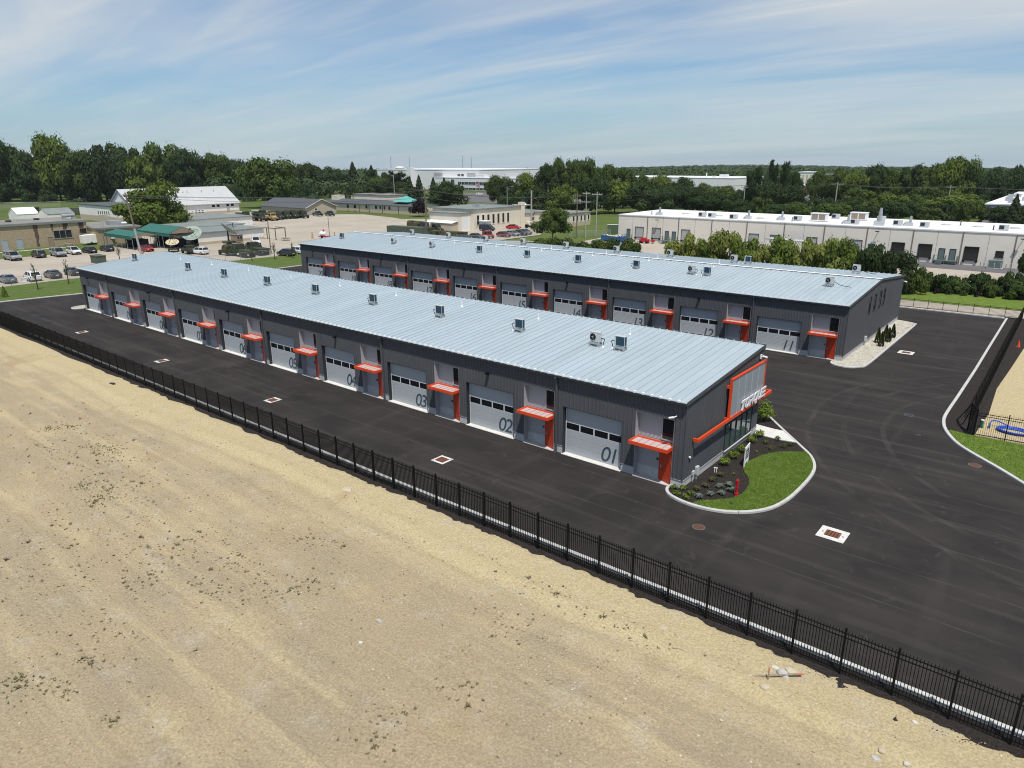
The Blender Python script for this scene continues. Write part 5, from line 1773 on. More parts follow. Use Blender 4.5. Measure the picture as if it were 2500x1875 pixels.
# ---- low white buildings and grey shed
B = bld('low_white_building', -222, -200, 70, 92, 2.65, 'wall_white', 'roof_green_grey', 'low white building with a grey green flat roof right of the bushy tree', over=0.35, rt=0.25)
B.windows('E', -200, [(70.8, 72.0), (73.2, 74.4)], 0.9, 2.2, fm='wall_white')
B = bld('long_low_shed', -170, -155.8, 45.5, 68.5, 2.85, 'wall_white', 'roof_green_grey', 'long low white shed with a grey roof behind the dish antennas', over=0.4, rt=0.25, low=('wall_cream_low', 0.7))
B.mesh('porch_frame', 'pole_wood', MB().box(-155.4, 68.9, 2.9, -151.0, 69.15, 3.1).box(-151.2, 68.9, 0, -151.0, 69.1, 2.9).box(-155.2, 68.9, 0, -155.0, 69.1, 2.9).box(-155.4, 71.9, 2.9, -151.0, 72.1, 3.1).box(-151.2, 71.9, 0, -151.0, 72.1, 2.9).box(-151.2, 69.15, 2.9, -151.0, 71.9, 3.1))
B.box('rooftop_unit', 'galv', (-163, 62, 3.1, -162, 63, 4.0))
B.box('rooftop_unit', 'galv', (-163, 63.6, 3.1, -162, 64.6, 4.0))
B = bld('rear_low_shed', -188, -171.5, 55, 72, 2.9, 'wall_white', 'roof_green_grey', 'second low white shed behind the long one', over=0.4, rt=0.25)
B = bld('tool_shed', -155.2, -152.4, 58.5, 60.3, 2.05, 'wood_grey', 'roof_green_grey', 'small brown grey shed with double doors beside the white pickup', over=0.12, rt=0.1, cat='shed')
B.windows('E', -152.4, [(58.75, 59.3), (59.5, 60.05)], 1.0, 1.7, fm='wood_grey')

# ---- green carports
def carport(x0, x1, y0, y1, h, rh, label, ax='x'):
    root = empty('carport', ((x0 + x1) / 2, (y0 + y1) / 2, 0.012))
    tag(root, label, 'carport', 'green roofed carports')
    a, b = (x1 - x0) / 2, (y1 - y0) / 2
    for s in (-1, 1):
        MB().extrude([(-a, 0, rh), (-a, s * b, h), (-a, s * b, h - 0.1), (-a, 0, rh - 0.1)], (2 * a, 0, 0)).build('roof_sheet', 'canopy_green', root)
        MB().extrude([(-a, s * b - s * 0.02, h - 0.05), (-a, s * b, h - 0.05), (-a, s * b, h - 0.75), (-a, s * b - s * 0.02, h - 0.75)], (2 * a, 0, 0)).build('side_sheet', 'canopy_green' if s < 0 else 'wood_grey', root)
    n = 6
    for k in range(n):
        for s in (-1, 1):
            xx = -a + 0.05 + (2 * a - 0.1) * k / (n - 1)
            MB().cyl(xx, s * (b - 0.06), 0, h - 0.08, 0.045, 6).build('post', 'galv', root)
    MB().extrude([(a - 0.04, -b, h - 0.1), (a - 0.04, 0, rh - 0.1), (a - 0.04, b, h - 0.1)], (0.04, 0, 0)).build('gable_sheet', 'wood_grey', root)
    return root


carport(-173.3, -157.8, 35.2, 41.5, 3.2, 4.0, 'green roofed carport on thin posts next to the brick annex')
carport(-168, -151.5, 41.0, 48.0, 3.8, 5.2, 'taller green roofed carport filled with dark racks')
r_ = random.Random(5)
for k, (x, y) in enumerate(((-166, 38.5), (-162.5, 39.5), (-164, 45), (-160, 45.5), (-156.5, 45.8))):
    root = empty('tyre_rack', (x, y, 0.012))
    tag(root, 'dark rack of stacked black tyres under the green carports, %s from the annex' % ORD[k], 'rack', 'racks of tyres under the carports')
    MB().box(-1.4, -0.9, 0, -1.3, 0.9, 2.1).box(1.3, -0.9, 0, 1.4, 0.9, 2.1).box(-1.3, -0.9, 0.6, 1.3, 0.9, 0.66).box(-1.3, -0.9, 1.35, 1.3, 0.9, 1.41).build('frame', 'trim_dark', root)
    for z in (0.0, 0.66, 1.41):
        for j in range(4):
            MB().tube([(-0.95 + 0.62 * j, -0.85, z + 0.32), (-0.95 + 0.62 * j, 0.85, z + 0.32)], 0.30, 8).build('tyre', 'black_rubber', root)
o = MB().box(-5, -0.1, 0, 5, 0.1, 2.9).build('dark_screen', 'black_rubber', loc=(-157.5, 48.3, 0.012))
MB().box(-5.05, -0.12, 2.9, 5.05, 0.12, 3.0).build('top_rail', 'galv', o)
MB().box(2.6, -0.13, 1.6, 3.0, -0.1, 1.95).box(3.8, -0.13, 1.6, 4.2, -0.1, 1.95).build('notice', 'white_metal', o)
tag(o, 'black fabric screen with two white notices behind the tall carport', 'screen')

# ---- brown house, low office with teal cupola
B = bld('brown_house', -254, -222.8, 128.9, 143.3, 2.75, 'wall_brown', 'roof_shingle', 'tan house with a dark shingle gable roof beyond the yard', over=0.5, rt=0.2, ridge=('x', 5.7))
B.windows('E', -222.8, [(133.0, 134.0)], 1.5, 2.3, fm='wall_white')
B.mesh('rake_board', 'wall_white', MB().bar((-222.26, 128.4, 2.55), (-222.26, 136.1, 5.72), 0.06, 0.2).bar((-222.26, 136.1, 5.72), (-222.26, 143.8, 2.55), 0.06, 0.2))
B = bld('low_office', -244, -188, 153.2, 166, 3.4, 'wall_cream', 'roof_shingle', 'long cream office with tall narrow windows and a dark low roof', over=0.6, rt=0.2, ridge=('x', 4.6), low=('wall_cream_low', 1.3))
B.windows('S', 153.2, [(-228.5, -227.4), (-224, -222.6)], 0.3, 2.6, fm='wood_grey', name='door', pm_='window_dark')
B.windows('S', 153.2, [(-216.5, -215.2), (-210.6, -209.2), (-207.8, -206.8), (-205.2, -204.2), (-202.4, -201.2), (-190.8, -189.4)], 1.4, 2.8, fm='wall_cream')
B.box('roof_block', 'wall_cream', (-232, 160, 3.4, -209.7, 170, 6.45))
B.box('roof_block_cap', 'roof_flat_grey', (-232.3, 159.7, 6.45, -209.4, 170.3, 6.7))
B.mesh('teal_cupola', 'teal_roof', MB().add([(-201.4, 154.5, 4.55), (-193, 154.5, 4.55), (-193, 162, 4.55), (-201.4, 162, 4.55), (-197.2, 158.2, 6.8)], [(0, 1, 4), (1, 2, 4), (2, 3, 4), (3, 0, 4), (3, 2, 1, 0)]))
B.box('chimney_box', 'wall_cream', (-243, 156.5, 3.0, -239, 160.5, 6.0))
for k, x in enumerate((-220.5, -214.3, -206.0, -196.6)):
    B.mesh('downspout', 'trim_dark', MB().box(x, 153.0, 0, x + 0.12, 153.15, 3.4))

# ---- cream workshop (centre)
B = bld('workshop_annex', -140.2, -128.0, 115.2, 127.5, 5.05, 'wall_cream', 'roof_green_grey', 'cream workshop block with a white overhead door and a lean-to', over=0.3, rt=0.25)
B.windows('E', -128.0, [(116.3, 119.9)], 0.05, 4.25, fm='wall_cream', pm_='white_metal', name='garage_door')
B.mesh('lean_to_roof', 'white_metal', MB().extrude([(-139.5, 115.1, 3.0), (-139.5, 112.4, 2.5), (-139.5, 112.4, 2.42), (-139.5, 115.1, 2.92)], (11.2, 0, 0)))
B.box('lean_to_wall', 'wall_brown', (-133.6, 112.6, 0, -128.6, 112.75, 2.4), (-128.75, 112.75, 0, -128.6, 115.1, 2.4))
B.mesh('lean_to_posts', 'wood_grey', MB().box(-139.3, 112.5, 0, -139.15, 112.65, 2.45).box(-136.4, 112.5, 0, -136.25, 112.65, 2.45))
B = bld('cream_workshop', -144, -126.6, 120.3, 142.2, 5.9, 'wall_cream', 'roof_green_grey', 'tall cream workshop with seven narrow dark windows facing the car park', over=0.35, rt=0.3)
B.windows('E', -126.6, [(121.5 + 2.35 * k, 122.5 + 2.35 * k) for k in range(7)], 1.9 if False else 1.5, 4.3, fm='wall_cream')
B.box('chimney', 'wall_cream', (-127.6, 142.3, 0, -126.2, 144.2, 7.2))
B.mesh('rooftop_fan', 'galv', MB().cyl(-133, 127.5, 6.2, 7.0, 0.5, 10).box(-134.5, 128.6, 6.2, -133, 130, 7.2))
B.box('porch_hut', 'wall_white', (-126.5, 122.3, 0, -123.8, 124.6, 2.6))
B.box('porch_roof', 'white_metal', (-126.5, 122.0, 2.6, -123.5, 124.9, 2.75))
B = bld('cream_workshop_wing', -138, -124.5, 144.3, 158, 3.55, 'wall_cream', 'roof_green_grey', 'low cream wing joined to the chimney end of the workshop', over=0.3, rt=0.25)
B.windows('E', -124.5, [(145.4, 146.6)], 1.4, 2.4, fm='wall_cream')
B = bld('cream_end_block', -124.3, -110.2, 146.6, 158, 3.95, 'wall_cream', 'roof_flat_grey', 'cream end block with narrow dark windows near the wood poles', over=0.3, rt=0.25, low=('wall_cream_low', 1.1))
B.windows('E', -110.2, [(148.0 + 2.1 * k, 148.9 + 2.1 * k) for k in range(5)], 1.6, 3.2, fm='wall_cream')

# ---- cream tilt-up warehouse with loading docks
B = bld('dock_warehouse', -79.3, 60, 124, 147.5, 6.25, 'wall_tilt', 'roof_white', 'long cream concrete warehouse with white flat roof and loading docks', over=0.12, rt=0.22)
for k in range(16):
    x = -70.84 + 8.54 * k
    B.box('downspout', 'joint', (x - 0.07, 123.86, 0.1, x + 0.07, 123.99, 6.2))
    B.box('panel_joint', 'joint', (x - 4.27 - 0.025, 123.985, 0.05, x - 4.27 + 0.025, 124.0, 6.2))
for a, b, m in ((-74.2, -72.0, 'shutter'), (-69.4, -67.2, 'shutter'), (-61.4, -59.3, 'shutter'), (-52.4, -50.2, 'shutter'), (-44.5, -42.4, 'shutter'), (-39.6, -37.5, 'shutter'), (-31.6, -29.5, 'shutter'), (-22.6, -20.4, 'shutter'),
                (-14.65, -12.4, 'window_dark'), (-9.78, -7.5, 'window_dark'), (-1.87, 0.38, 'window_dark')):
    B.windows('S', 124, [(a, b)], 1.05, 3.5, fm='trim_dark', pm_=m, name='dock_door', t=0.12)
    B.box('dock_bumper', 'black_rubber', (a - 0.1, 123.7, 0.65, a + 0.25, 123.99, 1.0), (b - 0.25, 123.7, 0.65, b + 0.1, 123.99, 1.0))
for a, b in ((-76.7, -75.8), (-65.8, -64.9), (-63.9, -63.0), (-48.8, -47.9), (-19.0, -18.0), (-17.1, -16.2), (-6.15, -5.2), (-4.26, -3.33)):
    B.windows('S', 124, [(a, b)], 0.75, 2.85, fm='trim_dark', pm_='door_teal', name='door')
B.windows('S', 124, [(3.25, 4.4)], 1.95, 3.0, fm='trim_dark')
for x in (-67.9, -17.6, 7.0):
    B.mesh('wall_light', 'trim_dark', MB().bar((x, 123.95, 5.4), (x, 123.2, 5.6), 0.1).box(x - 0.35, 122.9, 5.5, x + 0.35, 123.3, 5.65))
for x0, x1 in ((-66.4, -62.5), (-19.6, -15.6), (-6.8, -2.8), (-77.2, -75.2)):
    mb = MB().box(x0, 122.6, 0.62, x1, 123.98, 0.72)
    for x in (x0, (x0 + x1) / 2, x1):
        for y in (122.62, 123.9):
            mb.box(x - 0.04, y - 0.04, 0, x + 0.04, y + 0.04, 1.7)
    for z in (1.15, 1.66):
        mb.bar((x0, 122.62, z), (x1, 122.62, z), 0.05)
    for k in range(4):
        mb.box(x0 + 0.5, 122.3 - 0.3 * k, 0.5 - 0.14 * k, x0 + 1.7, 122.58 - 0.3 * k, 0.55 - 0.14 * k)
    B.mesh('dock_stairs', 'door_teal', mb)


def rooftop(kind, x, y, label, z=6.47):
    root = empty('rooftop_unit', (x, y, z))
    tag(root, label, 'rooftop unit', 'equipment on the warehouse roof')
    if kind == 'big':
        MB().box(-1.7, -1.0, 0.15, 1.7, 1.0, 1.75).box(-1.8, -1.1, 1.75, 1.8, 1.1, 1.85).build('case', 'white_metal', root)
        MB().box(-1.45, -1.02, 0.4, -0.1, -1.0, 1.6).build('grille', 'wood_grey', root)
        MB().box(0.1, -1.02, 0.4, 1.45, -1.0, 1.6).build('grille', 'wood_grey', root)
        MB().box(-1.5, -0.9, 0, 1.5, 0.9, 0.15).build('curb', 'galv', root)
    elif kind == 'box':
        MB().box(-0.8, -0.6, 0.12, 0.8, 0.6, 1.05).build('case', 'ac_case', root)
        MB().box(-0.7, -0.62, 0.25, 0.1, -0.6, 0.95).build('grille', 'trim_dark', root)
        MB().box(-0.7, -0.5, 0, 0.7, 0.5, 0.12).build('curb', 'galv', root)
    elif kind == 'stack':
        MB().cyl(0, 0, 0, 2.0, 0.28, 10, 0.22).build('stack', 'galv', root)
        MB().box(-0.8, -0.4, 0, 0.5, 0.5, 0.7).build('blower', 'ac_case', root)
        MB().tube([(0, 0, 0.6), (-0.7, 0.2, 0.75), (-1.2, 0.3, 0.3), (-1.3, 0.3, 0.05)], 0.16, 8).build('duct', 'galv', root)
    elif kind == 'tall':
        MB().cyl(0, 0, 0, 2.6, 0.42, 10, 0.36).cyl(0, 0, 2.6, 3.6, 0.36, 10, 0.20).build('stack', 'galv', root)
        MB().box(-1.0, -0.5, 0, 0.9, 0.6, 0.9).build('blower', 'ac_case', root)
    elif kind == 'pipe':
        MB().cyl(0, 0, 0, 0.9, 0.10, 8).build('pipe', 'trim_dark', root)
        MB().cyl(0, 0, 0, 0.08, 0.25, 8).build('flashing', 'roof_flat_grey', root)
    else:
        MB().cyl(0, 0, 0, 0.22, 0.9, 14, 0.7).build('dome', 'shutter', root)
        MB().cyl(0, 0, 0, 0.06, 1.0, 14).build('curb', 'galv', root)


rt_ = [('stack', -68.9, 126.5), ('pipe', -72, 128), ('dome', -66, 135), ('pipe', -62, 138), ('box', -58.4, 128.5), ('box', -55.6, 127.8), ('dome', -56, 133), ('box', -49.5, 126.2), ('stack', -46.4, 127.5), ('dome', -45, 131), ('stack', -39, 128.5), ('dome', -40.5, 132),
       ('box', -36.0, 130), ('pipe', -36.3, 127.2), ('big', -31.4, 130.5), ('box', -30.8, 141), ('stack', -24.3, 126.5), ('box', -23.2, 127.5), ('big', -25, 138), ('tall', -18.3, 127), ('box', -20.8, 140), ('box', -15.4, 130), ('stack', -13, 129.5), ('box', -10.1, 128.2), ('dome', -7.5, 136.5),
       ('pipe', -5, 137), ('dome', -1.6, 135), ('box', 3.2, 129.5), ('dome', 4.5, 135.5), ('pipe', 1.6, 129)]
KN = {'stack': 'grey exhaust stack with a duct', 'pipe': 'thin dark vent pipe', 'dome': 'round skylight dome', 'box': 'boxy grey air handler', 'big': 'large white air handler with two brown grilles', 'tall': 'tallest tapered grey exhaust stack'}
cnt = {}
for kd, x, y in rt_:
    cnt[kd] = cnt.get(kd, 0) + 1
    rooftop(kd, x, y, '%s on the warehouse roof%s' % (KN[kd], '' if kd == 'tall' else ', %s from left' % ORD[cnt[kd] - 1]))

# transformer with bollards, dumpster, red machine, trailer
root = empty('transformer', (3.6, 122.4, 0.03))
tag(root, 'green pad transformer by the warehouse wall', 'transformer')
MB().box(-1.1, -0.7, 0.1, 1.1, 0.7, 1.45).build('case', 'door_teal', root)
MB().box(-1.25, -0.9, 0, 1.25, 0.9, 0.1).build('pad', 'concrete_kerb', root)
MB().box(-1.0, -0.72, 0.2, -0.03, -0.7, 1.35).build('door_leaf', 'door_teal', root)
MB().box(0.03, -0.72, 0.2, 1.0, -0.7, 1.35).build('door_leaf', 'door_teal', root)
for k, (x, y) in enumerate(((1.3, 122.2), (1.9, 121.6), (2.6, 121.2), (3.6, 121.1), (4.6, 121.1), (5.4, 121.6), (6.0, 122.2))):
    o = MB().cyl(0, 0, 0, 1.05, 0.075, 8).build('bollard', 'galv', loc=(x, y, 0.03))
    MB().cyl(0, 0, 1.05, 1.09, 0.08, 8, 0.03).build('cap', 'white_metal', o)
    tag(o, 'grey steel bollard guarding the transformer, %s from the left' % ORD[k], 'bollard', 'bollards round the transformer')
root = empty('skip_container', (-77.8, 119.5, 0.03), R(-8))
tag(root, 'blue open skip heaped with white waste at the warehouse corner', 'skip')
MB().extrude([(-3.2, -1.2, 0.2), (3.0, -1.2, 0.2), (3.5, -1.2, 1.4), (-3.4, -1.2, 1.4)], (0, 0.12, 0)).extrude([(-3.2, 1.08, 0.2), (3.0, 1.08, 0.2), (3.5, 1.08, 1.4), (-3.4, 1.08, 1.4)], (0, 0.12, 0)).box(-3.3, -1.08, 0.2, 3.1, 1.08, 0.35).box(-3.4, -1.08, 0.35, -3.28, 1.08, 1.38).box(3.1, -1.08, 0.35, 3.3, 1.08, 1.38).build('body', 'tarp_blue', root)
mb = MB()
for k in range(7):
    mb.box(-3.1 + 0.95 * k, -1.27, 0.25, -2.95 + 0.95 * k, -1.2, 1.38)
mb.build('side_ribs', 'tarp_blue', root)
mb = MB()
r_ = random.Random(3)
for k in range(50):
    rock_into(mb, r_.uniform(-2.9, 2.8), r_.uniform(-0.9, 0.9), r_.uniform(0.9, 1.45), r_.uniform(0.25, 0.5), r_)
mb.build('waste', 'stone_white', root)
root = empty('compact_loader', (-69.4, 120.4, 0.03), R(10))
tag(root, 'red compact machine parked by the loading docks', 'machine')
MB().box(-1.3, -0.6, 0.35, 1.0, 0.6, 1.0).box(-0.9, -0.5, 1.0, 0.2, 0.5, 1.35).build('body', 'red_paint', root)
MB().bar((1.0, -0.45, 0.5), (2.0, -0.45, 0.9), 0.14).bar((1.0, 0.45, 0.5), (2.0, 0.45, 0.9), 0.14).box(1.9, -0.7, 0.3, 2.3, 0.7, 0.9).build('arm', 'red_paint', root)
for sx in (-0.9, 0.6):
    for sy in (-0.7, 0.7):
        MB().tube([(sx, sy - 0.12, 0.32), (sx, sy + 0.12, 0.32)], 0.32, 10).build('wheel', 'black_rubber', root)
root = empty('roll_trailer', (-33.8, 119.6, 0.03), R(-14))
tag(root, 'white sided box trailer with a dark end standing at a dock door', 'trailer')
MB().box(-5.2, -1.25, 0.9, 4.8, 1.25, 3.1).build('box_body', 'wall_white', root)
MB().box(-5.3, -1.3, 3.1, 4.9, 1.3, 3.2).build('roof', 'roof_pale', root)
MB().box(-5.26, -1.2, 0.95, -5.2, 1.2, 3.05).build('rear_door', 'brick_red', root)
MB().box(-5.3, -0.55, 2.1, -5.265, 0.3, 2.7).build('notice', 'white_metal', root)
for sx in (-3.8, -2.6, 3.4):
    for sy in (-1.0, 1.0):
        MB().tube([(sx, sy - 0.15, 0.5), (sx, sy + 0.15, 0.5)], 0.5, 10).build('wheel', 'black_rubber', root)

# ---- far buildings
B = bld('white_factory', -434, -325.6, 345, 420, 13.6, 'wall_factory', 'roof_white', 'large white factory with grey louvres on the skyline', over=0.2, rt=0.5)
B.windows('S', 345, [(-370.5, -361.4), (-337, -329)], 9.0, 11.8, fm='wall_factory', pm_='shutter', name='louver')
B.windows('S', 345, [(-346.4, -343.6), (-342.8, -340.2)], 9.6, 11.0, fm='wall_factory', bars=2)
B.box('stair_tower', 'wall_factory', (-395.5, 341, 0, -391, 344.9, 15.6))
B = bld('white_factory_office', -362.5, -285, 338, 344.8, 8.5, 'wall_factory', 'roof_white', 'lower white factory office with ribbon windows in front of the factory', over=0.2, rt=0.3)
B.windows('S', 338, [(-339.5 + 3.4 * k, -336.4 + 3.4 * k) for k in range(11)], 4.0, 5.9, fm='wall_factory', bars=1)
B.windows('S', 338, [(-339.5 + 3.4 * k, -336.4 + 3.4 * k) for k in range(11)], 0.5, 2.0, fm='wall_factory', bars=1)
B.windows('S', 338, [(-346.3, -342.9)], 1.8, 7.4, fm='wall_factory', bars=2)
B.box('penthouse', 'wall_factory', (-324, 339.5, 8.8, -316, 344.5, 10.8), (-299, 339.5, 8.8, -286, 344.5, 11.6))
B = bld('white_plant', -262, -170.5, 420, 470, 8.2, 'wall_factory', 'roof_white', 'plain white flat factory half hidden behind the right hand trees', over=0.2, rt=0.3)
B.box('penthouse', 'white_metal', (-183, 424, 8.5, -178, 428, 10.6))
B.box('roof_unit', 'white_metal', (-188, 424, 8.5, -186, 426, 9.6))
B.box('flue', 'white_metal', (-192.5, 424, 8.5, -192, 425, 11.5))
B = bld('brown_office', -120, -100, 420, 440, 10.8, 'wall_brown', 'roof_flat_grey', 'tan office block with dark ribbon windows among the far trees', over=0.3, rt=0.4)
B.windows('S', 420, [(-119.6, -110.4)], 7.4, 9.2, fm='brick_tan', bars=5)
B.windows('S', 420, [(-119.6, -110.4)], 4.4, 6.0, fm='brick_tan', bars=5)
B = bld('pale_office', -151, -141, 480, 500, 11.2, 'wall_white', 'roof_white', 'pale upright office among the far trees', over=0.3, rt=0.4)
B.windows('S', 480, [(-149.8 + 2.6 * k, -148.6 + 2.6 * k) for k in range(4)], 2, 9.5, fm='wall_white', pm_='wall_brown')
B = bld('red_brick_block', -138, -119, 398, 412, 5.2, 'brick_red', 'roof_white', 'low red brick block with white trim among the far trees', over=0.2, rt=0.5)
B = bld('white_roof_plant', -12, 40, 238, 345, 5.6, 'shutter', 'roof_white', 'grey walled building with a white roof full of units at the right edge', over=0.2, rt=0.4)
r_ = random.Random(11)
for k in range(16):
    x, y = -11 + r_.uniform(1, 8), 245 + 6 * k + r_.uniform(-1, 1)
    B.box('roof_unit', 'galv', (x, y, 6.0, x + 1.6, y + 1.4, 7.2 + r_.uniform(-.3, .4)))
B.windows('S', 238, [(-10.2, -8.4)], 0.4, 3.0, fm='shutter', name='door')
B = bld('grey_roof_store', -100, -86, 258, 272, 6.0, 'shutter', 'roof_flat_grey', 'grey building glimpsed between trees behind the warehouse', over=0.2, rt=0.3)
B = bld('pale_store', -470, -395, 205, 225, 6.0, 'wall_white', 'roof_white', 'white building glimpsed through the woods behind the hall', over=0.3, rt=0.3)

# towers on the skyline
def mast(x, y, h, label, r0=1.1):
    root = empty('lattice_mast', (x, y, -2))
    tag(root, label, 'mast', 'radio masts on the horizon')
    for k in range(3):
        a = k * 2.094
        MB().tube([(r0 * math.cos(a), r0 * math.sin(a), 0), (0.5 * math.cos(a), 0.5 * math.sin(a), h)], 0.28, 4).build('leg', 'galv', root)
    mb = MB()
    for k in range(int(h / 4)):
        z = 2 + 4 * k
        q = r0 + (0.5 - r0) * z / h
        for j in range(3):
            a, b = j * 2.094, (j + 1) * 2.094
            mb.bar((q * math.cos(a), q * math.sin(a), z), (q * math.cos(b), q * math.sin(b), z + 2.5), 0.18)
    mb.build('lattice', 'galv', root)


mast(-1485, 1285, 37, 'tall thin mast left of the water tower')
mast(-1452, 1322, 36, 'thin mast right of the water tower')
mast(-1351, 1424, 36, 'taller of the two masts above the factory roof')
mast(-1334, 1440, 34, 'mast with platforms at the right end of the factory', 1.6)
mast(-1650, 1070, 35, 'faint mast above the left woods')
root = empty('water_tower', (-1470, 1303, -9))
tag(root, 'white bowl shaped water tower on the horizon', 'water tower')
MB().cyl(0, 0, 0, 8, 3.0, 12, 2.2).build('pedestal', 'wall_white', root)
rings = []
for zz, q in ((6, 2.5), (9, 9), (11.5, 13), (13.5, 13.2), (15, 11), (16, 5), (16.2, 0.4)):
    rings.append([(q * math.cos(6.283 * j / 18), q * math.sin(6.283 * j / 18), zz) for j in range(18)])
MB().loft(rings).build('tank', 'wall_white', root, smooth=True)
# ---------------------------------------------------------------- vehicles
mat('car_glass', (0.010, 0.013, 0.016), 0.05, spec=0.8)
mat('chrome', (0.5, 0.5, 0.5), 0.2, metal=0.9)
mat('lamp_red', (0.35, 0.01, 0.01), 0.2)
mat('lamp_white', (0.7, 0.7, 0.68), 0.15)
PAINT = {}


def paint(c):
    if c not in PAINT:
        k = 'paint_%d' % len(PAINT)
        mat(k, c, 0.3, metal=0.15, coat=0.6)
        PAINT[c] = k
    return PAINT[c]


SILVER, WHITE, BLACK, NAVY, SLATE, RED, DARKRED, CHAR = (0.30, 0.31, 0.32), (0.75, 0.75, 0.75), (0.012, 0.012, 0.013), (0.012, 0.016, 0.032), (0.11, 0.13, 0.16), (0.42, 0.012, 0.012), (0.17, 0.012, 0.018), (0.03, 0.033, 0.036)
SHAPE = {
    # body stations x: (half width, z bottom, z top); cabin: list of (x, half width low, z low, half width top, z top)
    'sedan': dict(body=[(-2.32, .70, .42, .80), (-2.15, .86, .28, .97), (-1.2, .90, .24, 1.0), (0.7, .90, .24, .97), (1.7, .88, .26, .86), (2.15, .84, .30, .74), (2.32, .62, .40, .62)],
                  cab=[(-1.85, .74, .98, .66, 1.0), (-1.15, .80, .99, .60, 1.40), (0.05, .82, .98, .60, 1.45), (1.25, .78, .95, .70, .97)], wb=1.38, wr=.33),
    'suv': dict(body=[(-2.25, .74, .45, .95), (-2.15, .90, .32, 1.05), (-1.2, .93, .28, 1.08), (0.8, .93, .28, 1.06), (1.8, .90, .30, .98), (2.15, .86, .34, .86), (2.28, .66, .45, .72)],
                cab=[(-2.12, .80, 1.05, .66, 1.12), (-1.75, .84, 1.07, .68, 1.60), (0.2, .85, 1.05, .68, 1.66), (1.25, .80, 1.03, .72, 1.05)], wb=1.35, wr=.36),
    'pickup': dict(body=[(-2.85, .86, .55, 1.02), (-2.8, .96, .45, 1.14), (-1.0, .98, .42, 1.16), (0.9, .98, .42, 1.16), (2.2, .97, .44, 1.12), (2.7, .95, .48, 1.05), (2.85, .82, .55, .9)],
                   cab=[(-0.95, .86, 1.14, .74, 1.18), (-0.75, .88, 1.15, .74, 1.82), (0.75, .88, 1.15, .74, 1.86), (1.45, .84, 1.12, .78, 1.15)], wb=1.85, wr=.40),
    'van': dict(body=[(-2.35, .80, .45, 1.1), (-2.3, .92, .32, 1.2), (-1.0, .94, .30, 1.2), (1.0, .94, .30, 1.15), (1.9, .90, .32, 1.0), (2.3, .84, .36, .85), (2.4, .66, .45, .7)],
                cab=[(-2.3, .86, 1.18, .76, 1.3), (-2.2, .88, 1.19, .76, 1.82), (0.7, .88, 1.16, .76, 1.84), (1.75, .82, 1.04, .72, 1.06)], wb=1.45, wr=.34),
    'jeep': dict(body=[(-2.0, .78, .55, 1.0), (-1.95, .80, .5, 1.1), (0.6, .80, .48, 1.1), (0.7, .74, .5, 1.1), (1.8, .70, .52, 1.05), (1.9, .62, .55, 1.0)],
                 cab=[(-1.95, .78, 1.1, .72, 1.12), (-1.9, .78, 1.1, .72, 1.80), (0.35, .78, 1.1, .72, 1.82), (0.75, .76, 1.1, .72, 1.12)], wb=1.25, wr=.42)}


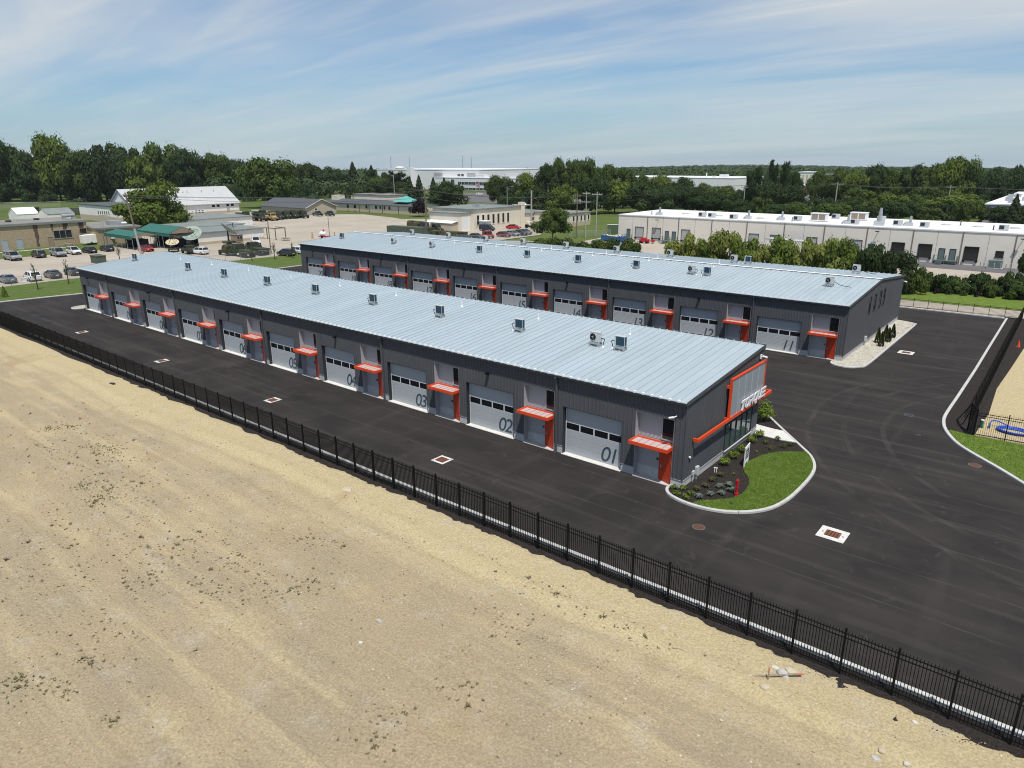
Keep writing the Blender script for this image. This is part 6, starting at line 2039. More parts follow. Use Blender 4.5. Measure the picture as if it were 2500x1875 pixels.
def car(kind, col, x, y, heading, label, cap=False, z=0.015, group='parked cars'):
    S = SHAPE[kind]
    root = empty('parked_' + ('pickup' if kind == 'pickup' else 'van' if kind == 'van' else 'car'), (x, y, z), heading)
    tag(root, label, {'pickup': 'pickup truck', 'van': 'van'}.get(kind, 'car'), group)
    pm_ = paint(col)
    rings = []
    for bx, w, zb, zt in S['body']:
        rings.append([(bx, -w * .92, zb), (bx, -w, zb + .12), (bx, -w, zt - .16), (bx, -w * .93, zt - .02), (bx, -w * .5, zt + .02), (bx, w * .5, zt + .02), (bx, w * .93, zt - .02), (bx, w, zt - .16), (bx, w, zb + .12), (bx, w * .92, zb)])
    MB().loft([r_[::-1] for r_ in rings]).build('body', pm_, root, smooth=False)
    c = S['cab']
    rings = [[(bx, -wl, zl), (bx, -wt, zt), (bx, wt, zt), (bx, wl, zl)] for bx, wl, zl, wt, zt in c]
    MB().loft([r_[::-1] for r_ in rings]).build('windows', 'car_glass', root)
    (ax, _, _, aw, az), (bx, _, _, bw, bz) = c[1], c[2]
    e = 0.012
    rf_ = MB().loft([[(ax - .06, -aw - .02, az - .03), (ax - .06, -aw + .03, az + e), (ax - .06, aw - .03, az + e), (ax - .06, aw + .02, az - .03)], [((ax + bx) / 2, -aw - .03, (az + bz) / 2 - .02), ((ax + bx) / 2, -aw + .02, (az + bz) / 2 + .04), ((ax + bx) / 2, aw - .02, (az + bz) / 2 + .04), ((ax + bx) / 2, aw + .03, (az + bz) / 2 - .02)],
                     [(bx + .06, -bw - .02, bz - .03), (bx + .06, -bw + .03, bz + e), (bx + .06, bw - .03, bz + e), (bx + .06, bw + .02, bz - .03)]])
    # pillars
    for s in (-1, 1):
        for i, j in ((0, 1), (2, 3)):
            p, q = c[i], c[j]
            rf_.bar((p[0], s * (p[1] if i == 0 else p[3]), p[2] if i == 0 else p[4]), (q[0], s * (q[3] if i == 0 else q[1]), q[4] if i == 0 else q[2]), .07)
        m_ = ((c[1][0] + c[2][0]) / 2)
        rf_.bar((m_, s * (c[1][1] + .005), c[1][2]), (m_, s * (c[1][3] + .012), c[1][4]), .08)
    rf_.build('roof', pm_, root)
    if kind == 'pickup':
        if cap:
            MB().loft([[(bx_, -.9, 1.12), (bx_, -.8, 1.84), (bx_, .8, 1.84), (bx_, .9, 1.12)][::-1] for bx_ in (-2.78, -1.02)]).build('bed_cap', pm_, root)
            MB().box(-2.4, -.905, 1.35, -1.3, -.83, 1.68).box(-2.4, .83, 1.35, -1.3, .905, 1.68).build('cap_window', 'car_glass', root)
        else:
            MB().box(-2.72, -.78, 1.165, -1.08, .78, 1.19).build('cargo_bed', 'black_rubber', root)
    for sx in (-1, 1):
        for sy in (-1, 1):
            wx, wy = sx * S['wb'], sy * (S['body'][2][1] - .10)
            w_ = MB().tube([(wx, wy - .12, S['wr']), (wx, wy + .12, S['wr'])], S['wr'], 14).build('wheel', 'black_rubber', root)
            MB().tube([(wx, wy + sy * .121, S['wr']), (wx, wy + sy * .135, S['wr'])], S['wr'] * .62, 12).build('rim', 'chrome', w_)
    fx, bx_ = S['body'][-1][0], S['body'][0][0]
    fw_, zt = S['body'][-2][1], S['body'][-2][3]
    bw_, zb = S['body'][1][1], S['body'][1][3]
    for s in (-1, 1):
        MB().box(fx - .16, s * fw_ * .55, zt - .2, fx - .03, s * fw_ * .93, zt - .05).build('headlight', 'lamp_white', root)
        MB().box(bx_ + .02, s * bw_ * .62, zb - .3, bx_ + .14, s * bw_ * .93, zb - .1).build('tail_light', 'lamp_red', root)
        MB().box(c[3][0] - .25, s * (c[3][1] + .04), c[3][2] + .02, c[3][0] - .12, s * (c[3][1] + .22), c[3][2] + .16).build('mirror', pm_, root)
    MB().box(fx - .06, -fw_ * .5, .42, fx + .012, fw_ * .5, .62).build('grille', 'black_rubber', root)
    MB().box(bx_ - .012, -.26, .62, bx_ + .05, .26, .74).build('number_plate', 'white_metal', root)


E_, W_, N_ = 0.0, math.pi, math.pi / 2
car('pickup', SILVER, -161.4, 11.7, E_ + .03, 'silver pickup with a bed cap, leftmost in the row by the brick building', True)
car('suv', CHAR, -162.0, 16.8, W_, 'dark hatchback with a red tail lamp between the two silver pickups')
car('pickup', SILVER, -160.6, 20.2, E_ - .04, 'silver pickup with a bed cap beside the white small SUV', True)
car('suv', WHITE, -162.0, 23.9, E_, 'small white SUV right of the silver pickup in the brick building row')
car('sedan', BLACK, -161.6, 27.0, W_ + .05, 'black sedan between the white SUV and the navy sedan')
car('sedan', NAVY, -162.0, 31.0, W_, 'navy sedan at the right end of the row by the annex')
car('sedan', SLATE, -127.6, 0.9, W_, 'grey blue sedan behind the chain link fence, leftmost')
car('suv', WHITE, -126.8, 4.4, W_, 'white crossover behind the chain link fence')
car('sedan', CHAR, -127.2, 7.8, W_, 'dark grey sedan behind the chain link fence right of the white crossover')
car('sedan', BLACK, -128.0, 11.4, W_, 'dark sedan partly hidden by the near roof end')
car('sedan', RED, -154.2, 36.5, E_ + .1, 'red sports car under the carport edge')
car('pickup', WHITE, -146.6, 60.3, E_ - .45, 'white crew cab pickup in front of the long low shed')
car('suv', CHAR, -119.9, 51.4, W_ + .15, 'dark SUV beside the far row end under a sapling')
car('suv', WHITE, -121.6, 55.2, W_ + .1, 'white SUV half hidden behind the far garage row')
car('pickup', BLACK, -214.5, 128.2, E_ - .2, 'black pickup left in front of the brown house')
car('pickup', BLACK, -211.0, 131.2, E_ - .25, 'black pickup right in front of the brown house')
car('van', NAVY, -122.9, 121.9, E_ + .2, 'dark blue van beside the cream porch hut')
car('jeep', RED, -108.9, 106.4, E_ - .3, 'red boxy off-roader beyond the far roof')
car('sedan', BLACK, -110.4, 103.2, E_ - .1, 'black sedan left of the red off-roader')
car('sedan', NAVY, -111.2, 99.3, E_ - .1, 'dark sedan nearest the camouflaged trailer')
car('sedan', RED, -119.9, 130.6, E_ + .35, 'bright red sedan in front of the cream workshop windows')
car('sedan', DARKRED, -107.7, 111.4, E_ - .1, 'dark red sedan by the chain link fence')
car('sedan', SILVER, -107.6, 115.0, E_ - .1, 'silver sedan right of the dark red one')
car('sedan', NAVY, -106.8, 117.6, E_ - .1, 'navy sedan right of the silver one')
car('sedan', SLATE, -107.4, 120.4, E_ - .1, 'slate grey sedan nearest the round tree')
car('pickup', CHAR, -129.5, 50.2, E_ - .2, 'dark pickup among the army trucks behind the near roof')
car('suv', WHITE, -138.5, 41.4, W_ + .2, 'white car behind the ridge of the near roof')
car('suv', WHITE, -51.0, 92.0, E_ + .2, 'white SUV parked among the shrubs behind the far roof')
car('pickup', WHITE, -37.0, 93.5, W_, 'white pickup seen between the pale shrubs')
for k, (x, y, c) in enumerate(((-268, 300, RED), (-262, 302, NAVY), (-272, 296, RED), (-256, 306, NAVY), (-250, 308, WHITE), (-278, 292, WHITE))):
    car('sedan', c, x, y, R(35), 'distant %s car in the factory car park, %s from the left' % ({RED: 'red', NAVY: 'navy', WHITE: 'white'}[c], ORD[k]), z=-0.02, group='cars in the factory car park')
car('suv', WHITE, -108, 345, 0.2, 'white car in the far car park at the right', z=-0.02)
# golf cart
root = empty('utility_cart', (-118.2, 136.2, 0.015), R(25))
tag(root, 'black utility cart with a white roof by the workshop', 'cart')
MB().box(-1.3, -.6, .35, 1.3, .6, .75).box(-1.3, -.55, .75, -.3, .55, 1.05).box(.9, -.55, .75, 1.3, .55, 1.05).build('body', 'black_rubber', root)
MB().box(-.9, -.65, 1.85, .9, .65, 1.92).build('roof', 'white_metal', root)
MB().bar((-.8, -.55, .8), (-.8, -.55, 1.86), .05).bar((-.8, .55, .8), (-.8, .55, 1.86), .05).bar((.9, -.55, .9), (.7, -.55, 1.86), .05).bar((.9, .55, .9), (.7, .55, 1.86), .05).build('roof_posts', 'trim_dark', root)
for sx in (-.85, .85):
    for sy in (-.6, .6):
        MB().tube([(sx, sy - .1, .28), (sx, sy + .1, .28)], .28, 10).build('wheel', 'black_rubber', root)


# ---- army vehicles
def army_truck(x, y, rz, label, m='army_green', load='canvas', cab='army_green', L=7.0, z=0.015):
    root = empty('army_truck', (x, y, z), rz)
    tag(root, label, 'truck', 'army trucks in the yard')
    f = L / 2
    MB().box(-f, -.5, .75, f - .3, .5, .95).build('chassis', 'trim_dark', root)
    MB().loft([[(f - 2.6, -1.1, .8), (f - 2.6, -1.05, 2.65), (f - 2.6, 1.05, 2.65), (f - 2.6, 1.1, .8)][::-1], [(f - 1.3, -1.1, .8), (f - 1.3, -1.05, 2.7), (f - 1.3, 1.05, 2.7), (f - 1.3, 1.1, .8)][::-1], [(f - 1.0, -1.1, .8), (f - 1.0, -1.08, 1.75), (f - 1.0, 1.08, 1.75), (f - 1.0, 1.1, .8)][::-1]]).build('cab', cab, root)
    MB().extrude([(f - 1.29, -.95, 2.55), (f - 1.29, .95, 2.55), (f - 1.03, .95, 1.85), (f - 1.03, -.95, 1.85)], (.03, 0, .01)).build('windscreen', 'car_glass', root)
    for s in (-1, 1):
        MB().box(f - 2.4, s * 1.06, 1.75, f - 1.5, s * 1.10, 2.45).build('cab_window', 'car_glass', root)
    MB().loft([[(f - 1.0, -.85, .8), (f - 1.0, -.8, 1.6), (f - 1.0, .8, 1.6), (f - 1.0, .85, .8)][::-1], [(f, -.7, .8), (f, -.65, 1.4), (f, .65, 1.4), (f, .7, .8)][::-1]]).build('bonnet', cab, root)
    MB().box(f - .75, -1.15, .75, f + .12, -.72, 1.15).box(f - .75, .72, .75, f + .12, 1.15, 1.15).build('fender', cab, root)
    MB().box(f + .0, -1.1, .55, f + .14, 1.1, .75).build('bumper', 'trim_dark', root)
    for s in (-1, 1):
        MB().box(f + .02, s * .5, 1.15, f + .08, s * .68, 1.32).build('headlight', 'lamp_white', root)
    b0, b1 = -f, f - 2.75
    MB().box(b0, -1.15, .98, b1, 1.15, 1.55).build('cargo_bed', m, root)
    if load == 'canvas':
        rings = []
        for k in range(7):
            bx = b0 + .05 + (b1 - b0 - .1) * k / 6
            sag = .05 if k % 2 else 0
            rings.append([(bx, -1.14, 1.5), (bx, -1.14, 2.4 - sag), (bx, -.75, 2.85 - sag), (bx, .75, 2.85 - sag), (bx, 1.14, 2.4 - sag), (bx, 1.14, 1.5)][::-1])
        MB().loft(rings).build('canvas_cover', m, root)
    elif load == 'boat':
        MB().loft([[(bx, -w, 2.3), (bx, -w * .6, 1.7), (bx, w * .6, 1.7), (bx, w, 2.3), (bx, w * .7, 2.6), (bx, -w * .7, 2.6)] for bx, w in ((b0 - .8, .4), (b0, .95), (b1 - 1, 1.0), (b1, .6))]).build('load', 'dish_pale', root)
    for bx in (b0 + .8, b0 + 2.05, f - .55):
        for s in (-1, 1):
            w_ = MB().tube([(bx, s * .98 - .17, .55), (bx, s * .98 + .17, .55)], .55, 14).build('wheel', 'black_rubber', root)
            MB().tube([(bx, s * 1.16, .55), (bx, s * 1.18, .55)], .28, 10).build('hub', m, w_)


def humvee(x, y, rz, label, cover=False, m='army_green', z=0.015):
    root = empty('army_utility_vehicle', (x, y, z), rz)
    tag(root, label, 'army vehicle', 'army utility vehicles in the yard')
    MB().loft([[(bx, -w, .55), (bx, -w, zt - .05), (bx, -w * .9, zt), (bx, w * .9, zt), (bx, w, zt - .05), (bx, w, .55)][::-1] for bx, w, zt in ((-2.3, 1.05, 1.2), (-.9, 1.08, 1.22), (.9, 1.08, 1.2), (2.2, 1.0, 1.08), (2.3, .9, 1.0))]).build('body', m, root)
    MB().loft([[(-.95, -1.0, 1.2), (-.95, -.9, 1.85), (-.95, .9, 1.85), (-.95, 1.0, 1.2)][::-1], [(.75, -1.0, 1.2), (.55, -.9, 1.85), (.55, .9, 1.85), (.75, 1.0, 1.2)][::-1]]).build('cab', m, root)
    MB().extrude([(.78, -.85, 1.25), (.78, .85, 1.25), (.62, .8, 1.8), (.62, -.8, 1.8)], (.02, 0, 0)).box(-.7, -1.0, 1.3, .4, -.96, 1.72).box(-.7, .96, 1.3, .4, 1.0, 1.72).build('cab_glass', 'car_glass', root)
    if cover:
        MB().loft([[(bx, -1.05, 1.2), (bx, -1.02, 2.05 + d), (bx, -.7, 2.4 + d), (bx, .7, 2.4 + d), (bx, 1.02, 2.05 + d), (bx, 1.05, 1.2)][::-1] for bx, d in ((-2.3, -.12), (-1.7, 0), (-1.2, -.06), (-.6, 0), (.2, -.05), (.5, -.3))]).build('canvas_cover', 'army_camo', root)
    for sx in (-1.6, 1.6):
        for s in (-1, 1):
            w_ = MB().tube([(sx, s * .95 - .16, .46), (sx, s * .95 + .16, .46)], .46, 14).build('wheel', 'black_rubber', root)
            MB().tube([(sx, s * 1.12, .46), (sx, s * 1.14, .46)], .24, 10).build('hub', m, w_)
    for s in (-1, 1):
        MB().box(2.26, s * .6, .78, 2.32, s * .78, .95).build('headlight', 'lamp_white', root)


army_truck(-212.5, 101.6, E_, 'camouflaged army truck with its bed empty, leftmost in the truck row', 'army_camo', 'none', L=8)
army_truck(-211, 105.4, E_, 'sand coloured army truck in the truck row', 'army_tan', 'none', 'army_tan')
army_truck(-213, 109.2, E_, 'green army truck right of the sand coloured truck', 'army_green', 'canvas')
army_truck(-213.5, 112.6, E_, 'green army truck, third from the right in the truck row', 'army_green', 'canvas')
army_truck(-213.2, 115.6, E_, 'green army truck, second from the right in the truck row', 'army_green', 'canvas')
army_truck(-211.5, 118.6, E_, 'green army truck at the right end of the truck row', 'army_green', 'canvas')
army_truck(-226, 104, E_ + .1, 'army truck with a pale boat shaped load under the big tree, left one', 'army_green', 'boat')
army_truck(-228, 112, E_ + .1, 'army truck with a pale boat shaped load under the big tree, right one', 'army_green', 'boat')
container(-217, 96.5, 6.1, 2.4, 2.4, R(10), 'dark green container left of the truck row')
container(-224, 95, 6.1, 2.4, 2.2, R(8), 'dark green container behind the one left of the truck row')
army_truck(-138.6, 109.2, R(-8), 'long camouflaged tanker truck before the cream workshop', 'army_camo', 'canvas', 'army_camo', 9.5)
army_truck(-131.5, 107.8, R(5), 'camouflaged tractor truck at the workshop lean-to', 'army_camo', 'none', 'army_camo', 6.5)
container(-131.8, 98.2, 12.5, 2.4, 2.5, R(8), 'long green container just above the far roof')
container(-117.0, 99.2, 11.0, 2.4, 1.9, R(8), 'low camouflaged trailer load beside the black sedans', 'army_camo')
humvee(-141.6, 40.6, R(175), 'grey green army vehicle without cover behind the near ridge, left one')
humvee(-132.0, 44.4, R(178), 'army vehicle with a camouflaged canvas cover behind the near ridge', True)
humvee(-134.4, 51.6, R(178), 'grey green open army truck by the wooden pole')
army_truck(-127.5, 49.0, R(178), 'flatbed army truck low behind the near ridge beside the wooden pole', 'army_green', 'none')
army_truck(-126.6, 45.0, R(178), 'flatbed army truck behind the chain link fence', 'army_green', 'none')


def dish(x, y, r0, h, m, az, el, label):
    root = empty('dish_antenna', (x, y, 0.015), az)
    tag(root, label, 'dish antenna', 'dish antennas in the yard')
    rings = []
    for k in range(6):
        q = r0 * k / 5
        d = 0.28 * q * q / r0
        rings.append([(d, max(q, .03) * math.cos(6.283 * j / 20), max(q, .03) * math.sin(6.283 * j / 20)) for j in range(20)])
    back = [[(p[0] - .06, p[1], p[2]) for p in r_] for r_ in rings[::-1]]
    d_ = MB().loft(rings + back).build('reflector', m, root, (0, 0, h), True, (0, -el, 0))
    f = r0 * .9
    mb = MB().box(f - .1, -.12, -.12, f + .15, .12, .12)
    for k in range(4):
        a = .785 + 1.571 * k
        mb.bar((.2, r0 * .85 * math.cos(a), r0 * .85 * math.sin(a)), (f, 0, 0), .06)
    mb.build('feed_arms', 'trim_dark', d_)
    MB().cyl(0, 0, .9, h, .25, 8, .15).build('pedestal', 'trim_dark', root)
    MB().box(-1.4, -.9, .55, 1.4, .9, .95).bar((1.4, 0, .7), (2.8, 0, .45), .12).build('trailer', 'army_green', root)
    for s in (-1, 1):
        MB().tube([(0, s * 1.0 - .12, .4), (0, s * 1.0 + .12, .4)], .4, 12).build('wheel', 'black_rubber', root)


dish(-151.4, 46.6, 2.35, 3.1, 'dish_pale', R(-40), R(50), 'large pale green dish antenna facing the camera')
dish(-150.0, 55.0, 2.3, 3.6, 'dish_pale', R(75), R(48), 'pale green dish antenna tilted up beside the shed doors')
dish(-147.8, 39.9, 1.45, 1.9, 'dish_tan', R(-34), R(66), 'smaller tan dish antenna tipped nearly flat')

# jet on display
root = empty('display_jet', (-161, 189.5, 1.6), R(120))
tag(root, 'blue and white display jet behind the cream workshop roof', 'aircraft')
rings = []
for bx, q in ((-7, .35), (-6, .8), (-2, 1.0), (3, 1.0), (6, .75), (8.5, .3), (9.5, .05)):
    rings.append([(bx, q * math.cos(6.283 * j / 12), 1.6 + q * math.sin(6.283 * j / 12)) for j in range(12)])
MB().loft(rings).build('fuselage', 'wall_white', root, smooth=True)
MB().prism([(2, 0), (-3, 6), (-5, 6), (-4, 0), (-5, -6), (-3, -6)], 1.5, 1.65).build('wing', 'wall_white', root)
MB().prism([(-4.5, 0), (-6.8, 2.8), (-7.8, 2.8), (-7, 0), (-7.8, -2.8), (-6.8, -2.8)], 1.7, 1.8).build('tailplane', 'wall_white', root)
MB().extrude([(-3.5, -.08, 2.4), (-6.2, -.08, 4.9), (-7.6, -.08, 4.9), (-6.6, -.08, 2.3)], (0, .16, 0)).build('fin', 'tarp_blue', root)
MB().loft([[(bx, -w, 2.3), (bx, 0, 2.3 + hh), (bx, w, 2.3)] for bx, w, hh in ((2.5, .3, .1), (4, .55, .6), (5.5, .45, .5), (6.5, .2, .05))]).build('cockpit_canopy', 'tarp_blue', root)
for bx, s in ((-1.5, -1.6), (-1.5, 1.6), (5, 0)):
    MB().tube([(bx, s, -1.7), (bx, s, .8)], .12, 6).build('support', 'galv', root)

# nurse tanks (white) in the yard, picnic table, roof trailer
root = empty('white_tank_cart', (-144.5, 79.5, 0.015), R(10))
tag(root, 'white and red pump cart with yellow cones just above the far roof', 'cart')
MB().tube([(-1.0, 0, 1.2), (1.0, 0, 1.2)], .6, 12).build('tank', 'white_metal', root)
MB().box(-1.4, -.7, .4, 1.4, .7, .6).build('frame', 'red_paint', root)
MB().box(-.2, -.15, 1.8, .2, .15, 2.3).build('valve', 'red_paint', root)
for s in (-1, 1):
    MB().tube([(0, s * .8 - .1, .35), (0, s * .8 + .1, .35)], .35, 10).build('wheel', 'black_rubber', root)
for k, (x, y, lab) in enumerate(((-146.5, 77.2, 'yellow post cone left of the pump cart'), (-142.6, 81.6, 'yellow post cone right of the pump cart'))):
    o = MB().cyl(0, 0, 0, 1.7, .32, 10, .12).build('marker_post', 'army_tan', loc=(x, y, .015))
    MB().cyl(0, 0, 1.7, 2.0, .12, 10, .10).build('top', 'white_metal', o)
    tag(o, lab, 'cone')
o = empty('picnic_table', (-178.9, 29.0, .04), R(90))
tag(o, 'weathered picnic table on the lawn under the brick window', 'table')
MB().box(-1.1, -.4, .72, 1.1, .4, .78).build('top', 'wood_grey', o)
for s in (-1, 1):
    MB().box(-1.1, s * .6 - .12, .42, 1.1, s * .6 + .12, .47).build('bench_seat', 'wood_grey', o)
    MB().bar((s * .8, -.7, 0), (s * .8, -.2, .72), .08).bar((s * .8, .7, 0), (s * .8, .2, .72), .08).bar((s * .8, -.6, .4), (s * .8, .6, .4), .08).build('leg', 'wood_grey', o)
o = empty('picnic_table', (-147.6, 69.6, .015), R(20))
tag(o, 'weathered picnic table under the shed porch frame', 'table')
MB().box(-1.1, -.4, .72, 1.1, .4, .78).build('top', 'wood_grey', o)
for s in (-1, 1):
    MB().box(-1.1, s * .6 - .12, .42, 1.1, s * .6 + .12, .47).build('bench_seat', 'wood_grey', o)
    MB().bar((s * .8, -.7, 0), (s * .8, -.2, .72), .08).bar((s * .8, .7, 0), (s * .8, .2, .72), .08).build('leg', 'wood_grey', o)
root = empty('cargo_trailer', (-179.6, 34.0, .03), R(90))
tag(root, 'white boxy cargo trailer against the brick wall', 'trailer')
MB().loft([[(bx, -1.1, .5), (bx, -1.1, zt), (bx, 1.1, zt), (bx, 1.1, .5)][::-1] for bx, zt in ((-1.8, 2.45), (1.5, 2.55), (1.8, 2.3))]).build('box_body', 'wall_white', root)
MB().box(-.3, -1.12, .7, .3, -1.1, 2.1).build('side_door', 'white_metal', root)
for s in (-1, 1):
    MB().tube([(0, s * 1.15 - .1, .35), (0, s * 1.15 + .1, .35)], .35, 10).build('wheel', 'black_rubber', root)
o = MB().box(-1.6, -.9, 0, 1.6, .9, 1.5).box(-1.7, -1.0, 1.5, 1.7, 1.0, 1.6).build('waste_bin', 'container_green', loc=(-141.6, 21.2, .015))
MB().box(-.8, .91, .4, .8, .95, 1.2).build('side_panel', 'container_green', o)
tag(o, 'dark green waste bin just beyond the far end of the near roof', 'bin')
o = MB().box(-.35, -.3, 0, .35, .3, .6).box(-.4, -.35, .6, .4, .35, .66).build('utility_box', 'white_metal', loc=(-126.4, 3.0, .015))
tag(o, 'small white utility box between the cars at the chain link fence', 'box')
# ---------------------------------------------------------------- trees
def leafmat(name, a, b, rand=0.16, tr=0.25):
    mat(name, a, 0.75, var=b, vscale=0.45, rand=rand, spec=0.2, transl=tr, lo=0.35, hi=0.7)


leafmat('crown_dark', (0.026, 0.050, 0.014), (0.046, 0.076, 0.020))
leafmat('crown_mid', (0.050, 0.082, 0.016), (0.080, 0.118, 0.024))
leafmat('crown_light', (0.082, 0.122, 0.018), (0.118, 0.165, 0.027))
leafmat('crown_pale', (0.165, 0.20, 0.040), (0.225, 0.245, 0.06))
leafmat('crown_purple', (0.022, 0.012, 0.016), (0.034, 0.018, 0.022))
leafmat('crown_conifer', (0.020, 0.038, 0.014), (0.034, 0.056, 0.018))


def crown_mesh(key, seed, kind='round', n=4200, ls=0.055):
    """leafy crown in a unit cell: radius 1, height 0..1; clumps of small leaf faces with gaps between"""
    r_ = random.Random(seed)
    vs_, fs_ = [], []

    def leaf(p, d, L):
        t = d.cross(Vector((r_.random() - .5, r_.random() - .5, r_.random() - .5)))
        if t.length < 1e-4:
            return
        t.normalize()
        b = d.cross(t)
        i = len(vs_)
        vs_.extend([p - t * L, p - b * L * .6 , p + t * L, p + b * L * .6])
        fs_.append((i, i + 1, i + 2, i + 3))
    if kind == 'conifer':
        for k in range(n):
            t = r_.random() ** 0.85
            tier = 0.86 + 0.14 * math.sin(t * 55)
            a = r_.random() * 6.283
            rr = (1 - t) ** 0.85 * tier * (0.82 + 0.18 * math.sin(a * 5 + t * 20)) * r_.uniform(0.55, 1.0) + 0.02
            p = Vector((rr * math.cos(a), rr * math.sin(a), t - 0.05 * rr))
            leaf(p, Vector((math.cos(a) * .5 + r_.gauss(0, .3), math.sin(a) * .5 + r_.gauss(0, .3), 1)).normalized(), ls * r_.uniform(.6, 1.2))
    else:
        blobs = []
        if kind == 'round':
            nb = 17
            for k in range(nb):
                a = r_.random() * 6.283
                u = r_.random()
                z = 0.16 + 0.66 * u
                env = math.sqrt(max(0.05, 1 - ((z - 0.45) / 0.58) ** 2))
                q = env * r_.uniform(0.25, 0.78)
                blobs.append((Vector((q * math.cos(a), q * math.sin(a), z)), r_.uniform(0.24, 0.40)))
            blobs.append((Vector((0.05, 0, 0.82)), 0.26))
        elif kind == 'tall':
            for k in range(20):
                a = r_.random() * 6.283
                z = 0.08 + 0.80 * r_.random()
                env = math.sqrt(max(0.06, 1 - ((z - 0.42) / 0.62) ** 2))
                q = env * r_.uniform(0.2, 0.75)
                blobs.append((Vector((q * math.cos(a), q * math.sin(a), z)), r_.uniform(0.20, 0.36)))
        elif kind == 'flat':      # wide umbrella of layers
            for k in range(22):
                a = r_.random() * 6.283
                z = 0.30 + 0.55 * r_.random()
                q = r_.uniform(0.1, 0.80) * (1.05 - 0.5 * abs(z - 0.5))
                blobs.append((Vector((q * math.cos(a), q * math.sin(a), z)), r_.uniform(0.20, 0.33)))
        elif kind == 'open':      # thin, see-through: leaves strung along rising branches
            nb = 26
            for k in range(nb):
                a = r_.random() * 6.283
                z0 = 0.05 + 0.75 * k / nb
                ln = r_.uniform(0.5, 1.0) * (1.05 - 0.65 * z0)
                for j in range(n // nb):
                    t = r_.random() ** 0.7
                    q = ln * t
                    p = Vector((q * math.cos(a) + r_.gauss(0, .07), q * math.sin(a) + r_.gauss(0, .07), min(1.0, z0 + t * 0.22 + r_.gauss(0, .03))))
                    leaf(p, Vector((r_.gauss(0, 1), r_.gauss(0, 1), r_.gauss(0, 1) + .6)).normalized(), ls * r_.uniform(.5, 1.1))
            blobs.append((Vector((0, 0, .6)), 0.12))
        elif kind == 'bush':
            for k in range(15):
                a = r_.random() * 6.283
                z = 0.10 + 0.66 * r_.random()
                q = r_.uniform(0.1, 0.75) * math.sqrt(max(0.1, 1 - z * z * .9))
                blobs.append((Vector((q * math.cos(a), q * math.sin(a), z)), r_.uniform(0.22, 0.38)))
        per = n // len(blobs) if kind != 'open' else 60
        for c, rb in blobs:
            for k in range(per):
                d = Vector((r_.gauss(0, 1), r_.gauss(0, 1), r_.gauss(0, 1) + .25)).normalized()
                q = rb * (0.62 + 0.45 * r_.random())
                p = c + Vector((d.x * q, d.y * q, d.z * q * .62))
                if p.z < 0.0:
                    continue
                nd = (d + Vector((r_.gauss(0, .45), r_.gauss(0, .45), r_.gauss(0, .45) + .2))).normalized()
                leaf(p, nd, ls * r_.uniform(.6, 1.25))
            # a few stray sprays so the outline breaks up
            for k in range(per // 12):
                d = Vector((r_.gauss(0, 1), r_.gauss(0, 1), r_.gauss(0, 1) + .4)).normalized()
                p = c + Vector((d.x, d.y, d.z * .7)) * rb * r_.uniform(1.05, 1.3)
                leaf(p, d, ls * .7)
    me_ = bpy.data.meshes.new(key)
    me_.from_pydata([tuple(v) for v in vs_], [], fs_)
    me_.update()
    return me_


CR = {}


def crown(kind, m, var=0, n=4200, ls=0.055):
    key = (kind, m, var)
    if key not in CR:
        me_ = crown_mesh('crown_%s' % kind, hash((kind, var)) % 9999 if False else 31 * (var + 1) + len(kind) * 7, kind, n, ls)
        me_.materials.append(MATS[m])
        CR[key] = me_
    return CR[key]


def trunk_mesh():
    mb = MB()
    rings = []
    for t, q in ((0, 1.0), (0.12, .72), (0.5, .6), (1.0, .34)):
        rings.append([(q * math.cos(6.283 * j / 8) + .15 * t, q * math.sin(6.283 * j / 8), t) for j in range(8)])
    mb.loft(rings)
    me_ = mb.mesh('trunk')
    me_.materials.append(MATS['bark'])
    return me_


def limb_mesh():
    mb = MB()
    r_ = random.Random(2)
    for k in range(6):
        a = k * 1.05 + r_.random()
        mb.tube([(0, 0, .05 * k), (.3 * math.cos(a), .3 * math.sin(a), .25 + .06 * k), (.62 * math.cos(a), .62 * math.sin(a), .55 + .05 * k)], .035, 5, .010)
    me_ = mb.mesh('limbs')
    me_.materials.append(MATS['bark'])
    return me_


TRUNK, LIMB = trunk_mesh(), limb_mesh()


def tree(name, x, y, h, r0, kind, m, var, label, group=None, tf=0.16, cat='tree', limbs=True, n=4200, ls=0.055, z=-0.05):
    root = empty(name, (x, y, z), rnd.random() * 6.28)
    tag(root, label, cat, group)
    c = place('crown', crown(kind, m, var, n, ls), None, root, (0, 0, h * tf))
    c.scale = (r0 * 1.03, r0 * 1.03, h * (1 - tf))
    t = place('trunk', TRUNK, None, root)
    q = max(0.12, h * 0.022)
    t.scale = (q, q, h * (tf + 0.45))
    if limbs:
        l = place('limbs', LIMB, None, root, (0, 0, h * tf))
        l.scale = (r0, r0, h * (1 - tf) * .8)
    return root


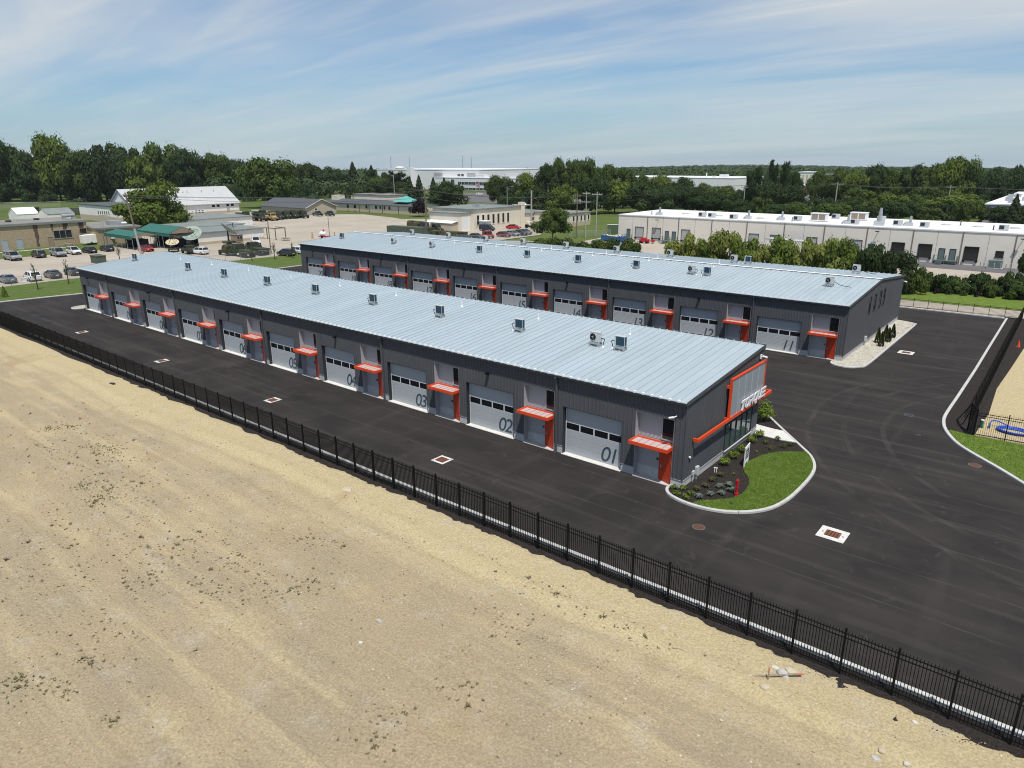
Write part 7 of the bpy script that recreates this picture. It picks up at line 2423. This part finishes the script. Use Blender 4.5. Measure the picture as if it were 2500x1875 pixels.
LEFT = [(-456.5, 85.5, 30.1, 15), (-444.6, 93.6, 31.0, 14), (-435.7, 104.5, 29.6, 14), (-428.7, 114.2, 31.9, 13), (-406.4, 119.4, 26.4, 12.5), (-401.8, 127.4, 29.5, 12.5), (-406.2, 139.5, 27.4, 12.5), (-398.2, 144.9, 25.2, 11), (-397.4, 156.0, 30.0, 15), (-386.2, 163.5, 27.3, 12), (-385.2, 175.1, 22.4, 11)]
KM = [('round', 'crown_dark'), ('tall', 'crown_mid'), ('round', 'crown_light'), ('tall', 'crown_dark')]
for k, (x, y, h, r0) in enumerate(LEFT):
    kd, m = KM[(k * 7 + 1) % 4]
    h *= (1.0, 1.07, 0.92, 1.05, 0.96)[k % 5]
    tree('broadleaf_tree', x, y, h, r0, kd, m, k % 3, 'tall dark tree in the front of the left woods, %s from the left edge' % ORD[k], 'trees of the left woods', 0.10, n=5200, ls=0.05)
for k in range(12):
    x, y = -470 + 9.5 * k, 108 + 9.5 * k
    tree('broadleaf_tree', x - 14, y + 4, rnd.uniform(22, 27) * (1 - 0.045 * max(0, k - 5)), rnd.uniform(10, 13), ('tall', 'round')[k % 2], 'crown_dark', k % 3, 'tree deep in the left woods behind the first row, %s from the left' % ORD[k], 'trees of the left woods', 0.06)
for k in range(13):
    x, y = -440 + 5.6 * k, 78 + 8.6 * k
    tree('understory_bush', x + 6, y, rnd.uniform(7, 12), rnd.uniform(5, 7.5), 'bush', 'crown_dark', k % 2, 'dark undergrowth bush at the foot of the left woods, %s from the left' % ORD[k], 'undergrowth of the left woods', 0.0, 'bush', False)

MID = [(-378, 180, 24.1, 10, 'round', 'crown_mid'), (-377.8, 191.4, 20, 9.5, 'round', 'crown_dark'), (-276.3, 146.0, 21.0, 13.5, 'round', 'crown_mid'), (-290.8, 163.1, 17.1, 8.5, 'round', 'crown_mid'), (-367.2, 222.7, 19.2, 10, 'tall', 'crown_mid'), (-379, 241.4, 19.6, 12, 'round', 'crown_dark'), (-368, 248.6, 17.1, 11, 'round', 'crown_dark'),
       (-371.4, 253.3, 7.2, 7.5, 'round', 'crown_mid'), (-350.6, 246.4, 12.5, 7, 'open', 'crown_dark'), (-354.3, 257.4, 19.5, 8, 'conifer', 'crown_conifer'), (-344.2, 264, 17.4, 8, 'conifer', 'crown_conifer'), (-312.3, 246.5, 13.9, 7.2, 'round', 'crown_dark'), (-271.1, 220.4, 14.9, 8, 'open', 'crown_conifer'),
       (-227, 187.9, 13.4, 4.6, 'conifer', 'crown_conifer'), (-235.1, 201.3, 13.5, 4.8, 'conifer', 'crown_conifer'), (-218.1, 194, 12.9, 4.4, 'conifer', 'crown_conifer'), (-207.9, 190.6, 12.9, 4.4, 'conifer', 'crown_conifer'), (-201.2, 185.2, 11.9, 9.6, 'round', 'crown_dark'), (-181.3, 149.7, 6.4, 3.6, 'round', 'crown_purple'), (-312.7, 234.5, 11.8, 9.7, 'round', 'crown_dark'),
       (-298, 232, 11, 8, 'round', 'crown_mid'), (-285, 226, 10.5, 7, 'round', 'crown_dark'), (-262, 214, 9.5, 6, 'round', 'crown_dark'), (-246, 205, 9, 5.5, 'round', 'crown_mid'), (-330, 252, 14.5, 8, 'open', 'crown_dark'), (-400, 262, 17, 10, 'round', 'crown_mid'), (-395, 215, 19, 10, 'round', 'crown_dark'), (-390, 200, 21, 10, 'tall', 'crown_dark')]
TN = {'round': 'rounded', 'tall': 'upright', 'open': 'thin airy', 'conifer': 'pointed', 'flat': 'wide layered', 'bush': 'bushy'}
TC = {'crown_dark': 'dark green', 'crown_mid': 'green', 'crown_light': 'bright green', 'crown_conifer': 'blackish green', 'crown_purple': 'purple', 'crown_pale': 'pale green'}
for k, (x, y, h, r0, kd, m) in enumerate(sorted(MID, key=lambda t: math.atan2(t[0] - 17, t[1] + 37))):
    lab = {2: ''}.get(-1, '')
    if (x, y) == (-276.3, 146.0):
        lab = 'big rounded tree over the army truck row'
    elif m == 'crown_purple':
        lab = 'small purple leaved tree by the cream office'
    else:
        lab = '%s %s tree beyond the yard, number %s counted from the left' % (TN[kd], TC[m], ORD[k % 20] if k < 20 else 'twenty-' + ORD[k - 20])
    tree('conifer_tree' if kd == 'conifer' else 'broadleaf_tree', x, y, h, r0, kd, m, k % 2, lab, 'trees beyond the yard', 0.03 if kd == 'conifer' else 0.16, limbs=kd != 'conifer')

CEN = [(-204.3, 222.4, 13, 6.2), (-189.7, 213.7, 11.9, 6.8), (-177.5, 211.7, 14.4, 7.2), (-171.6, 215.8, 19.1, 6.8), (-169.6, 224.1, 20.8, 6.8), (-158.4, 225, 21.6, 6.8), (-151.8, 229.6, 17.7, 7), (-143.9, 235.1, 16.3, 8), (-137.4, 239.6, 14.3, 7.6), (-129.5, 245.1, 13.2, 9), (-123.8, 249.1, 13.2, 8.6), (-114.4, 249.1, 10.8, 7.4), (-105.3, 249.1, 9.3, 7), (-99.8, 252.9, 8.2, 5.4),
       (-157.5, 190.6, 10.2, 7.6), (-144.3, 192.5, 11.1, 7.6), (-136.5, 198, 12.5, 8.2), (-131.1, 207.3, 13, 8.4), (-123.3, 212.8, 12.4, 8.2), (-165.5, 185, 7.9, 6), (-94.4, 256.7, 6.9, 5.4), (-113, 214, 10.5, 7.2), (-104, 220, 9.5, 7.0), (-98, 226, 8.5, 6.4)]
for k, (x, y, h, r0) in enumerate(sorted(CEN, key=lambda t: math.atan2(t[0] - 17, t[1] + 37))):
    kd = ('tall' if h > 16 else 'round')
    m = ('crown_mid', 'crown_dark', 'crown_mid', 'crown_light')[(k * 5) % 4] if h > 11 else ('crown_dark', 'crown_mid')[k % 2]
    tree('broadleaf_tree', x, y, h, r0, kd, m, k % 3, '%s %s tree in the centre wood behind the wooden poles, %s from its left' % (TN[kd], TC[m], ORD[k] if k < 20 else 'twenty-' + ORD[k - 20]), 'trees of the centre wood', 0.08, n=4600)

RIGHT = [(-91, 247, 16.9, 4.8, 'tall', 'crown_dark'), (-85.7, 250.7, 19.4, 3.4, 'open', 'crown_dark'), (-81.8, 253.5, 19, 3.4, 'open', 'crown_dark'), (-76.7, 251.3, 15.9, 4, 'tall', 'crown_dark'), (-83.4, 241, 12.2, 6.6, 'round', 'crown_dark'), (-72.3, 235.7, 11, 7, 'round', 'crown_dark'), (-80.6, 289.3, 14.6, 5, 'round', 'crown_mid'),
         (-71, 285.8, 16.4, 6.4, 'round', 'crown_mid'), (-63.4, 284.6, 16, 6.6, 'round', 'crown_light'), (-58, 288.4, 17.1, 7, 'round', 'crown_dark'), (-50.9, 293.4, 16.9, 7, 'tall', 'crown_mid'), (-45.2, 297.3, 17.2, 6.6, 'tall', 'crown_dark'), (-38, 296.1, 17.3, 7, 'round', 'crown_mid'), (-32.1, 294.2, 20.3, 7.4, 'round', 'crown_light'), (-27.6, 297.4, 19.9, 7, 'round', 'crown_mid'),
         (-23.2, 300.5, 16.2, 5.4, 'round', 'crown_dark'), (-21.2, 348.2, 16.6, 7, 'round', 'crown_dark'), (-14.3, 353, 17.1, 7, 'round', 'crown_dark'), (-8.6, 356.9, 16.6, 7, 'tall', 'crown_dark'), (-64.4, 243.8, 6.5, 6.4, 'bush', 'crown_dark'), (-57.1, 249, 5.8, 6.2, 'bush', 'crown_dark'), (-43.1, 244.2, 8.6, 9.2, 'flat', 'crown_light'), (-34.4, 255.2, 6.9, 6, 'round', 'crown_mid'),
         (-23.1, 256.2, 8.2, 10.8, 'flat', 'crown_light'), (-3, 225, 9.5, 3.8, 'conifer', 'crown_conifer'), (-59.4, 272.1, 9.5, 6.6, 'round', 'crown_mid'), (-38.1, 287.1, 10.2, 7.2, 'round', 'crown_mid'), (-14.8, 312.4, 11.4, 6.5, 'open', 'crown_dark')]
for k, (x, y, h, r0, kd, m) in enumerate(sorted(RIGHT, key=lambda t: math.atan2(t[0] - 17, t[1] + 37))):
    tree('conifer_tree' if kd == 'conifer' else 'broadleaf_tree', x, y, h, r0, kd, m, k % 3, '%s %s tree behind the long warehouse, %s from the left' % (TN[kd], TC[m], ORD[k] if k < 20 else 'twenty-' + ORD[k - 20]), 'trees behind the warehouse', 0.04 if kd in ('bush', 'conifer') else 0.12, limbs=kd not in ('conifer', 'bush'))

tree('broadleaf_tree', -205.0, 61.5, 13.6, 11.8, 'tall', 'crown_light', 7, 'bushy bright green tree rising behind the green carports', None, 0.01, n=11000, ls=0.042)
tree('broadleaf_tree', -90.6, 110.5, 8.6, 5.0, 'round', 'crown_mid', 5, 'single rounded tree on the grass behind the far roof', None, 0.24, n=6000, ls=0.05)
tree('broadleaf_tree', 4.6, 100.5, 6.2, 3.4, 'round', 'crown_dark', 4, 'dark leafy tree cut off by the right edge of the photo', None, 0.1, n=4000, ls=0.07) if False else tree('broadleaf_tree', 9.9, 108.0, 5.6, 2.4, 'round', 'crown_dark', 4, 'dark leafy tree cut off by the right edge of the photo', None, 0.08, n=4000, ls=0.09)

for k in range(15):
    x, y = -80 + 6.0 * k, 206 + 1.9 * k + 6 * math.sin(k * 2.1)
    m = ('crown_dark', 'crown_mid', 'crown_dark', 'crown_mid')[(k * 3) % 4]
    tree('broadleaf_tree', x, y, 6.6 + 1.5 * math.sin(k * 1.9), 5.6 + math.sin(k * 2.7), ('round', 'bush', 'flat')[k % 3], m, k % 3, 'low %s tree close behind the warehouse roof, %s from the left' % (TC[m], ORD[k]), 'low trees close behind the warehouse', 0.05, limbs=False)

# large shrubs between the far garages and the warehouse
SH = [(-71.9, 80, 3.8, 2.6, 'crown_mid'), (-67.1, 80.5, 4.4, 2.9, 'crown_mid'), (-63, 80, 4.1, 2.6, 'crown_dark'), (-59.6, 80, 4.3, 2.4, 'crown_mid'), (-56.1, 80.5, 4.7, 2.6, 'crown_mid'), (-53.2, 80, 5.1, 2.5, 'crown_dark'), (-49.8, 80, 5.0, 2.4, 'crown_mid'),
      (-40.6, 80, 5.4, 2.3, 'crown_pale'), (-38.4, 81, 6.8, 2.4, 'crown_pale'), (-35.4, 80.5, 6.3, 2.5, 'crown_light'), (-32.0, 80.5, 7.3, 2.8, 'crown_pale'), (-28.8, 81, 6.6, 2.5, 'crown_light'), (-25.6, 82, 5.3, 2.3, 'crown_pale'), (-22.4, 82, 6.7, 2.7, 'crown_light'), (-19.2, 82, 6.8, 2.7, 'crown_pale'), (-16.2, 82, 6.8, 2.6, 'crown_pale'), (-13.4, 82, 6.9, 2.4, 'crown_light'),
      (-10.4, 82.5, 6.2, 2.6, 'crown_dark'), (-7.6, 82.5, 6.3, 2.7, 'crown_dark'), (-5.0, 83, 5.6, 2.3, 'crown_dark'), (-3.0, 83.5, 3.9, 1.8, 'crown_mid')]
for k, (x, y, h, r0, m) in enumerate(SH):
    tree('large_shrub', x, y, h * 1.16, r0 * 1.2, 'bush', m, 10 + k % 3, '%s large shrub behind the far roof, %s' % (TC[m], (ORD[k] if k < 20 else 'twenty-first') + ' from the left'), 'large shrubs behind the far garage row', 0.02, 'shrub', False, n=3600, ls=0.062, z=0.0)
for k in range(19):
    x, y = -6.0 + 1.25 * k, 88.2 + 0.12 * k + 1.5 * math.sin(k * 2.3)
    h = 1.9 + 0.065 * k + 0.4 * math.sin(k * 1.7)
    tree('hedge_bush', x, y, h * 1.3, 1.75 + 0.35 * math.sin(k * 3.1), 'bush', ('crown_dark', 'crown_mid', 'crown_dark')[k % 3], 20 + k % 3, 'bush of the dark hedge behind the back fence, %s from the left' % ORD[k], 'hedge bushes behind the back fence', 0.0, 'bush', False, n=2600, ls=0.085, z=0.0)
for k in range(9):
    x, y = -3.6 + 1.75 * k, 85.6 + 0.25 * k
    tree('small_bush', x, y, 0.95, 0.55, 'bush', ('crown_dark', 'crown_purple', 'crown_mid')[(k * 2) % 3], 30, 'small ball shaped bush in front of the hedge, %s from the left' % ORD[k], 'small bushes at the hedge foot', 0.0, 'bush', False, n=1200, ls=0.13, z=0.0)

# saplings and a small conifer on the left lawn
for k, (x, y, h, lab) in enumerate(((-114.9, 1.41, 4.4, 'thin staked sapling in front of the white crossover'), (-117.3, 6.84, 4.2, 'thin sapling beside the dark grey sedan'), (-118.7, 42.3, 3.0, 'thin sapling behind the near roof ridge, the leftmost of three'), (-117, 46.6, 3.6, 'thin bare sapling by the chain link fence post'), (-114.9, 49.6, 3.4, 'thin sapling before the dark SUV'), (-139.5, 24.5, 3.4, 'thin sapling beyond the far end of the near roof'))):
    tree('sapling', x, y, h, 0.7, 'open', 'crown_mid', 40 + k % 2, lab, 'saplings on the lawn strip', 0.30, n=170, ls=0.085, limbs=True, z=0.06)
tree('conifer_tree', -111.5, -4.2, 1.7, 0.75, 'conifer', 'crown_light', 3, 'tiny young conifer on the lawn at the left edge', None, 0.03, limbs=False, n=1500, ls=0.08, z=0.06)

# far woods as one mass out to the skyline
fw_ = MB()
r_ = random.Random(99)
leafmat('far_leaves', (0.030, 0.055, 0.018), (0.060, 0.088, 0.026), 0.0, 0.0)
MATS['far_leaves'].node_tree.nodes['Noise Texture'].inputs['Scale'].default_value = 0.03
for band in range(15):
    d0 = 430 * (1.17 ** band)
    nn = int(120 + band * 10)
    for k in range(nn):
        az = R(-12 + 102 * (k + r_.random()) / nn) if False else R(-3 + 84 * (k + r_.random()) / nn)
        d = d0 * r_.uniform(0.95, 1.1)
        x, y = 17 - math.sin(az) * d, -37 + math.cos(az) * d
        if -460 < x < -150 and 235 < y < 480:
            continue
        if -280 < x < -95 and 300 < y < 520:
            continue
        if -30 < x < 45 and y < 400:
            continue
        if d < 520 and (az > R(62) or R(28) < az < R(36)):
            continue
        h = r_.uniform(9, 14.5) + 3.5 * mnoise.noise((az * 14, band * .7, 0))
        q = r_.uniform(5, 8) * (1 + d / 2600)
        gz = ground_z(math.hypot(x, y))
        hill = gz + (11.0 * math.exp(-((math.degrees(az) - 22) / 8.5) ** 2) * min(1.0, (d - 1300) / 900) if d > 1300 else 0)
        m_ = int(240 if d < 760 else 130 if d < 1200 else 50)
        ls = q * (0.10 if d < 760 else 0.13 if d < 1200 else 0.2)
        for j in range(m_):
            dd = Vector((r_.gauss(0, 1), r_.gauss(0, 1), r_.gauss(0, 1) + .3)).normalized()
            kk = r_.uniform(.7, 1.1)
            p = Vector((x + dd.x * q * kk, y + dd.y * q * kk, hill + h * 0.52 + dd.z * h * 0.46 * kk))
            t = dd.cross(Vector((r_.random() - .5, r_.random() - .5, r_.random() - .5))).normalized()
            b = dd.cross(t)
            fw_.add([p - t * ls, p - b * ls * .8, p + t * ls, p + b * ls * .8], [(0, 1, 2, 3)])
        fw_.cyl(x, y, gz - 1, h * 0.6 + hill, q * 0.6, 6, q * 0.35)
tag(fw_.build('far_woods', 'far_leaves'), 'distant woods closing off the horizon', 'woods', kind='stuff')

# ---------------------------------------------------------------- poles, wires, chain link fences
def pole(x, y, h, label, m='pole_wood', arms=(), lamp=None, lean=(0, 0), r0=0.16, box_=False, ax=0.0):
    root = empty('utility_pole', (x, y, 0), ax)
    tag(root, label, 'pole', 'utility poles')
    MB().tube([(0, 0, -.1), (lean[0], lean[1], h)], r0, 8, r0 * .7).build('mast', m, root)
    for z, w in arms:
        a = MB().box(-w / 2, -.09, z - .08, w / 2, .09, z + .08).build('crossarm', m, root, (lean[0] * z / h, lean[1] * z / h, 0))
        for k in (-1, -.45, .45, 1):
            MB().cyl(k * w * .46, 0, z + .08, z + .34, .05, 6).build('insulator', 'shutter', a)
    if lamp:
        MB().tube([(0, 0, h - .5), (lamp * .5, 0, h - .1), (lamp, 0, h)], .05, 6).build('lamp_arm', 'galv', root)
        MB().box(lamp - .1, -.14, h - .08, lamp + .6, .14, h + .06).build('lamp_head', 'shutter', root)
    if box_:
        for s in (-.5, 0, .5):
            MB().cyl(s * 1.4, .35, h - 2.6, h - 1.5, .28, 8).build('transformer_can', 'shutter', root)


pole(-148.9, 33.0, 13.5, 'leaning wooden pole with a silver sleeve in front of the carports', arms=((12.9, 1.6),), lean=(-1.5, -0.7), r0=.2)
MB().tube([(-148.92, 33.0, .0), (-149.53, 32.7, 5.7)], .24, 8).build('metal_sleeve', 'galv').parent = None
o = [q for q in bpy.data.objects if q.name.startswith('metal_sleeve')][0]
pr = [q for q in bpy.data.objects if q.name == 'utility_pole'][0]
o.parent = pr
o.location = (-pr.location.x, -pr.location.y, 0)
pole(-125.4, 51.1, 7.4, 'short dark wooden pole beside the open army truck', r0=.13)
pole(-147.2, 83.3, 6.2, 'thin rusty pole standing in the open yard', r0=.09)
pole(-126.0, 100.0, 13.0, 'tall wooden pole before the cream workshop', arms=((12.2, 2.4), (10.2, 2.2)), r0=.2, ax=R(15))
pole(-168.0, 213.2, 10.7, 'pale pole with a short crossarm behind the workshop', 'pole_pale', ((10.3, 2.2),), r0=.2)
pole(-89.7, 120.0, 11.5, 'dark wooden pole with white insulators nearest the round tree', arms=((9.4, 2.6), (10.9, 2.2)), box_=True, ax=R(30))
pole(-89.5, 124.0, 11.9, 'pale wooden pole in the middle of the group of three', 'pole_pale', ((9.2, 2.2), (11.4, 2.0)), ax=R(30))
pole(-88.9, 128.3, 11.7, 'pale wooden pole nearest the warehouse corner', 'pole_pale', ((11.0, 2.8),), ax=R(30))
pole(-110.5, 236, 9.6, 'grey pole behind the warehouse roof, left one', 'pole_pale', (), r0=.22)
pole(-93.5, 243, 10.2, 'grey pole behind the warehouse roof with a crossarm', 'pole_pale', ((9.3, 3.0), (9.9, 2.0)), r0=.22)
pole(-61.5, 252, 11.6, 'wooden pole with a wide crossarm among the right hand trees', 'pole_pale', ((10.8, 4.4),), r0=.25)
pole(-26, 262, 10.8, 'pole with a short crossarm by the wide layered tree', 'pole_pale', ((10.0, 3.0),), r0=.22)
pole(-377.8, 233.6, 15.5, 'pale pole beyond the yard near the far road, left one', 'pole_pale', ((15.0, 2.4),), r0=.3)
pole(-378.0, 252.2, 14.8, 'pale pole beyond the yard near the far road, right one', 'pole_pale', ((14.4, 2.4),), r0=.3)
pole(-240, 190, 13.8, 'street lamp pole behind the low office', 'pole_pale', (), lamp=-2.2, r0=.2)
pole(-160, 176, 10.5, 'street lamp pole above the workshop roof', 'galv', (), lamp=2.4, r0=.14)
pole(-335, 190, 17.5, 'lamp pole beside the big rounded tree', 'pole_pale', ((16.6, 3.0),), lamp=-3.0, r0=.25)
pole(-118.8, 138.0, 11.2, 'thick grey pole right of the utility cart', 'pole_pale', (), r0=.3)
root = empty('flag_pole', (-172, 172, 0))
tag(root, 'thin flag pole with a dark striped flag above the workshop roof', 'flag pole')
MB().cyl(0, 0, 0, 12.6, .09, 8, .05).build('mast', 'galv', root)
mat('flag_red', (.25, .03, .04), .8)
mat('flag_blue', (.03, .04, .12), .8)
mb, mw = MB(), MB()
for k in range(7):
    (mb if k % 2 == 0 else mw).extrude([(.05, 0, 10.2 + .26 * k), (.8, .25, 10.0 + .26 * k), (1.5, .1, 9.7 + .26 * k), (1.5, .1, 9.95 + .26 * k), (.8, .25, 10.25 + .26 * k), (.05, 0, 10.45 + .26 * k)], (0, .03, 0))
mb.build('red_stripes', 'flag_red', root)
mw.build('white_stripes', 'wall_white', root)
MB().extrude([(.05, -.02, 11.3), (.8, .23, 11.1), (.8, .23, 12.0), (.05, -.02, 12.2)], (0, .07, 0)).build('canton', 'flag_blue', root)


def wire(pts, label, sag=0.8, r0=0.035):
    mb = MB()
    line = []
    for a, b in zip(pts, pts[1:]):
        A, B_ = Vector(a), Vector(b)
        for k in range(8):
            t = k / 8
            p = A.lerp(B_, t)
            p.z -= sag * 4 * t * (1 - t)
            line.append(p)
    line.append(Vector(pts[-1]))
    mb.tube(line, r0, 4)
    tag(mb.build('power_line', 'wire'), label, 'power line', 'overhead power lines')


for k, (dz, dx) in enumerate(((12.3, 1.1), (12.3, -1.1), (10.3, 0.8))):
    wire([(-151.4, 31.9, 13.0 - k * .2), (-126 + dx, 100, dz), (-89.7 + dx, 120, dz - 1.2), (-110.5 + dx, 236, 9.2 - .3 * k)], 'overhead line strung between the wooden poles, %s of three' % ('upper', 'middle', 'lower')[k], 1.2)
for k, s in enumerate((-1.8, 1.8)):
    wire([(-168 + s * .4, 213, 10.6), (-93.5 + s * .6, 243, 10.0), (-61.5 + s, 252, 11.1), (-26 + s, 262, 10.3), (30, 276, 10.6)], 'overhead line along the trees behind the warehouse, %s one' % ('front', 'rear')[k], 1.0, 0.05)
wire([(-378, 233.6, 15.3), (-276, 188, 14.5), (-126, 100.5, 12.4)], 'long overhead line from the far road to the workshop pole', 2.0, .05)

mat('chain_mesh', (0.36, 0.38, 0.38), 0.6, alpha=0.16)
mat('chain_mesh_green', (0.03, 0.07, 0.05), 0.7, alpha=0.75)


def chainlink(pts, h, label, sp=3.0, m='chain_mesh'):
    root = empty('chain_link_fence', (0, 0, 0))
    tag(root, label, 'fence', 'chain link fences')
    for a, b in zip(pts, pts[1:]):
        A, B_ = Vector((*a, 0)), Vector((*b, 0))
        n = max(1, int(round((B_ - A).length / sp)))
        for k in range(n + 1):
            p = A.lerp(B_, k / n)
            MB().cyl(p.x, p.y, 0, h + .06, .035, 6).build('post', 'galv', root)
        MB().tube([(A.x, A.y, h), (B_.x, B_.y, h)], .022, 5).build('top_rail', 'galv', root)
        MB().add([(A.x, A.y, .03), (B_.x, B_.y, .03), (B_.x, B_.y, h), (A.x, A.y, h)], [(0, 1, 2, 3)]).build('wire_mesh', m, root)


chainlink([(-122.4, -14), (-122.7, 0), (-123.2, 12), (-122, 45), (-119.5, 66)], 1.5, 'chain link fence between the left lawn and the parked cars', 3.4)
chainlink([(-112, 84), (-112.5, 96), (-102.5, 100.5), (-102.3, 121)], 1.5, 'chain link fence in front of the parked cars above the far roof')
chainlink([(-384, 40), (-378, 72), (-365, 92), (-394, 114)], 2.4, 'tall chain link fence at the foot of the left woods', 6)
chainlink([(-93, 121.5), (-86.2, 131.5)], 1.6, 'low chain link fence round the grass by the wooden poles', 2.5)
chainlink([(-89.5, 135), (-84.5, 138.5), (-80, 142)], 2.6, 'green screened chain link fence at the warehouse corner', 2.5, 'chain_mesh_green')

# ---------------------------------------------------------------- summer haze
hm = bpy.data.materials.new('haze')
hm.use_nodes = True
hn = hm.node_tree
hn.nodes.clear()
ho = hn.nodes.new('ShaderNodeOutputMaterial')
hv = hn.nodes.new('ShaderNodeVolumePrincipled')
hv.inputs['Color'].default_value = (0.80, 0.90, 1.0, 1)
hv.inputs['Density'].default_value = 0.00005
hv.inputs['Anisotropy'].default_value = 0.0
hn.links.new(hv.outputs[0], ho.inputs['Volume'])
hb = MB().box(-9800, -9800, -98, 9800, 9800, 62)
ho_ = hb.build('haze', hm)
tag(ho_, 'thin blue summer haze over the whole scene', 'haze', kind='stuff')
